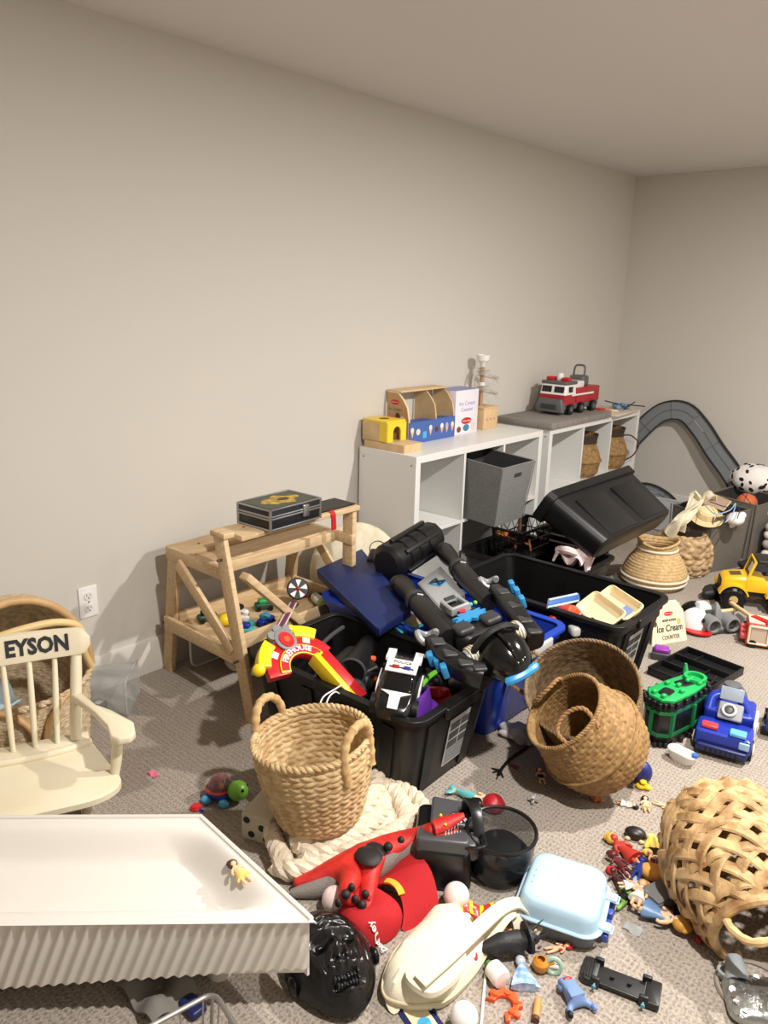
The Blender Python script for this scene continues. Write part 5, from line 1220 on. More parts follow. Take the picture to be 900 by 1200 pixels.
def policecar():
    c=P(468,806,.35); f=P(455,835,.34)-P(478,765,.36); ex=f.normalized(); nz=V((.30,-.35,.90)); nz=(nz-ex*nz.dot(ex)).normalized(); ey=nz.cross(ex); M=Matrix((ex,ey,nz)).transposed().to_4x4(); M.translation=c-nz*.04
    t=T('toy_police_car','black and white toy police car lying in the front tote','toy car',(c.x,c.y,.2))
    M=M@Matrix.Scale(1.32,4)
    def add(nm,b,m,parent=None,**k): b.v=[M@v for v in b.v]; return t.part(nm,b,m,parent=parent,world=True,**k)
    L,Wd=.235,.105
    rings=[]
    for x,w_,z in((-.115,.80,.05),(-.105,.95,.062),(-.05,1.0,.066),(.0,.98,.066),(.06,.95,.058),(.10,.85,.048),(.116,.66,.036)):
        w2=Wd/2*w_; rings.append([V((x,y,zz)) for y,zz in((-w2*.9,.012),(w2*.9,.012),(w2,.03),(w2*.93,z*.85),(w2*.75,z),(-w2*.75,z),(-w2*.93,z*.85),(-w2,.03))])
    b=MB(); b.loft(rings); add('car_body',b,mat('car_black',(18,18,20),.2),bev=.003)
    rings=[]
    for x,w_,z in((-.10,.74,.064),(-.07,.72,.088),(.012,.70,.093),(.062,.74,.060)):
        w2=Wd/2*w_; rings.append([V((x,y,zz)) for y,zz in((-w2,.05),(w2,.05),(w2*.86,z),(-w2*.86,z))])
    b=MB(); b.loft(rings); add('cabin',b,mat('car_glass',(12,12,15),.08),bev=.003)
    wh=WHT
    # white roof band and pillars, bonnet arrow, door panels
    b=MB(); b.prism([(-.065,-.035),(-.065,.035),(-.03,.036),(.0,.038),(.0,-.038),(-.03,-.036)],.0925,.0955); b=MB(); b.loft([[V((x,y*1.0,z)) for y in(-.036,.036) for x,z in ()] or [V((-.022,-.039,.0915)),V((-.022,.039,.0915)),V((.026,.038,.087)),V((.026,-.038,.087))],[V((-.022,-.038,.096)),V((-.022,.038,.096)),V((.027,.037,.0905)),V((.027,-.037,.0905))]]); rf=add('white_roof',b,wh)
    for s in(-1,1):
        b=MB(); b.tube([V((-.018,s*.034,.0945)),V((-.07,s*.034,.091)),V((-.112,s*.042,.066))],1,sec=[(.004,.010),(.004,-.010),(-.004,-.010),(-.004,.010)],up=V((0,0,1))); add('white_pillar',b,wh)
        b=MB(); b.loft([[V((x,s*(Wd/2*.985+e),z)) for x,z in((-.045,.022),(.045,.022),(.03,.05),(-.03,.058))] for e in(-.002,.002)]); d=add('white_door',b,wh)
        tx=MB(); tx.text('POLICE',.017,Matrix.Translation((0,s*(Wd/2*.985+.0025),.038))@rotm((90,0,180 if s>0 else 0)),.0004); add('lettering',tx,BLK,parent=d)
    tx=MB(); tx.text('POLICE',.0135,Matrix.Translation((-.010,0,.0957))@rotm((0,0,90)),.0004); add('lettering',tx,BLK,parent=rf)
    for s,mm in((-1,mat('light_blue_red',(150,40,34),.3)),(1,mat('light_navy',(40,50,130),.3))): b=MB(); b.rbox((.010,s*.014,.0935),(.012,.018,.006),.002,n=2); add('roof_light',b,mm)
    b=MB(); b.loft([[V((x,y,z)) for x,y,z in((.066,-.036,.0585),(.066,.036,.0585),(.078,.013,.0555),(.112,.012,.042),(.112,-.012,.042),(.078,-.013,.0555))],[V((x,y,z+.002)) for x,y,z in((.066,-.036,.0585),(.066,.036,.0585),(.078,.013,.0555),(.112,.012,.042),(.112,-.012,.042),(.078,-.013,.0555))]]); add('bonnet_mark',b,wh)
    for x in(-.072,.07):
        for s in(-1,1): b=MB(); b.cyl((x,s*.036,.022),(x,s*.056,.022),.024,n=18); w=add('wheel',b,BLK); b=MB(); b.cyl((x,s*.055,.022),(x,s*.057,.022),.013,n=12); add('hub',b,DGR,parent=w)
policecar()
def bincular():
    t=T('toy_binoculars','black toy binoculars lying in the front tote beside the firehouse arch','toy',P(400,785,.2)); 
    for a,b_,r in(((384,800,.32),(412,768,.28),.048),((412,788,.31),(432,755,.28),.048)):
        p,q=P(*a),P(*b_); d=(p-q).normalized(); b=MB(); b.cyl(q,p,r*.75,r,n=22); k=t.part('barrel',b,BLK,world=True); b=MB(); b.tube([p+look(d).to_3x3()@V((r*math.cos(x),r*math.sin(x),0)) for x in [2*PI*i/22 for i in range(22)]],.005,n=6,closed=True); t.part('eye_cup',b,DGR,parent=k,world=True)
    b=MB(); b.bar(P(392,778,.31),P(420,775,.31),.05,.02); t.part('bridge',b,BLK,world=True,bev=.004)
    b=MB(); b.tube(spline([P(372,760,.33),P(388,745,.34),P(402,735,.33)],10),.008,n=8); t.part('neck_bar',b,DGR,world=True)
bincular()
t=T('toy_hood','purple plastic toy scoop at the near corner of the front tote','toy',P(495,840,.22))
b=MB(); c=P(497,824,.315)
b.sheet(lambda u,v:c+V((.075*math.cos(2.6*(u-.5)+.4)*(1-.25*v),.075*math.sin(2.6*(u-.5)+.4)*(1-.25*v),-.045+.10*v*(1-.35*(u-.5)**2*4)))-V((.04,.02,0)),20,10,.006); t.part('scoop_shell',b,PUR,world=True); b=MB(); b.ell(c+V((-.02,.0,-.025)),(.06,.07,.02),n=18,m=10); t.part('scoop_base',b,PUR,world=True)
t=T('toy_bar','lime green toy hook between the police car and purple scoop','toy',P(496,812,.24)); b=MB(); b.tube(spline([P(482,822,.32),P(490,808,.34),P(503,793,.345),P(510,788,.335)],14),[.008]*6+[.009]*20 if 0 else .009,n=8); t.part('hook_arm',b,mat('hook_green',(120,210,60),.35),world=True); b=MB(); b.ell(P(482,822,.32),.013,n=12,m=8); t.part('hook_knob',b,mat('hook_green',(120,210,60),.35),world=True)
def filler(name,label,pts,m,m2,cat='toy'):
    t=T(name,label,cat,P(*pts[0][:2],.15))
    for i,(x,y,z,r) in enumerate(pts): b=MB(); c=P(x,y,z); b.rbox(c,(r*2.2,r*1.7,r*1.2),r*.4,rot=(i*31%50-20,i*47%40-20,i*71%180),n=3); t.part('toy_piece',b,(m if i%2==0 else m2),world=True)
filler('toy_robot_part','orange and black toy pieces behind the police car',[(434,772,.29,.018),(430,785,.28,.035),(437,795,.27,.018)],ORG,BLK)
filler('toy_truck_part','red and black toy truck piece beside the lime hook',[(512,812,.28,.035),(500,800,.27,.04),(520,820,.26,.035)],RED,BLK)
filler('toy_part','black toy pieces filling the middle of the front tote',[(425,800,.24,.06),(410,812,.25,.05),(450,755,.22,.07),(520,790,.22,.07),(480,760,.20,.07),(545,800,.24,.05)],BLK,DGR)
t=T('white_string','thin white cord looped over the rim of the front tote','cord',P(385,815,.30)); b=MB(); b.tube(spline([P(372,838,.31),P(378,818,.345),P(392,808,.35),P(408,798,.33)],16),.0025,n=6); t.part('cord_strand',b,WHT,world=True); b=MB(); b.tube(spline([P(379,842,.30),P(384,820,.347),P(392,811,.352),P(398,813,.33)],16),.0025,n=6); t.part('cord_strand',b,WHT,world=True)
# ================================================================ blue tote contents
def navy():
    t=T('storage_folder','navy blue flat case leaning on the left end of the blue tote','case',P(415,690,.30)); q=[P(371,667,.40),P(424,643,.425),P(482,713,.405),P(444,737,.37)]
    n=((q[1]-q[0]).cross(q[3]-q[0])).normalized(); n=n if n.z>0 else -n; m=mat('navy_board',(24,40,92),.5)
    b=MB(); b.loft([[p-n*.035 for p in q],[p for p in q]]); t.part('cover',b,m,world=True,bev=.003)
    b=MB(); b.bar(q[0].lerp(q[3],.02)+n*.001-n*.018,q[0].lerp(q[3],.98)-n*.017,.008,.036,up=n); t.part('spine',b,m,world=True,bev=.002)
navy()
def sheets():
    t=T('picture_book','teal and tan picture book lying in the blue tote beneath the robot','book',P(472,722,.30)); q=[P(452,722,.35),P(478,704,.35),P(500,728,.33),P(470,742,.33)]
    b=MB(); b.loft([[p-V((0,0,.014)) for p in q],q]); t.part('cover',b,TEAL,world=True); c=sum(q,V())/4
    b=MB(); r_=[c.lerp(p,.97) for p in q]; mid1,mid2=(r_[0]+r_[1])/2,(r_[3]+r_[2])/2; b.loft([[mid1,r_[1],r_[2],mid2],[p+V((0,0,.0015)) for p in(mid1,r_[1],r_[2],mid2)]]); t.part('tan_panel',b,TAN,world=True)
sheets()
def robot():
    base=P(540,720,.36); t=T('toy_robot','big black and blue toy robot lying across the blue tote, helmet toward the room','toy robot',base)
    bk=mat('robot_black',(20,20,22),.38); gk=mat('robot_gloss',(12,12,13),.12); si=mat('robot_silver',(176,178,180),.35,metal=.4); bl=mat('robot_blue',(52,142,198),.35); dk=mat('robot_grey',(54,54,56),.4)
    def add(nm,b,m,parent=None,label=None,**k): return t.part(nm,b,m,parent=parent,label=label,world=True,**k)
    # feet block
    p0,p1=P(452,662,.46),P(506,628,.50); d=(p1-p0); M=Matrix.Translation(p0)@look(d); Ln=d.length
    pr=[(0,0),(.062,0),(.078,.012)]
    for i in range(4): z=.02+Ln*.2*i; pr+=[(.085,z),(.085,z+Ln*.13),(.078,z+Ln*.14),(.078,z+Ln*.19)]
    pr+=[(.07,Ln),(0,Ln)]
    b=MB(); b.lathe(pr,n=10); b.v=[M@v for v in b.v]; ft=add('cannon_drum',b,bk)
    for k in range(6):
        b=MB(); a=2*PI*k/6+.4; b.rbox((.086*math.cos(a),.086*math.sin(a),Ln*.5),(.02,.022,Ln*.7),.006,rot=(0,0,math.degrees(a)),n=2); b.v=[M@v for v in b.v]; add('drum_rib',b,bk,parent=ft)
    b=MB(); b.rbox((0,0,0),(.05,.09,.03),.012,rot=(20,0,30)); b.v=[v+P(438,652,.43) for v in b.v]; add('toe_plate',b,bk)
    # silver waist panel
    q=[P(489,682,.455),P(516,662,.465),P(545,694,.46),P(520,718,.45)]; n=(q[1]-q[0]).cross(q[3]-q[0]).normalized(); n=n if n.z>0 else -n; c=sum(q,V())/4
    b=MB(); b.loft([[p-n*.05 for p in q],[p-n*.006 for p in q],[c.lerp(p,.92) for p in q]]); wp=add('waist_panel',b,si)
    ex=(q[1]-q[0]).normalized(); ey=n.cross(ex); MM=Matrix((ex,ey,n)).transposed().to_4x4(); MM.translation=c.lerp(q[0].lerp(q[1],.5),.30)
    b=MB(); b.box((0,0,.002),(.06,.055,.003)); b.v=[MM@v for v in b.v]; add('blue_field',b,bl,parent=wp)
    for a in(40,-40): b=MB(); b.box((0,0,.005),(.068,.010,.004),rot=(0,0,a)); b.v=[MM@v for v in b.v]; add('cross_bar',b,bk,parent=wp)
    for s in(-1,1): b=MB(); b.box((0,s*.021,.005),(.022,.006,.004)); b.v=[MM@v for v in b.v]; add('cross_bar',b,bk,parent=wp)
    # legs
    for ps in(((470,684,.44),(486,702,.45),(506,725,.45),(526,748,.44)),((520,645,.49),(536,664,.49),(556,688,.48),(574,706,.47))):
        pts=[P(*p) for p in ps]; b=MB(); b.tube(spline(pts,12),[.036,.040,.038,.030,.032,.038,.040,.040,.038,.036,.036,.036,.036,.036,.036][:len(spline(pts,12))],n=12); lg=add('leg',b,bk)
        b=MB(); b.ell(pts[0],(.050,.042,.036),n=16,m=10); add('foot',b,bk,parent=lg)
        m_=pts[1].lerp(pts[2],.1); b=MB(); dd=(pts[2]-pts[1]).normalized(); b.cyl(m_-dd*.012,m_+dd*.012,.043,n=12); add('knee_band',b,dk,parent=lg)
        b=MB(); b.bar(m_+V((.02,-.02,.040)),m_+V((.04,-.01,.038)),.005,.004); add('knee_mark',b,WHT,parent=lg)
    # torso
    c0=P(545,735,.43); ax=(P(588,765,.43)-P(512,708,.44)).normalized(); nn=V((.25,-.30,.92)); nn=(nn-ax*nn.dot(ax)).normalized(); sd=nn.cross(ax); M=Matrix((ax,sd,nn)).transposed().to_4x4(); M.translation=c0
    def loc(nm,b,m,parent=None,**k): b.v=[M@v for v in b.v]; return add(nm,b,m,parent=parent,**k)
    b=MB(); b.loft([[V((x,y,z)) for y,z in rrect(w_,h_,.03,4)] for x,w_,h_ in((-.12,.09,.06),(-.09,.13,.08),(-.02,.17,.10),(.05,.20,.11),(.10,.19,.10),(.125,.14,.07))]); loc('torso',b,bk)
    b=MB(); b.loft([[V((x,y,z)) for x,y in rrect(w_,w_*.95,.006,2)] for w_,z in((.09,.055),(.085,.078),(.075,.082),(.058,.080),(.052,.066))],cap1=True); b.v=[v+V((-.055,.0,0)) for v in b.v]; cf=loc('chest_frame',b,si)
    b=MB(); b.box((-.055,0,.068),(.05,.048,.006)); loc('chest_screen',b,gk,parent=cf)
    b=MB(); b.rbox((-.09,0,.082),(.02,.045,.006),.003,n=2); loc('chest_visor',b,dk,parent=cf)
    b=MB(); b.cyl((.005,-.006,.06),(.005,-.006,.074),.013,n=16); loc('red_button',b,mat('btn_red',(206,50,70),.3))
    o=[]
    for i in range(48):
        a=2*PI*i/48; r=1+.28*math.sin(a*9)*(1 if i%2 else .6); o.append((.045+.028*r*math.cos(a),.0+.056*r*math.sin(a)))
    b=MB(); b.prism(o,.060,.072); loc('blue_crest',b,bl)
    for s in(-1,1): b=MB(); b.rbox((.085,s*.055,.055),(.07,.07,.03),.015,n=3); loc('chest_plate',b,dk)
    b=MB(); b.tube([V((-.03+.025*math.cos(x),-.10+.025*math.sin(x),.03)) for x in [1.2+i*.22 for i in range(12)]],.006,n=6); loc('blue_clip',b,bl)
    for y in(.03,.05,.07): b=MB(); b.ell((-.03,y,.062),.008,n=10,m=6); loc('coloured_light',b,(LIM,YEL,TEAL)[int(y*50)%3])
    # arms
    for ps,claw,fins in((((580,692,.50),(598,712,.50),(614,735,.49),(628,752,.47)),(572,682,.50),((600,687,.47),(606,695,.47),(612,705,.46))),(((505,752,.45),(522,770,.44),(545,785,.43),(566,792,.42)),(500,745,.45),((505,772,.43),(513,778,.42),(521,786,.42)))):
        pts=[P(*p) for p in ps]; sp=spline(pts,12); b=MB(); b.tube(sp,[.027+.012*min(1,i/4) for i in range(len(sp))],n=4,sec=rrect(2,1.7,.5,3),up=V((.2,-.3,.9))); ar=add('arm',b,bk)
        for i in range(2,len(sp)-1,3): b=MB(); b.rbox(sp[i]+V((.006,-.01,.033)),(.05,.045,.012),.006,rot=(0,0,-40),n=2); add('arm_plate',b,dk,parent=ar)
        b=MB(); cc=P(*claw); aa=[V((.028*math.cos(x),.036*math.sin(x),.012*math.sin(x*2))) for x in [.5+i*.42 for i in range(13)]]; b.tube([cc+a for a in aa],.012,n=8); add('claw',b,si,parent=ar)
        for f in fins: b=MB(); b.rbox(P(*f),(.03,.022,.05),.005,rot=(20,10,-40),n=2); add('blue_fin',b,bl,parent=ar)
    # helmet
    hc=P(591,769,.46); ha=(P(612,792,.42)-P(575,755,.46)).normalized(); hn=V((.35,-.45,.82)); hn=(hn-ha*hn.dot(ha)).normalized(); hs=hn.cross(ha); M=Matrix((ha,hs,hn)).transposed().to_4x4(); M.translation=hc
    b=MB(); b.ell((0,0,0),(.104,.088,.080),n=32,m=20,f=lambda v:V((v.x,v.y*(1-.18*max(0,v.x)/.105),v.z*(1-.25*max(0,v.x)/.105)))); hm=loc('helmet',b,gk)
    b=MB(); b.tube([V((.085*math.cos(x)*.9,0.0,.085*math.sin(x)+.003)) for x in [.25+i*.16 for i in range(15)]],.006,n=6); loc('helmet_ridge',b,gk,parent=hm)
    b=MB(); b.tube([V((-.045,.094*math.sin(x),.086*math.cos(x))) for x in [-2.2+i*.2 for i in range(23)]],.012,n=6); loc('helmet_rim',b,bk,parent=hm)
    for s in(-1,1):
        b=MB(); b.lathe([(.0,-.02),(.032,-.02),(.034,0),(.028,.022),(0,.024)],n=22,c=(-.055,s*.088,.01),rot=(90,0,0)); e=loc('shoulder_coil',b,si,parent=hm)
        for z in(-.010,.0,.010): b=MB(); b.tube([V((-.055+.0345*math.cos(x),s*.088-z,.01+.0345*math.sin(x))) for x in [2*PI*i/20 for i in range(20)]],.0022,n=5,closed=True); loc('coil_ring',b,CRM,parent=hm)
    b=MB(); b.tube([V((.085+.015*math.cos(x),.055*math.sin(x),-.005+.01*math.cos(x))) for x in [-1.4+i*.2 for i in range(15)]],.014,n=8); loc('visor',b,bl,parent=hm)
robot()
# ================================================================ second black tote contents
def crtray(px,label):
    q=[P(*p) for p in px]; n=(q[1]-q[0]).cross(q[3]-q[0]).normalized(); n=n if n.z>0 else -n; c=sum(q,V())/4
    t=T('plastic_tray',label,'tray',(c.x,c.y,.2)); m=mat('tray_cream',(232,212,168),.4)
    ex=(q[1]-q[0]); ey=(q[3]-q[0]); w,d=ex.length,ey.length; ex.normalize(); ey=n.cross(ex); M=Matrix((ex,ey,n)).transposed().to_4x4(); M.translation=c
    b=MB(); b.loft([[V((x,y,z)) for x,y in rrect(w-2*i,d-2*i,.02,4)] for i,z in((.012,-.02),(0,0),(0,.004),(.006,.004),(.017,-.015))]); b.v=[M@v for v in b.v]; t.part('tray_shell',b,m,world=True)
    b=MB(); b.tube([M@V((x,y,.004)) for x,y in rrect(w,d,.02,4)],.004,n=6,closed=True); t.part('rim',b,m,world=True); return t,M
crtray([(692,692,.40),(728,718,.38),(716,738,.33),(680,716,.34)],'cream plastic tray leaning in front in the second black tote')
t,M=crtray([(712,685,.41),(750,710,.40),(738,728,.35),(702,705,.36)],'cream plastic tray with a blue patch behind the other tray')
b=MB(); b.box((.05,-.01,-.011),(.05,.05,.002)); b.v=[M@v for v in b.v]; t.part('blue_patch',b,mat('patch_blue',(120,140,190),.5),world=True)
t=T('picture_book','blue edged picture book standing in the second black tote','book',P(658,715,.2)); q=[P(641,712,.36),P(678,704,.36),P(679,688,.41) if 0 else P(676,696,.385),P(643,703,.385)]
b=MB(); b.loft([[p+V((.0,.018,0)) for p in q],q]); t.part('cover',b,mat('book_blue',(40,90,170),.4),world=True,bev=.002); b=MB(); b.tube(q,.005,n=6,closed=True); t.part('cover_edge',b,mat('book_edge',(170,190,200),.4),world=True)
filler('toy_truck','orange red toy truck lying in the second black tote',[(662,717,.325,.045),(672,722,.32,.035),(650,722,.31,.035)],mat('o_red',(222,70,40),.4),MATS['o_red'],'toy truck')
filler('toy_puzzle','black and white toy pieces under the cream trays',[(682,728,.30,.04),(690,735,.30,.04),(675,735,.29,.04),(700,738,.30,.035)],WHT,BLK)
filler('toy_part','dark toy pieces filling the second black tote',[(640,690,.2,.07),(680,700,.2,.07),(720,722,.22,.07),(700,690,.18,.08),(660,730,.24,.05)],BLK,DGR)
# third tote
t=T('pink_cloth','pale pink cloth bundled in the black tote behind','cloth',P(673,655,.2)); b=MB(); c=P(674,657,.33)
b.sheet(lambda u,v:c+V((.15*(u-.5)*(1-.2*v),.17*(v-.5),.03*math.sin(u*9+v*3)+.03*math.sin(v*8)+.03*(1-(2*u-1)**2))),26,22,.012); t.part('cloth_fold',b,mat('cloth_pink',(232,206,206),.95),world=True)
b=MB(); b.tube(spline([c+V((-.07,-.05,.05)),c+V((.0,-.09,.075)),c+V((.07,-.03,.05)),c+V((.05,.05,.06))],18),[.018]*30 if 0 else .02,n=8); t.part('cloth_roll',b,MATS['cloth_pink'],world=True)
def clamp():
    t=T('bar_clamp','brown and orange bar clamp hanging on the rim of the black tote behind','clamp',P(600,632,.29)); m=mat('clamp_brown',(96,62,38),.5,metal=.3); o=mat('clamp_orange',(190,110,56),.45)
    p=[P(588,600,.42),P(607,598,.42),P(609,618,.37),P(606,640,.32)]; b=MB(); b.tube(spline(p,16),.010,n=8); t.part('clamp_frame',b,m,world=True)
    b=MB(); b.cyl(P(582,625,.345),P(622,639,.34),.006,n=8); t.part('screw_rod',b,o,world=True); b=MB(); b.rbox(P(590,625,.345),(.05,.03,.05),.008,n=2); t.part('jaw',b,o,world=True); b=MB(); b.cyl(P(620,632,.35),P(622,645,.33),.005,n=8); t.part('handle_bar',b,o,world=True); b=MB(); b.ell(P(606,640,.32),.018,n=10,m=8); t.part('pad',b,o,world=True)
clamp()
def crate():
    t=T('mesh_basket','black plastic mesh basket standing behind the tipped tote','basket',P(622,640,.28) if 0 else V((-2.06,3.50,.23))); w,d,h=.20,.34,.17
    for z,r in((.0,.006),(h,.008),(h*.33,.004),(h*.66,.004)):
        k=.85+.15*z/h; b=MB(); b.tube([V((x*k,y*k,z)) for x,y in rrect(w,d,.03,4)],r,n=6,closed=True); t.part('band',b,BLK)
    pts=rrect(w,d,.03,4)
    n=60; per=[]
    for i in range(n):
        f=i/n*len(pts); a=pts[int(f)%len(pts)]; c_=pts[(int(f)+1)%len(pts)]; q=f-int(f); per.append((a[0]+(c_[0]-a[0])*q,a[1]+(c_[1]-a[1])*q))
    b=MB()
    for i in range(n):
        for s in(-1,1):
            x0,y0=per[i]; x1,y1=per[(i+s*2)%n]; b.tube([V((x0*.85,y0*.85,0)),V((x1,y1,h))],.0022,n=4)
    t.part('mesh_weave',b,BLK); t.part('base',MB().box((0,0,.003),(w*.85,d*.85,.006)),BLK)
crate()
# ================================================================ far right: track, grey bins, plush
def track():
    m=mat('track_grey',(132,136,140),.35,alpha=.85); ed=mat('track_edge',(34,36,38),.4); ln=mat('track_line',(84,88,92),.4)
    def strip(name,label,pts,w,y0,lean,n=44):
        p=spline([V((x,0,z)) for x,z in pts],n); zb=0
        def pos(v,off,th): 
            i=v
        t=T(name,label,'toy track',(p[0].x,y0,0)); N=len(p); ins=[];outs=[]
        for i in range(N):
            d=(p[min(i+1,N-1)]-p[max(i-1,0)]).normalized(); nn=V((-d.z,0,d.x)); ins.append(p[i]-nn*w/2); outs.append(p[i]+nn*w/2)
        yy=lambda q: y0+lean*q.z
        def W3(q,dy): return V((q.x,yy(q)+dy,q.z))
        b=MB(); b.loft([[W3(a,-.006),W3(c,-.006),W3(c,.004),W3(a,.004)] for a,c in zip(ins,outs)]); t.part('road_bed',b,m,world=True)
        for L_ in(ins,outs): b=MB(); b.tube([W3(q,-.012) for q in L_],1,sec=[(.0045,.011),(-.0045,.011),(-.0045,-.011),(.0045,-.011)],up=V((1,0,.3)) if 0 else (lambda i,L_=L_:(ins[i]-outs[i]).normalized())); t.part('side_wall',b,ed,world=True)
        b=MB(); b.tube([W3(a.lerp(c,.5),-.0065) for a,c in zip(ins,outs)],.0028,n=6); t.part('centre_line',b,ln,world=True)
        for i in range(5,N-2,6): b=MB(); b.bar(W3(ins[i],-.0068),W3(outs[i],-.0068),.004,.003); t.part('cross_line',b,ln,world=True)
        for i in(N//2,N*3//4):
            b=MB(); a,c=W3(ins[i].lerp(outs[i],.5),-.0075),W3(ins[i+3 if i+3<N else i].lerp(outs[min(i+3,N-1)],.5),-.0075); b.bar(a,c,.008,.002); t.part('white_dash',b,WHT,world=True)
    strip('toy_track','tall grey toy road arch leaning in the far room corner',[(-2.62,.10),(-2.52,.42),(-2.40,.62),(-2.26,.775),(-2.10,.80),(-1.96,.70),(-1.82,.55),(-1.66,.39),(-1.53,.20),(-1.50,.03)],.135,5.62,.18,50)
    strip('toy_track','low grey toy road arch standing below the tall one',[(-2.52,.01),(-2.45,.12),(-2.34,.19),(-2.20,.222),(-2.06,.18),(-1.96,.09),(-1.93,.01)],.095,5.50,.10,36)
track()
def greybin(name,label,c,w,d,h,rot):
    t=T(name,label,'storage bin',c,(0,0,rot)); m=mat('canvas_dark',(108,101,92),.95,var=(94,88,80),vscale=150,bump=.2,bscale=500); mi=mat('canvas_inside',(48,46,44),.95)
    def ring(k,z,i): return [V((x,y,z+(.012*math.sin(3*math.atan2(y,x)) if z>.1 else 0))) for x,y in rrect(w*k-2*i,d*k-2*i,.035,4)]
    b=MB(); b.loft([ring(.93,0,0),ring(.97,h*.5,0),ring(1,h,0),ring(1,h,.006)],cap1=False); t.part('bin_wall',b,m)
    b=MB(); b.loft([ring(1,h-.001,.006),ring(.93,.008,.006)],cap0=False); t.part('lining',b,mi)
    b=MB(); b.tube(ring(1,h,.003),.006,n=6,closed=True); t.part('rim',b,m)
    for s in(-1,1):
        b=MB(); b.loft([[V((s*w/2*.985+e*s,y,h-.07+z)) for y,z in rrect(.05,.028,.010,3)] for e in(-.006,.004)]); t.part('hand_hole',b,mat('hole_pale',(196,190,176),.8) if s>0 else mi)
    for sx,sy in((1,-1),(1,1),(-1,-1)): b=MB(); b.tube([V((sx*w/2*.93,sy*d/2*.93,.0)),V((sx*w/2*.99,sy*d/2*.99,h))],.004,n=6); t.part('seam',b,m)
greybin('fabric_bin','dark grey fabric bin in front holding the straw hat',V((-1.505,4.80,0)),.33,.34,.36,-22)
greybin('fabric_bin','dark grey fabric bin behind holding the orange ball',V((-1.43,5.22,0)),.36,.30,.375,-18)
t=T('straw_hat','cream straw hat stuffed in the front grey fabric bin','hat',P(835,607,.25)); c=P(828,605,.345); M=Matrix.Translation(c)@look(V((.25,-.35,.8)))@Matrix.Scale(.86,4)
b=MB(); b.lathe([(0,.055),(.035,.054),(.052,.045),(.06,.02),(.064,.0),(.105,-.008),(.107,-.002),(.068,.006),(.066,.022),(.057,.05),(.036,.06),(0,.061)],n=36,sx=1.1); b.v=[M@v for v in b.v]; hat=mat('straw',(226,204,158),.8,bump=.5,bscale=240); t.part('hat_body',b,hat,world=True)
for r,z in((.045,.052),(.058,.034),(.064,.014),(.08,.001),(.095,-.003)): b=MB(); b.tube([M@V((r*1.1*math.cos(a),r*math.sin(a),z+.004)) for a in [2*PI*i/36 for i in range(36)]],.0035,n=5,closed=True); t.part('straw_coil',b,hat,world=True)
c=P(875,590,.32); t=T('basketball','orange toy basketball in the rear grey fabric bin','ball',c-V((0,0,.02))); b=MB(); b.ell(c+V((0,0,.0)),.068,n=28,m=18); t.part('ball_body',b,mat('bball_orange',(206,104,62),.6,bump=.2,bscale=400),world=True)
for ax in((1,0,0),(0,1,0),(.6,.6,.5)): b=MB(); M=Matrix.Translation(c)@look(V(ax)); b.tube([M@V((.0685*math.cos(a),.0685*math.sin(a),0)) for a in [2*PI*i/32 for i in range(32)]],.002,n=5,closed=True); t.part('seam_line',b,BLK,world=True)
t=T('cream_cloth','cream cloth spilling over the left edge of the front grey fabric bin','cloth',P(800,605,.3))
pa=spline([P(818,578,.43),P(815,590,.40),P(806,600,.375),P(797,612,.33),P(790,626,.25)],24); ws=V((.75,.66,0))
def drape(u,v):
    f=v*(len(pa)-1); i=min(int(f),len(pa)-2); p=pa[i].lerp(pa[i+1],f-i); w=.085+.03*math.sin(v*7)
    return p+ws*((u-.5)*w)+V((.018*math.sin(u*11+v*4),-.018*math.sin(u*11+v*4),.022*math.sin(u*6+v*9)))
b=MB(); b.sheet(drape,22,30,.006); t.part('cloth_fold',b,cream_m,world=True)
b=MB(); b.sheet(lambda u,v:P(822,584,.41)+V((.16*(u-.5)+.02,.14*(v-.5)+.02,.025*math.sin(u*8+v*5)+.02*math.cos(v*9))),18,18,.006); t.part('cloth_fold',b,cream_m,world=True)
t=T('framed_picture','small gilt framed picture standing in the front grey fabric bin','picture frame',P(838,590,.36)); q=[P(822,590,.40),P(832,578,.43),P(856,588,.42),P(848,598,.39)]; cc=sum(q,V())/4
b=MB(); b.tube(q,.008,n=4,closed=True); t.part('frame_edge',b,mat('gilt',(190,170,124),.4),world=True); b=MB(); b.loft([[cc.lerp(p,.92)+V((.0,.003,0)) for p in q],[cc.lerp(p,.92)-V((.0,.003,0)) for p in q]]); t.part('backing_board',b,mat('board_pink',(176,150,134),.7),world=True)
t=T('grey_cable','pale cable looping over the straw hat','cable',P(845,598,.36)); b=MB(); b.tube(spline([P(826,592,.43),P(838,602,.44),P(855,598,.44),P(862,590,.45),P(858,604,.43),P(850,612,.42)],36),.003,n=6); t.part('cable_loop',b,LBL,world=True); b=MB(); b.tube(spline([P(832,588,.43),P(850,594,.44),P(866,596,.43),P(864,608,.41)],26),.003,n=6); t.part('cable_loop',b,NAV,world=True)
t=T('white_plush','white plush toy tucked inside the front grey fabric bin','plush',P(862,608,.3)); b=MB(); b.ell(P(862,608,.36),(.05,.06,.04),n=16,m=10); t.part('body',b,WHT,world=True); b=MB(); b.ell(P(870,604,.37),(.022,.022,.022),n=12,m=8); t.part('head',b,WHT,world=True)
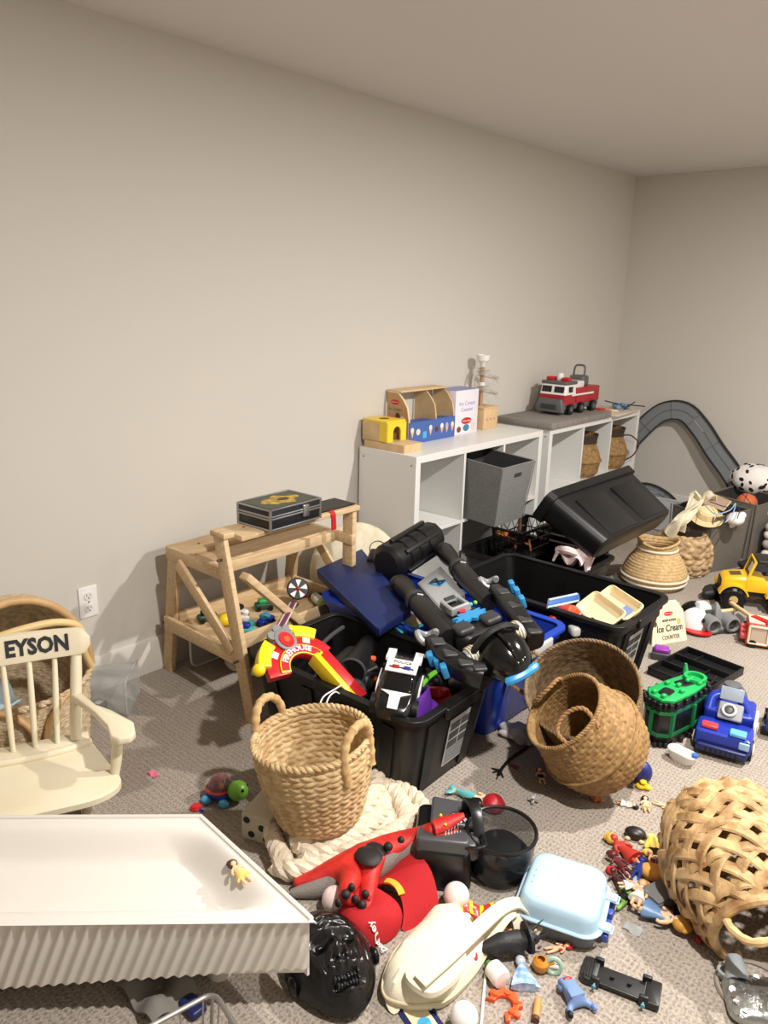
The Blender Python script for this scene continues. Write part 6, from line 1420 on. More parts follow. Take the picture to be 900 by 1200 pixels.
def dalm():
    c=P(884,562,.44); t=T('spotted_plush','white plush with black spots resting on the rear grey fabric bin','plush',c-V((0,0,.06))); r=V((.15,.13,.105)); w=mat('plush_white',(232,228,224),.95,bump=.7,bscale=90)
    f=lambda v:V((v.x,v.y,v.z))*(1+.06*math.sin(v.x*40+1)*math.cos(v.y*35)*math.cos(v.z*30))
    b=MB(); b.ell((0,0,0),tuple(r),n=44,m=28,f=f); b.v=[v+c for v in b.v]; bd=t.part('body',b,w,world=True)
    rr=random.Random(9); k=0
    while k<46:
        a,z=rr.uniform(0,2*PI),rr.uniform(-.6,1); q=math.sqrt(max(0,1-z*z)); d=V((q*math.cos(a)*r.x,q*math.sin(a)*r.y,z*r.z)); n=V((d.x/r.x**2,d.y/r.y**2,d.z/r.z**2)).normalized()
        M=Matrix.Translation(c+f(d))@look(n)@Matrix.Rotation(rr.uniform(0,6),4,'Z'); s=rr.uniform(.009,.017); b=MB(); b.ell((0,0,0),(s*1.35,s*.85,.004),n=10,m=6); b.v=[M@v for v in b.v]; t.part('black_spot',b,mat('spot_fur',(20,18,18),.9),parent=bd,world=True); k+=1
    b=MB(); b.ell(c+V((.12,.03,-.02)),(.06,.05,.05),n=16,m=10); t.part('head',b,w,world=True)
dalm()
t=T('blanket_roll','rolled white striped cloth at the right edge behind the grey bins','blanket',V((-1.17,5.13,0)))
for i,z in enumerate((.06,.13,.19,.24)): b=MB(); b.rbox((0,0,z),(.16,.20,.062),.03,n=4); t.part('fold_layer',b,mat('stripe_white',(222,216,208),.95) if i%2==0 else mat('stripe_grey',(176,168,158),.95))
t.part('base_fold',MB().rbox((0,0,.02),(.16,.2,.04),.02),MATS['stripe_grey'])
t=T('plastic_tub','clear plastic tub lid leaning behind the cream cloth','lid',V((-1.9,5.30,0))); b=MB(); b.rbox((0,0,.12),(.36,.012,.22),.004,rot=(-14,0,4)); t.part('lid_sheet',b,mat('clear_lid',(200,204,206),.15,alpha=.35)); b=MB(); b.tube([rotm((-14,0,4))@V((x,0,z))+V((0,0,.12)) for x,z in rrect(.36,.22,.02,3)],.006,n=6,closed=True); t.part('lid_edge',b,mat('clear_edge',(196,200,202),.2,alpha=.6))
# ================================================================ floor toys at right
def tent():
    q=[P(765,755,.02),P(804,749,.02),P(802,698,.20),P(778,694,.20)]
    A,B_=P(764,757,0),P(805,750,0); ex=(B_-A); L=ex.length; ex.normalize(); c=(A+B_)/2; back=V((-ex.y,ex.x,0)); t=T('toy_sign','cream striped toy shop sign with dark lettering beside the second black tote','toy sign',c)
    up=(V((0,0,1))*.94+back*.34).normalized(); n=ex.cross(up); M=Matrix((ex,up,n)).transposed().to_4x4(); M.translation=c; Hh=.20; w=L/2
    m=mat('sign_cream',(232,222,186),.6)
    ol=[(-w,0),(w,0),(w*.99,Hh*.74),(w*.62,Hh),(-w*.10,Hh),(-w*.72,Hh*.60)]
    b=MB(); b.prism(ol,-.006,0); b.v=[M@v for v in b.v]; f=t.part('front_board',b,m,world=True)
    def ins(x):
        ys=[]; 
        for (x0,y0),(x1,y1) in zip(ol,ol[1:]+ol[:1]):
            if (x0-x)*(x1-x)<0: ys.append(y0+(y1-y0)*(x-x0)/(x1-x0))
        return max(ys) if ys else 0
    for i in range(11):
        x=-w*.94+2*w*.94*i/10; h=ins(x)
        b=MB(); b.box((x,h/2,.0006),(w*.05,h*.97,.001)); b.v=[M@v for v in b.v]; t.part('stripe',b,mat('sign_stripe',(206,196,160),.6),parent=f,world=True)
    for tx,sz,y,mm in(('Ice Cream',.046,.070,mat('sign_ink',(58,48,46),.6)),('COUNTER',.028,.027,mat('sign_grey',(130,118,106),.6)),('SCOOP & STACK',.0135,.108,mat('sign_ink2',(78,62,58),.6))):
        b=MB(); b.text(tx,sz,Matrix.Translation((.008 if 'Ice' in tx else .012,y,.002)),.0005,shear=.2 if 'Ice' in tx else 0,bold=.0006,sx=.80); b.v=[M@v for v in b.v]; t.part('lettering',b,mm,parent=f,world=True)
    b=MB(); b.prism(circ(.026,18,.010),.001,.0028); b.v=[M@(v+V((.012,.140,0))) for v in b.v]; t.part('logo_badge',b,RED,parent=f,world=True)
    b=MB(); b.text('Melissa & Doug',.0065,Matrix.Translation((.012,.140,.0032)),.0003); b.v=[M@v for v in b.v]; t.part('lettering',b,WHT,parent=f,world=True)
    for x,mm in((-w*.70,BRN),(w*.66,mat('cookie_tan',(206,162,96),.5))): b=MB(); b.prism(circ(.011,12,.014),.001,.002); b.v=[M@(v+V((x,.098,0))) for v in b.v]; t.part('treat_print',b,mm,parent=f,world=True)
    b=MB(); b.bar(M@V((w*.3,Hh*.97,-.004)),c+ex*.0+back*.13+V((0,0,.003)),.12,.006,up=n); t.part('back_board',b,m,world=True)
tent()
def redcap():
    t=T('cap','white cap with a red brim beside the cream shop sign','cap',P(815,742,0)); c=P(814,735,0)
    b=MB(); b.ell((0,0,0),(.085,.085,.11),n=28,m=16,f=lambda v:V((v.x,v.y,max(v.z,0)))); b.v=[v+c for v in b.v]; t.part('crown',b,mat('cap_white',(230,226,220),.8),world=True)
    b=MB(); b.ell(c+V((-.02,.03,.02)),(.085,.08,.105),n=24,m=14); t.part('back_panel',b,BLK,world=True)
    b=MB(); b.loft([[V((c.x+.03,c.y-.06,z+.012))+V((.075*x,.06*y,-.0*x)) for x,y in circ(1,20)] for z in(0,.008)]); t.part('brim',b,RED,world=True)
    b=MB(); b.ell(c+V((.055,-.055,.07)),(.008,.008,.014),n=10,m=6); t.part('print_mark',b,BLK,world=True)
redcap()
def tray():
    c,w,d,a=RECT((765,788),(800,756),(864,790),(836,826),.03)
    q=[P(766,786,.03),P(800,756,.03),P(864,782,.03),P(834,812,.03)]; c=sum(q,V())/4; ex=((q[3]-q[0])+(q[2]-q[1]))/2; ey=((q[1]-q[0])+(q[2]-q[3]))/2; w,d=ex.length,ey.length
    t=T('divided_tray','black plastic divided tray lying on the carpet behind the green case','tray',(c.x,c.y,0),(0,0,math.degrees(math.atan2(ex.y,ex.x)))); m=mat('tray_black',(24,24,25),.45,spec=.35)
    t.part('tray_floor',MB().box((0,0,.004),(w,d,.008)),m,bev=.001)
    for y in(-d/2,-d/6,d/6,d/2): t.part('divider',MB().box((0,y,.02),(w,.006,.034)),m,bev=.001)
    for x in(-w/2,w/2): t.part('end_wall',MB().box((x,0,.02),(.006,d,.034)),m,bev=.001)
    for x,y in((-w*.1,-d/3),(w*.15,0),(-w*.2,d/3)): t.part('divider',MB().box((x,y,.014),(.005,d/3-.008,.02)),m)
tray()
t=toy('toy_box','purple topped toy box beside the black divided tray','toy',P(774,771,0),(0,0,20)); t.part('box_base',MB().rbox((0,0,.018),(.08,.07,.036),.006,n=2),DGR); t.part('purple_top',MB().rbox((0,0,.045),(.065,.055,.022),.010,er=.008),mat('bright_purple',(140,50,160),.35))
def greencase():
    c=(P(750,865,0)+P(812,855,0))/2; c=V((-.872,2.70,0)); t=T('toy_playset','green and black upright toy playset case beside the blue police truck','toy playset',c,(0,0,77)); g=mat('play_green',(26,164,84),.4); g2=mat('play_green_dark',(22,110,62),.45); bk=mat('play_black',(18,18,20),.35); L,Wd=.30,.125
    def ol(k=1.,dx=0): return [(x*k+dx,y*k) for x,y in((-L/2,-.03),(-L/2+.035,-Wd/2),(.02,-Wd/2),(L/2-.03,-Wd/2+.015),(L/2,-.02),(L/2,.025),(L/2-.03,Wd/2-.01),(.0,Wd/2),(-L/2+.035,Wd/2),(-L/2,.03))]
    b=MB(); b.loft([[V((x,y,z)) for x,y in ol(k)] for k,z in((.97,.0),(.97,.17))]); t.part('case_body',b,bk,bev=.004)
    for z,k,m in((.045,1.0,g2),(.135,1.0,g2)): b=MB(); b.loft([[V((x,y,zz)) for x,y in ol(k)] for zz in(z-.007,z+.007)]); t.part('green_band',b,m)
    for x,y in((-L/2+.04,-Wd/2+.0),(.02,-Wd/2),(L/2-.03,-Wd/2+.017),(-L/2+.002,0)): t.part('green_post',MB().box((x,y,.09),(.014,.012,.09)),g2)
    for z in(.008,.165):
        for i in range(26):
            o=ol(1.02); f=i/26*len(o); p0,p1=o[int(f)],o[(int(f)+1)%len(o)]; q=f-int(f); x,y=p0[0]+(p1[0]-p0[0])*q,p0[1]+(p1[1]-p0[1])*q; t.part('edge_tooth',MB().rbox((x,y,z),(.016,.016,.026),.004,n=2),bk)
    # top plate with openings
    b=MB(); b.prism(ol(.93),.172,.186); t.part('top_plate',b,g,bev=.003)
    for x,y,w,d,a in((-.075,.0,.07,.045,10),(.045,.005,.075,.05,-8)): b=MB(); b.rbox((x,y,.184),(w,d,.010),.015,rot=(0,0,a)); t.part('plate_opening',b,bk)
    t.part('top_ring',MB().lathe([(.03,.186),(.042,.186),(.042,.20),(.03,.20)],n=26,c=(.105,.0,0),closed=True),g)
    for x,y in((-.12,.02),(-.12,-.02),(-.02,.035),(-.03,-.035),(.08,-.035),(.0,0)): t.part('top_stud',MB().rbox((x,y,.192),(.022,.016,.016),.005,n=2),g)
    t.part('top_horn',MB().cyl((.12,.05,.186),(.12,.055,.225),.012,.005,n=10),g); t.part('ring_arm',MB().rbox((.07,.0,.196),(.05,.014,.014),.005,n=2),g)
greencase()
def ptruck():
    t=T('toy_police_truck','blue toy police truck with red and blue lights on the carpet','toy truck',V((-.70,2.76,0)),(0,0,12)); bl=mat('truck_blue',(30,52,158),.3); db=mat('truck_navy',(22,32,92),.35); W_=WHT
    # front is -y
    t.part('chassis',MB().rbox((0,.02,.05),(.17,.30,.03),.012,er=.008),db)
    t.part('front_body',MB().loft([[V((x,y,z)) for x,y in rrect_at(0,-.07,w,d,.012)] for w,d,z in((.185,.11,.035),(.19,.12,.06),(.185,.115,.088),(.17,.10,.094))]),bl)
    t.part('bumper',MB().rbox((0,-.135,.035),(.17,.025,.03),.008,n=3),db)
    for i in range(7): t.part('grille_slot',MB().box((-.05+.0165*i,-.148,.034),(.008,.004,.02)),BLK)
    t.part('red_light',MB().rbox((-.05,-.095,.102),(.055,.035,.014),.004,n=2),mat('light_red',(214,60,64),.3)); t.part('blue_light',MB().rbox((.045,-.105,.102),(.055,.04,.014),.004,n=2),mat('light_sky',(96,170,226),.3))
    t.part('side_door',MB().rbox((.092,.04,.075),(.012,.13,.065),.006,n=3),W_); t.part('badge_print',MB().cyl((.098,.02,.08),(.0995,.02,.08),.02,n=18),db); t.part('badge_star',MB().cyl((.0995,.02,.08),(.1005,.02,.08),.010,n=5),GLD)
    t.part('headlight',MB().rbox((.07,-.128,.07),(.035,.012,.028),.004,n=2),LBL)
    t.part('rear_body',MB().rbox((0,.085,.085),(.17,.15,.06),.015,er=.012),bl); t.part('roll_bar',MB().tube(spline([V((-.07,.03,.10)),V((-.062,.06,.14)),V((-.02,.075,.155)),V((.03,.075,.15)),V((.07,.05,.10))],20),.02,n=10),bl)
    t.part('cockpit_panel',MB().rbox((.005,.0,.125),(.085,.07,.012),.008,rot=(38,0,0)),GRY); t.part('cockpit_dial',MB().tube([rotm((38,0,0))@V((.022*math.cos(a),.022*math.sin(a),.012))+V((.0,-.0,.125)) for a in [2*PI*i/22 for i in range(22)]],.006,n=8,closed=True),SIL); t.part('dial_centre',MB().ell((0,-.007,.133),(.016,.016,.006),rot=(38,0,0),n=14,m=8),DGR)
    t.part('windscreen',MB().rbox((.0,.055,.17),(.08,.006,.05),.004,rot=(-30,0,0)),mat('screen_clear',(170,180,190),.1,alpha=.6))
    for x in(-.084,.084):
        for y in(-.075,.10):
            w=t.part('wheel',MB().cyl((x-.014,y,.036),(x+.014,y,.036),.036,n=22),BLK); t.part('hub',MB().cyl((x+(.014 if x>0 else -.018),y,.036),(x+(.018 if x>0 else -.014),y,.036),.022,n=16),W_,parent=w)
    t=T('toy_police_trailer','blue and white toy trailer behind the police truck at the right edge','toy truck',V((-.545,2.99,0)),(0,0,12))
    t.part('trailer_body',MB().rbox((0,0,.055),(.15,.17,.06),.014,er=.01),bl); t.part('trailer_front',MB().rbox((-.04,-.075,.085),(.06,.03,.03),.01),W_)
    t.part('stripe',MB().box((0,0,.088),(.10,.12,.003)),db); t.part('light_spot',MB().ell((.03,-.03,.088),(.012,.012,.006),n=10,m=6),W_)
    for y in(-.05,.05): t.part('wheel',MB().cyl((.06,y,.028),(.085,y,.028),.028,n=18),BLK); t.part('wheel',MB().cyl((-.085,y,.028),(-.06,y,.028),.028,n=18),BLK)
ptruck()
t=toy('toy_dome','dark grey rounded toy dome behind the blue police truck','toy',P(856,822,0)); t.part('dome_shell',MB().ell((0,0,0),(.066,.066,.085),n=28,m=16,f=lambda v:V((v.x,v.y,max(v.z,.0)))),mat('dome_grey',(92,92,94),.5)); t.part('dome_ridge',MB().lathe([(.0,.086),(.03,.078),(.034,.076),(.033,.08),(0,.089)],n=24),MATS['dome_grey']); t.part('handle_strap',MB().tube(spline([V((-.05,-.045,.03)),V((-.075,-.05,.06)),V((-.06,-.02,.10))],10),.006,n=8),BLK)
def bath():
    a=P(783,877,0); b_=P(815,893,0); d=b_-a; c=P(798,892,0); t=T('toy_bath','small white toy bath tub with a blue knob in front of the police truck','toy bath',c,(0,0,math.degrees(math.atan2(d.y,d.x))))
    o=MB(); o.loft([[V((x,y,z)) for x,y in rrect(w,w*.52,w*.25,6)] for w,z in((.070,.0),(.085,.008),(.10,.034),(.108,.038),(.104,.042),(.096,.040),(.082,.014),(.068,.010))]); t.part('tub_shell',o,WHT); t.part('tub_base',MB().rbox((0,0,.0035),(.06,.034,.007),.012,n=3),LBL)
    t.part('blue_knob',MB().cyl((.046,.0,.042),(.046,.0,.052),.011,n=16),mat('knob_blue',(50,110,190),.4))
    for x,y in((-.018,.0),(-.008,.006),(-.012,-.008)): t.part('painted_mark',MB().ell((x,y,.013),(.006,.004,.004),n=8,m=6),TAN)
bath()
def ship():
    c=P(842,742,0); ex=(P(868,738,0)-P(815,742,0)); t=T('toy_spaceship','grey toy spaceship with round engines and a white cockpit','toy spaceship',c+V((-.02,.05,0)),(0,0,math.degrees(math.atan2(ex.y,ex.x)))); m=mat('ship_grey',(120,120,120),.55); d=mat('ship_dark',(58,58,60),.5); w=mat('ship_white',(196,196,198),.5)
    t.part('hull_base',MB().rbox((0,.02,.02),(.25,.15,.03),.02,er=.01),m); t.part('hull_edge',MB().rbox((0,-.05,.012),(.24,.02,.022),.006,n=2),d)
    for x in(-.075,.03,.095):
        r=.042 if x<.05 else .03; e=t.part('engine',MB().lathe([(0,.0),(r,.0),(r,.05),(r*.95,.066),(r*.72,.07),(r*.65,.05),(0,.05)],n=24,c=(x,-.005,.05),rot=(90,0,0)),m); t.part('engine_core',MB().cyl((x,-.05,.05),(x,-.062,.05),r*.5,n=18),d,parent=e)
    t.part('tail_fin',MB().loft([[V((x,y,z)) for x,y in rrect_at(-.022,.01,w_,.05*w_/.03,.005)] for w_,z in((.045,.02),(.04,.09),(.022,.125),(.01,.14))]),m)
    ck=t.part('cockpit',MB().loft([[V((-.075+x*w_,.045+y*w_,z)) for x,y in rrect(1,.9,.25,4)] for w_,z in((.085,.03),(.09,.07),(.075,.115),(.05,.13))]),w); t.part('cockpit_window',MB().rbox((-.06,-.0,.098),(.05,.008,.02),.003,rot=(-18,0,0),n=2),d); t.part('cockpit_mark',MB().rbox((-.09,-.003,.07),(.03,.008,.014),.003,n=2),mat('ship_pink',(170,130,130),.5))
    t.part('side_barrel',MB().cyl((.02,.05,.07),(.11,.03,.085),.010,n=10),TAN); t.part('top_block',MB().rbox((.06,.05,.06),(.09,.05,.03),.008),m)
ship()
def jeep():
    c=P(880,712,0); t=T('toy_jeep','yellow and black toy jeep standing by the grey fabric bins','toy jeep',V((-1.06,4.26,0)),(0,0,205)); y=mat('jeep_yellow',(232,182,36),.35); bk=mat('jeep_black',(22,22,22),.5)
    # +x forward
    t.part('frame_rail',MB().rbox((0,0,.085),(.34,.12,.03),.01,er=.008),bk)
    t.part('hood',MB().loft([[V((x,w/2*s,z)) for s,z in((-1,.10),(1,.10),(1,h-.012),(.86,h),(-.86,h),(-1,h-.012))] for x,w,h in((.17,.115,.148),(.15,.135,.165),(.05,.15,.178))]),y,bev=.003)
    t.part('hood_emblem',MB().box((.10,0,.1735),(.055,.06,.002),rot=(0,8,0)),mat('jeep_print',(90,74,20),.5))
    t.part('tub_body',MB().loft([[V((x,.155/2*s,z)) for s,z in((-1,.10),(1,.10),(1,h),(-1,h))] for x,h in((.05,.178),(-.04,.17),(-.05,.15),(-.12,.15),(-.17,.165))]),y,bev=.003)
    t.part('windscreen_frame',MB().tube([V((.045-.3*(z-.175),yy,z)) for yy,z in((-.072,.175),(-.068,.265),(.068,.265),(.072,.175))],.007,n=6,closed=True),y); t.part('windscreen',MB().loft([[V((.045-.3*(z-.175)+e,yy,z)) for yy,z in((-.07,.178),(-.066,.262),(.066,.262),(.07,.178))] for e in(-.0015,.0015)]),mat('jeep_glass',(60,60,58),.1,alpha=.7)); t.part('white_sticker',MB().box((.032,.028,.225),(.003,.06,.05),rot=(0,-17,0)),WHT)
    t.part('roof_panel',MB().rbox((-.055,0,.268),(.14,.15,.018),.012,er=.006),bk)
    for s in(-1,1):
        t.part('roll_bar',MB().tube(spline([V((-.03,s*.068,.262)),V((-.13,s*.068,.262)),V((-.155,s*.07,.17))],10),.008,n=8),bk)
        for x in(.11,-.12):
            w=t.part('wheel',MB().lathe([(.02,-.03),(.05,-.03),(.062,-.02),(.062,.02),(.05,.03),(.02,.03)],n=24,c=(x,s*.098,.062),rot=(90,0,0)),BLK); t.part('hub',MB().lathe([(0,-.032),(.022,-.032),(.026,-.02),(.026,.02),(.022,.032),(0,.032)],n=14,c=(x,s*.098,.062),rot=(90,0,0)),mat('hub_gold',(190,170,110),.4),parent=w)
            for k in range(10): a=2*PI*k/10; t.part('tread',MB().box((x+.060*math.cos(a),s*.098,.062+.060*math.sin(a)),(.010,.06,.014),rot=(0,-math.degrees(a),0)),BLK,parent=w)
            t.part('fender',MB().tube([V((x+.075*math.cos(a),s*.085,.062+.075*math.sin(a))) for a in [PI*(.1+.8*i/12) for i in range(13)]],1,sec=[(.004,.03),(.004,-.03),(-.004,-.03),(-.004,.03)],up=V((0,1,0)) if 0 else (lambda i:V((math.cos(PI*(.1+.8*i/12)),0,math.sin(PI*(.1+.8*i/12)))))),y)
    t.part('grille',MB().box((.172,0,.125),(.006,.09,.04)),bk)
jeep()
def crumple(name,label,cat,c,sz,m,seed,n=7):
    t=T(name,label,cat,c); rr=random.Random(seed)
    for i in range(n):
        a=rr.uniform(0,6.28); r=rr.uniform(.1,.55); b=MB(); x0=(sz[0]*r*math.cos(a),sz[1]*r*math.sin(a)); k=rr.uniform(.35,.6); ph=rr.uniform(0,6)
        b.ell((x0[0],x0[1],sz[2]*k*.55),(sz[0]*k,sz[1]*k*.7,sz[2]*k*.55),rot=(0,0,rr.uniform(0,180)),n=20,m=12,f=lambda v:v*(1+.16*math.sin(v.x*70+ph)*math.cos(v.y*60+ph)+.1*math.sin(v.z*90))); t.part('fold',b,m)
crumple('black_glove','crumpled black cloth on the carpet between spaceship and jeep','cloth',P(838,700,0),(.12,.10,.13),mat('cloth_black',(26,26,28),.6),3)
crumple('black_jacket','black jacket in a heap behind the yellow jeep','jacket',P(893,684,0)+V((0,.1,0)),(.22,.18,.22),mat('jacket_black',(34,34,37),.75),6,8)
def redtruck():
    t=T('toy_fire_engine','small red and white toy fire engine with a navy cab at the right edge','toy fire truck',P(884,758,0)+V((.02,.05,0)),(0,0,20)); r=mat('engine_red',(196,40,40),.4)
    t.part('engine_body',MB().rbox((-.02,0,.065),(.12,.11,.11),.008,er=.006),r); t.part('white_frame',MB().tube([V((-.055+.0*z,-.057,z)) if 0 else V((x,-.058,z)) for x,z in rrect_at(-.028,.066,.082,.085,.006)],.006,n=6,closed=True),CRM); t.part('window_panel',MB().box((-.028,-.0565,.066),(.066,.004,.07)),mat('engine_tan',(190,170,150),.5))
    t.part('navy_cab',MB().rbox((.085,0,.06),(.10,.112,.10),.008,er=.006),mat('engine_navy',(34,42,66),.35)); t.part('cab_mark',MB().box((.06,-.058,.06),(.02,.004,.028)),WHT); t.part('roof_rail',MB().rbox((-.02,-.0,.124),(.11,.10,.010),.004,n=2),CRM)
    for i in range(3): t.part('red_knob',MB().rbox((-.09,-.03+.03*i,.045+.012*i),(.03,.026,.03),.008,n=3),mat('knob_pink',(206,80,80),.4))
    for x in(-.05,.08): t.part('wheel',MB().cyl((x,-.062,.02),(x,-.05,.02),.02,n=16),BLK); t.part('wheel',MB().cyl((x,.05,.02),(x,.062,.02),.02,n=16),BLK)
redtruck()
t=T('drumstick','pale wooden toy stick with a red end lying above the toy fire engine','toy stick',P(872,722,0)); t.part('stick',MB().cyl(P(856,706,.10),P(882,724,.12),.010,n=12),TAN,world=True); b=MB(); b.bar(P(882,724,.12),P(902,732,.125),.035,.03); t.part('red_end',b,RED,world=True,bev=.005)
t.part('stick_tip',MB().ell(P(856,706,.10),.013,n=10,m=8),BRN,world=True)
# ================================================================ middle carpet
crumple('white_plush','white and grey plush toy lying beside the blue tote','plush',P(608,868,0),(.10,.075,.085),mat('plush_pale',(214,210,206),.95,var=(120,118,118),vscale=14,bump=.5,bscale=120),12,6)
t=T('black_cable','black cable with a frayed end lying below the white plush','cable',P(600,890,0)); b=MB(); b.tube(spline([P(628,868,.012),P(612,880,.008),P(600,888,.006),P(590,898,.006),P(584,908,.006)],20),.006,n=8); t.part('cable_run',b,BLK,world=True)
for e in((577,905),(582,913),(590,911),(576,900)): t.part('frayed_end',MB().cyl(P(586,903,.008),P(*e,.005),.004,.002,n=6),BLK,world=True)
solo('paper_scrap','dark red scrap on the carpet beside the black cable','scrap',MB().sheet(lambda u,v:V((.035*(u-.5),.018*(v-.5),.003+.003*math.sin(u*6+v*4))),7,5,.002),mat('scrap_red',(140,60,52),.6),P(602,899,0))
doll('mermaid toy doll with red hair and a teal tail near the front tote',P(553,939,0),14,.165,hair=mat('hair_red',(160,22,34),.45),tail=mat('tail_teal',(96,178,180),.3),dress=mat('top_purple',(110,80,160),.4),big_hair=1.75,name='mermaid_doll',cat='doll')
doll('toy figure in black with red hair in the shadow of the nested baskets',P(634,913,0),130,.09,hair=mat('hair_auburn',(150,60,40),.5),dress=BLK,bottom=BLK,short=True)
t=toy('toy_jack','small grey jack shaped toy on the carpet','toy',P(625,941,0)); 
for d in((1,.2,.3),(-.3,1,.3),(.2,-.6,.8)): dv=V(d).normalized()*.018; t.part('prong',MB().cyl(V((0,0,.015))-dv,V((0,0,.015))+dv,.005,n=8),SIL)
crumple('toy_crab','small orange brown toy piece under the golden basket','toy',P(696,937,0),(.035,.025,.03),mat('orange_brown',(190,110,60),.5),15,5)
t=toy('toy_bag','small blue toy figure with yellow feet leaning on the golden basket','toy figure',P(750,918,0)); t.part('body',MB().ell((0,0,.045),(.036,.03,.042),n=18,m=12),mat('bag_blue',(30,40,110),.4)); t.part('top_knot',MB().cyl((0,0,.08),(.005,0,.115),.012,.006,n=10),MATS['bag_blue'])
for s in(-1,1): t.part('foot',MB().ell((.012+.0*s,-.028,.010) if s<0 else (.03,-.018,.010),(.016,.013,.010),n=10,m=6),YEL)
t.part('beak',MB().ell((.02,-.028,.03),(.012,.012,.007),n=10,m=6),YEL)
doll('small white and red toy figure left of the yellow and grey ones on the carpet',P(733,944,0),15,.07,hair=BLK,dress=WHT,bottom=RED)
doll('small toy figure in pale yellow with long black hair on the carpet',P(757,946,0),120,.08,hair=BLK,dress=mat('pale_yellow',(220,210,150),.5),big_hair=1.1)
doll('small toy figure in grey green beside the pale yellow one',P(775,945,0),5,.07,hair=mat('grey_green',(120,150,140),.5),dress=MATS['grey_green'],short=True)
t=toy('toy_turtle','small dark toy tortoise on the carpet above the heap of figures','toy animal',P(744,981,0),(0,0,20)); t.part('shell',MB().ell((0,0,.014),(.032,.024,.018),n=18,m=12),mat('shell_dark',(34,28,24),.4)); t.part('head',MB().ell((.042,.004,.012),(.014,.010,.010),n=12,m=8),TAN)
for x,y in((.02,.024),(.02,-.024),(-.02,.022),(-.02,-.022)): t.part('foot',MB().ell((x,y,.006),(.009,.007,.006),n=8,m=6),TAN)
# heap of figures
H_=[('yellow toy figure stretched at the top of the figure heap',(735,1003),160,.15,mat('heap_yellow',(226,170,70),.45),mat('heap_red',(170,50,40),.45),0),
('maroon toy figure at the upper left of the heap',(728,1018),150,.11,mat('heap_maroon',(92,34,38),.4),MATS['heap_maroon'],0),
('dark blue toy figure in the middle of the heap',(748,1022),100,.10,NAV,mat('heap_blue',(40,60,140),.4),0),
('red toy figure at the left edge of the heap',(725,1038),140,.11,mat('heap_bright_red',(206,40,40),.4),mat('heap_dark',(60,30,30),.4),0),
('green toy figure with dark trousers beside the light blue case',(732,1056),80,.13,mat('heap_hair',(40,46,30),.5),mat('heap_green',(120,160,66),.45),1),
('toy figure with an orange head and white collar in the heap',(748,1052),100,.11,mat('heap_orange',(206,146,66),.45),WHT,0),
('yellow and purple toy figure leaning on the woven basket',(770,1014),150,.10,mat('hair_yellow',(240,206,90),.45),mat('heap_purple',(130,60,110),.4),0),
('light blue toy figure in the heap above the orange haired one',(750,1038),10,.09,TAN,LBL,0),
('pink and white toy figure lying low in the heap',(738,1040),40,.08,PNK,WHT,0),
('dark purple toy figure by the edge of the woven basket',(777,1004),110,.08,mat('heap_plum',(72,40,60),.4),MATS['heap_plum'],0),
('blonde toy doll in a blue dress lying below the grey box',(768,1074),5,.15,GLD,mat('doll_dress',(104,136,176),.4),0)]
for i,(lb,px,a,L,h,d,gr) in enumerate(H_):
    if gr: doll(lb,P(*px,0),a,L,hair=h,dress=d,skin=d,bottom=BLK,short=True,big_hair=.9)
    else: doll(lb,P(*px,.012*(i%3)),a,L,hair=h,dress=d,skin=(d if i in(0,1,2,3) else SKN),short=(i in(1,2,3)),bottom=(d if i in(1,2,3) else None),big_hair=1.2 if i==10 else 1.,pose=.4*(i%2))
t=toy('toy_shell','yellow toy shell above the heap of figures','toy',P(765,992,0),(0,0,-60)); t.part('shell_fan',MB().loft([[V((x,y*w_*(1+.0*y),.012+abs(z)*h_*(1+.15*math.cos(9*math.atan2(z,y))))) for y,z in circ(1,26)] for x,w_,h_ in((-.03,.006,.006),(-.01,.018,.014),(.02,.03,.018),(.032,.026,.010))]),mat('shell_yellow',(244,208,90),.45)); t.part('shell_hinge',MB().ell((-.034,0,.012),(.008,.010,.008),n=10,m=6),MATS['shell_yellow'])
t=toy('toy_pillow','orange toy animal body beside the woven basket','toy animal',P(766,1031,0),(0,0,15)); t.part('body',MB().ell((0,0,.024),(.045,.026,.024),n=20,m=12),mat('soft_orange',(240,170,80),.6)); t.part('head',MB().ell((.05,.0,.026),(.016,.016,.016),n=12,m=8),MATS['soft_orange']); t.part('tail',MB().cyl((-.04,0,.03),(-.055,.01,.045),.006,.003,n=8),MATS['soft_orange'])
t=toy('grey_box','grey flat plastic box lying beside the heap of figures','box',P(776,1056,0),(0,0,70)); t.part('box_body',MB().rbox((0,0,.018),(.11,.065,.036),.006,n=3),mat('box_grey',(112,112,112),.5)); t.part('lid',MB().rbox((0,0,.038),(.108,.063,.006),.005,er=.002,n=3),mat('box_grey',(112,112,112),.5)); t.part('latch',MB().cyl((.03,.0,.04),(.03,.0,.043),.004,n=10),WHT)
solo('paper_scrap','clear grey scrap of plastic on the carpet below the blonde doll','scrap',MB().sheet(lambda u,v:V((.045*(u-.5),.03*(v-.5),.003+.004*math.sin(u*7+v*3))),8,6,.0015),mat('clear_scrap',(206,214,216),.1,alpha=.45),P(742,1090,0))
crumple('blue_cloth_toy','dark blue toy piece in the shadow of the woven basket','toy',P(792,1072,0),(.03,.03,.03),NAV,21,4)
crumple('red_toy_piece','small red toy piece in the shadow of the woven basket','toy',P(815,1102,0),(.03,.025,.03),mat('deep_red',(150,26,30),.5),22,4)
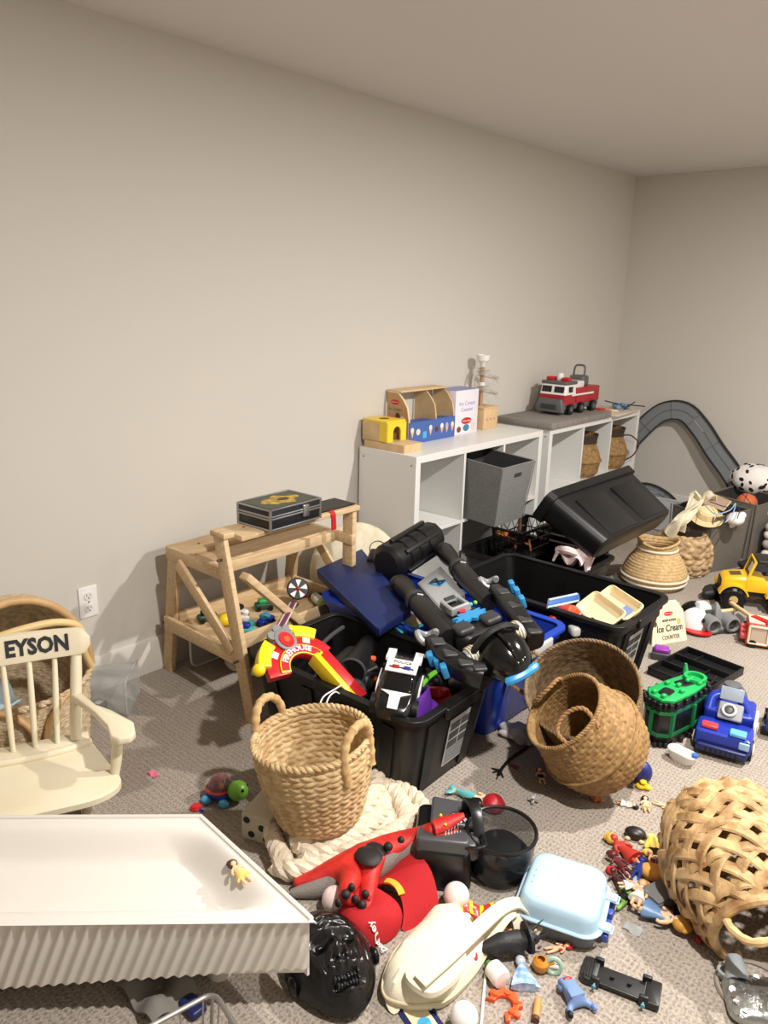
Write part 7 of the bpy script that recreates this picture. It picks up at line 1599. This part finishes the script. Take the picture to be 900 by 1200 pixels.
# right bottom
t=toy('toy_cup','small grey toy cup at the mouth of the woven basket','toy cup',P(860,1148,0),(0,0,0)); M=Matrix.Translation((0,0,.03))@rotm((110,0,30)); b=MB(); b.lathe([(0,-.03),(.017,-.03),(.02,-.026),(.030,.03),(.027,.03),(.017,-.024),(0,-.024)],n=22); b.v=[M@v for v in b.v]; t.part('cup_body',b,mat('cup_grey',(150,156,160),.4)); b=MB(); b.tube([M@V((-.026-.014*math.sin(PI*i/10),0,.02-.03*i/10)) for i in range(11)],.004,n=6); t.part('handle',b,MATS['cup_grey'])
t=T('curtain_ring','thin grey plastic ring lying before the woven basket','ring',P(870,1160,0)); b=MB(); b.tube([P(885,1160,.004)+V((.085*math.cos(a),.085*math.sin(a),0)) for a in [2*PI*i/40 for i in range(40)]],.006,n=6,closed=True); t.part('ring_band',b,mat('ring_grey',(150,140,128),.3),world=True); t.part('ring_clip',MB().rbox(P(846,1143,.01),(.02,.016,.016),.004,n=2),SIL,world=True)
def sequin():
    c=P(902,1184,0); t=T('sequin_bag','silver sequin pouch with a green patch at the bottom right corner','bag',c,(0,0,30)); sq=mat('sequin',(170,172,170),.2,metal=.8,bump=.6,bscale=60)
    b=MB(); b.loft([[V((x,y,z)) for x,y in rrect(.20*k,.13*k,.03,5)] for k,z in((.92,0),(1,.012),(.98,.026),(.85,.036),(.5,.041))]); bd=t.part('pouch',b,sq); rr=random.Random(1)
    for i in range(70):
        x,y=rr.uniform(-.09,.09),rr.uniform(-.055,.055); M=Matrix.Translation((x,y,.0405-.9*(x*x*.6+y*y*1.6)))@rotm((rr.uniform(-35,35),rr.uniform(-35,35),0)); b=MB(); b.cyl((0,0,0),(0,0,.001),.007,n=10); b.v=[M@v for v in b.v]; t.part('sequin',b,mat('sequin_disc',(200,202,200),.15,metal=.9),parent=bd)
    b=MB(); b.ell((.05,-.03,.040),(.035,.022,.006),n=16,m=8); t.part('green_patch',b,mat('patch_green',(70,220,120),.3))
sequin()
t=T('toy_ball_ears','peach toy ball with a black round ear at the right edge','toy',P(893,962,0)); b=MB(); b.ell(P(900,968,.05),.05,n=22,m=14); t.part('ball_body',b,mat('peach',(224,172,140),.6),world=True); b=MB(); b.ell(P(886,944,.095),(.028,.020,.028),n=16,m=10); t.part('ear',b,BLK,world=True)
t=toy('grey_pouch','crumpled grey cloth under the edge of the white trough','cloth',P(186,1166,0)); b=MB(); b.sheet(lambda u,v:V((.15*(u-.5),.12*(v-.5),.02+.015*math.sin(u*9+2*v)+.012*math.sin(v*8))),14,12,.01); t.part('cloth_fold',b,mat('cloth_grey',(120,116,110),.9)); t.part('blue_tag',MB().rbox((.09,.03,.012),(.06,.04,.02),.006,n=2),NAV)
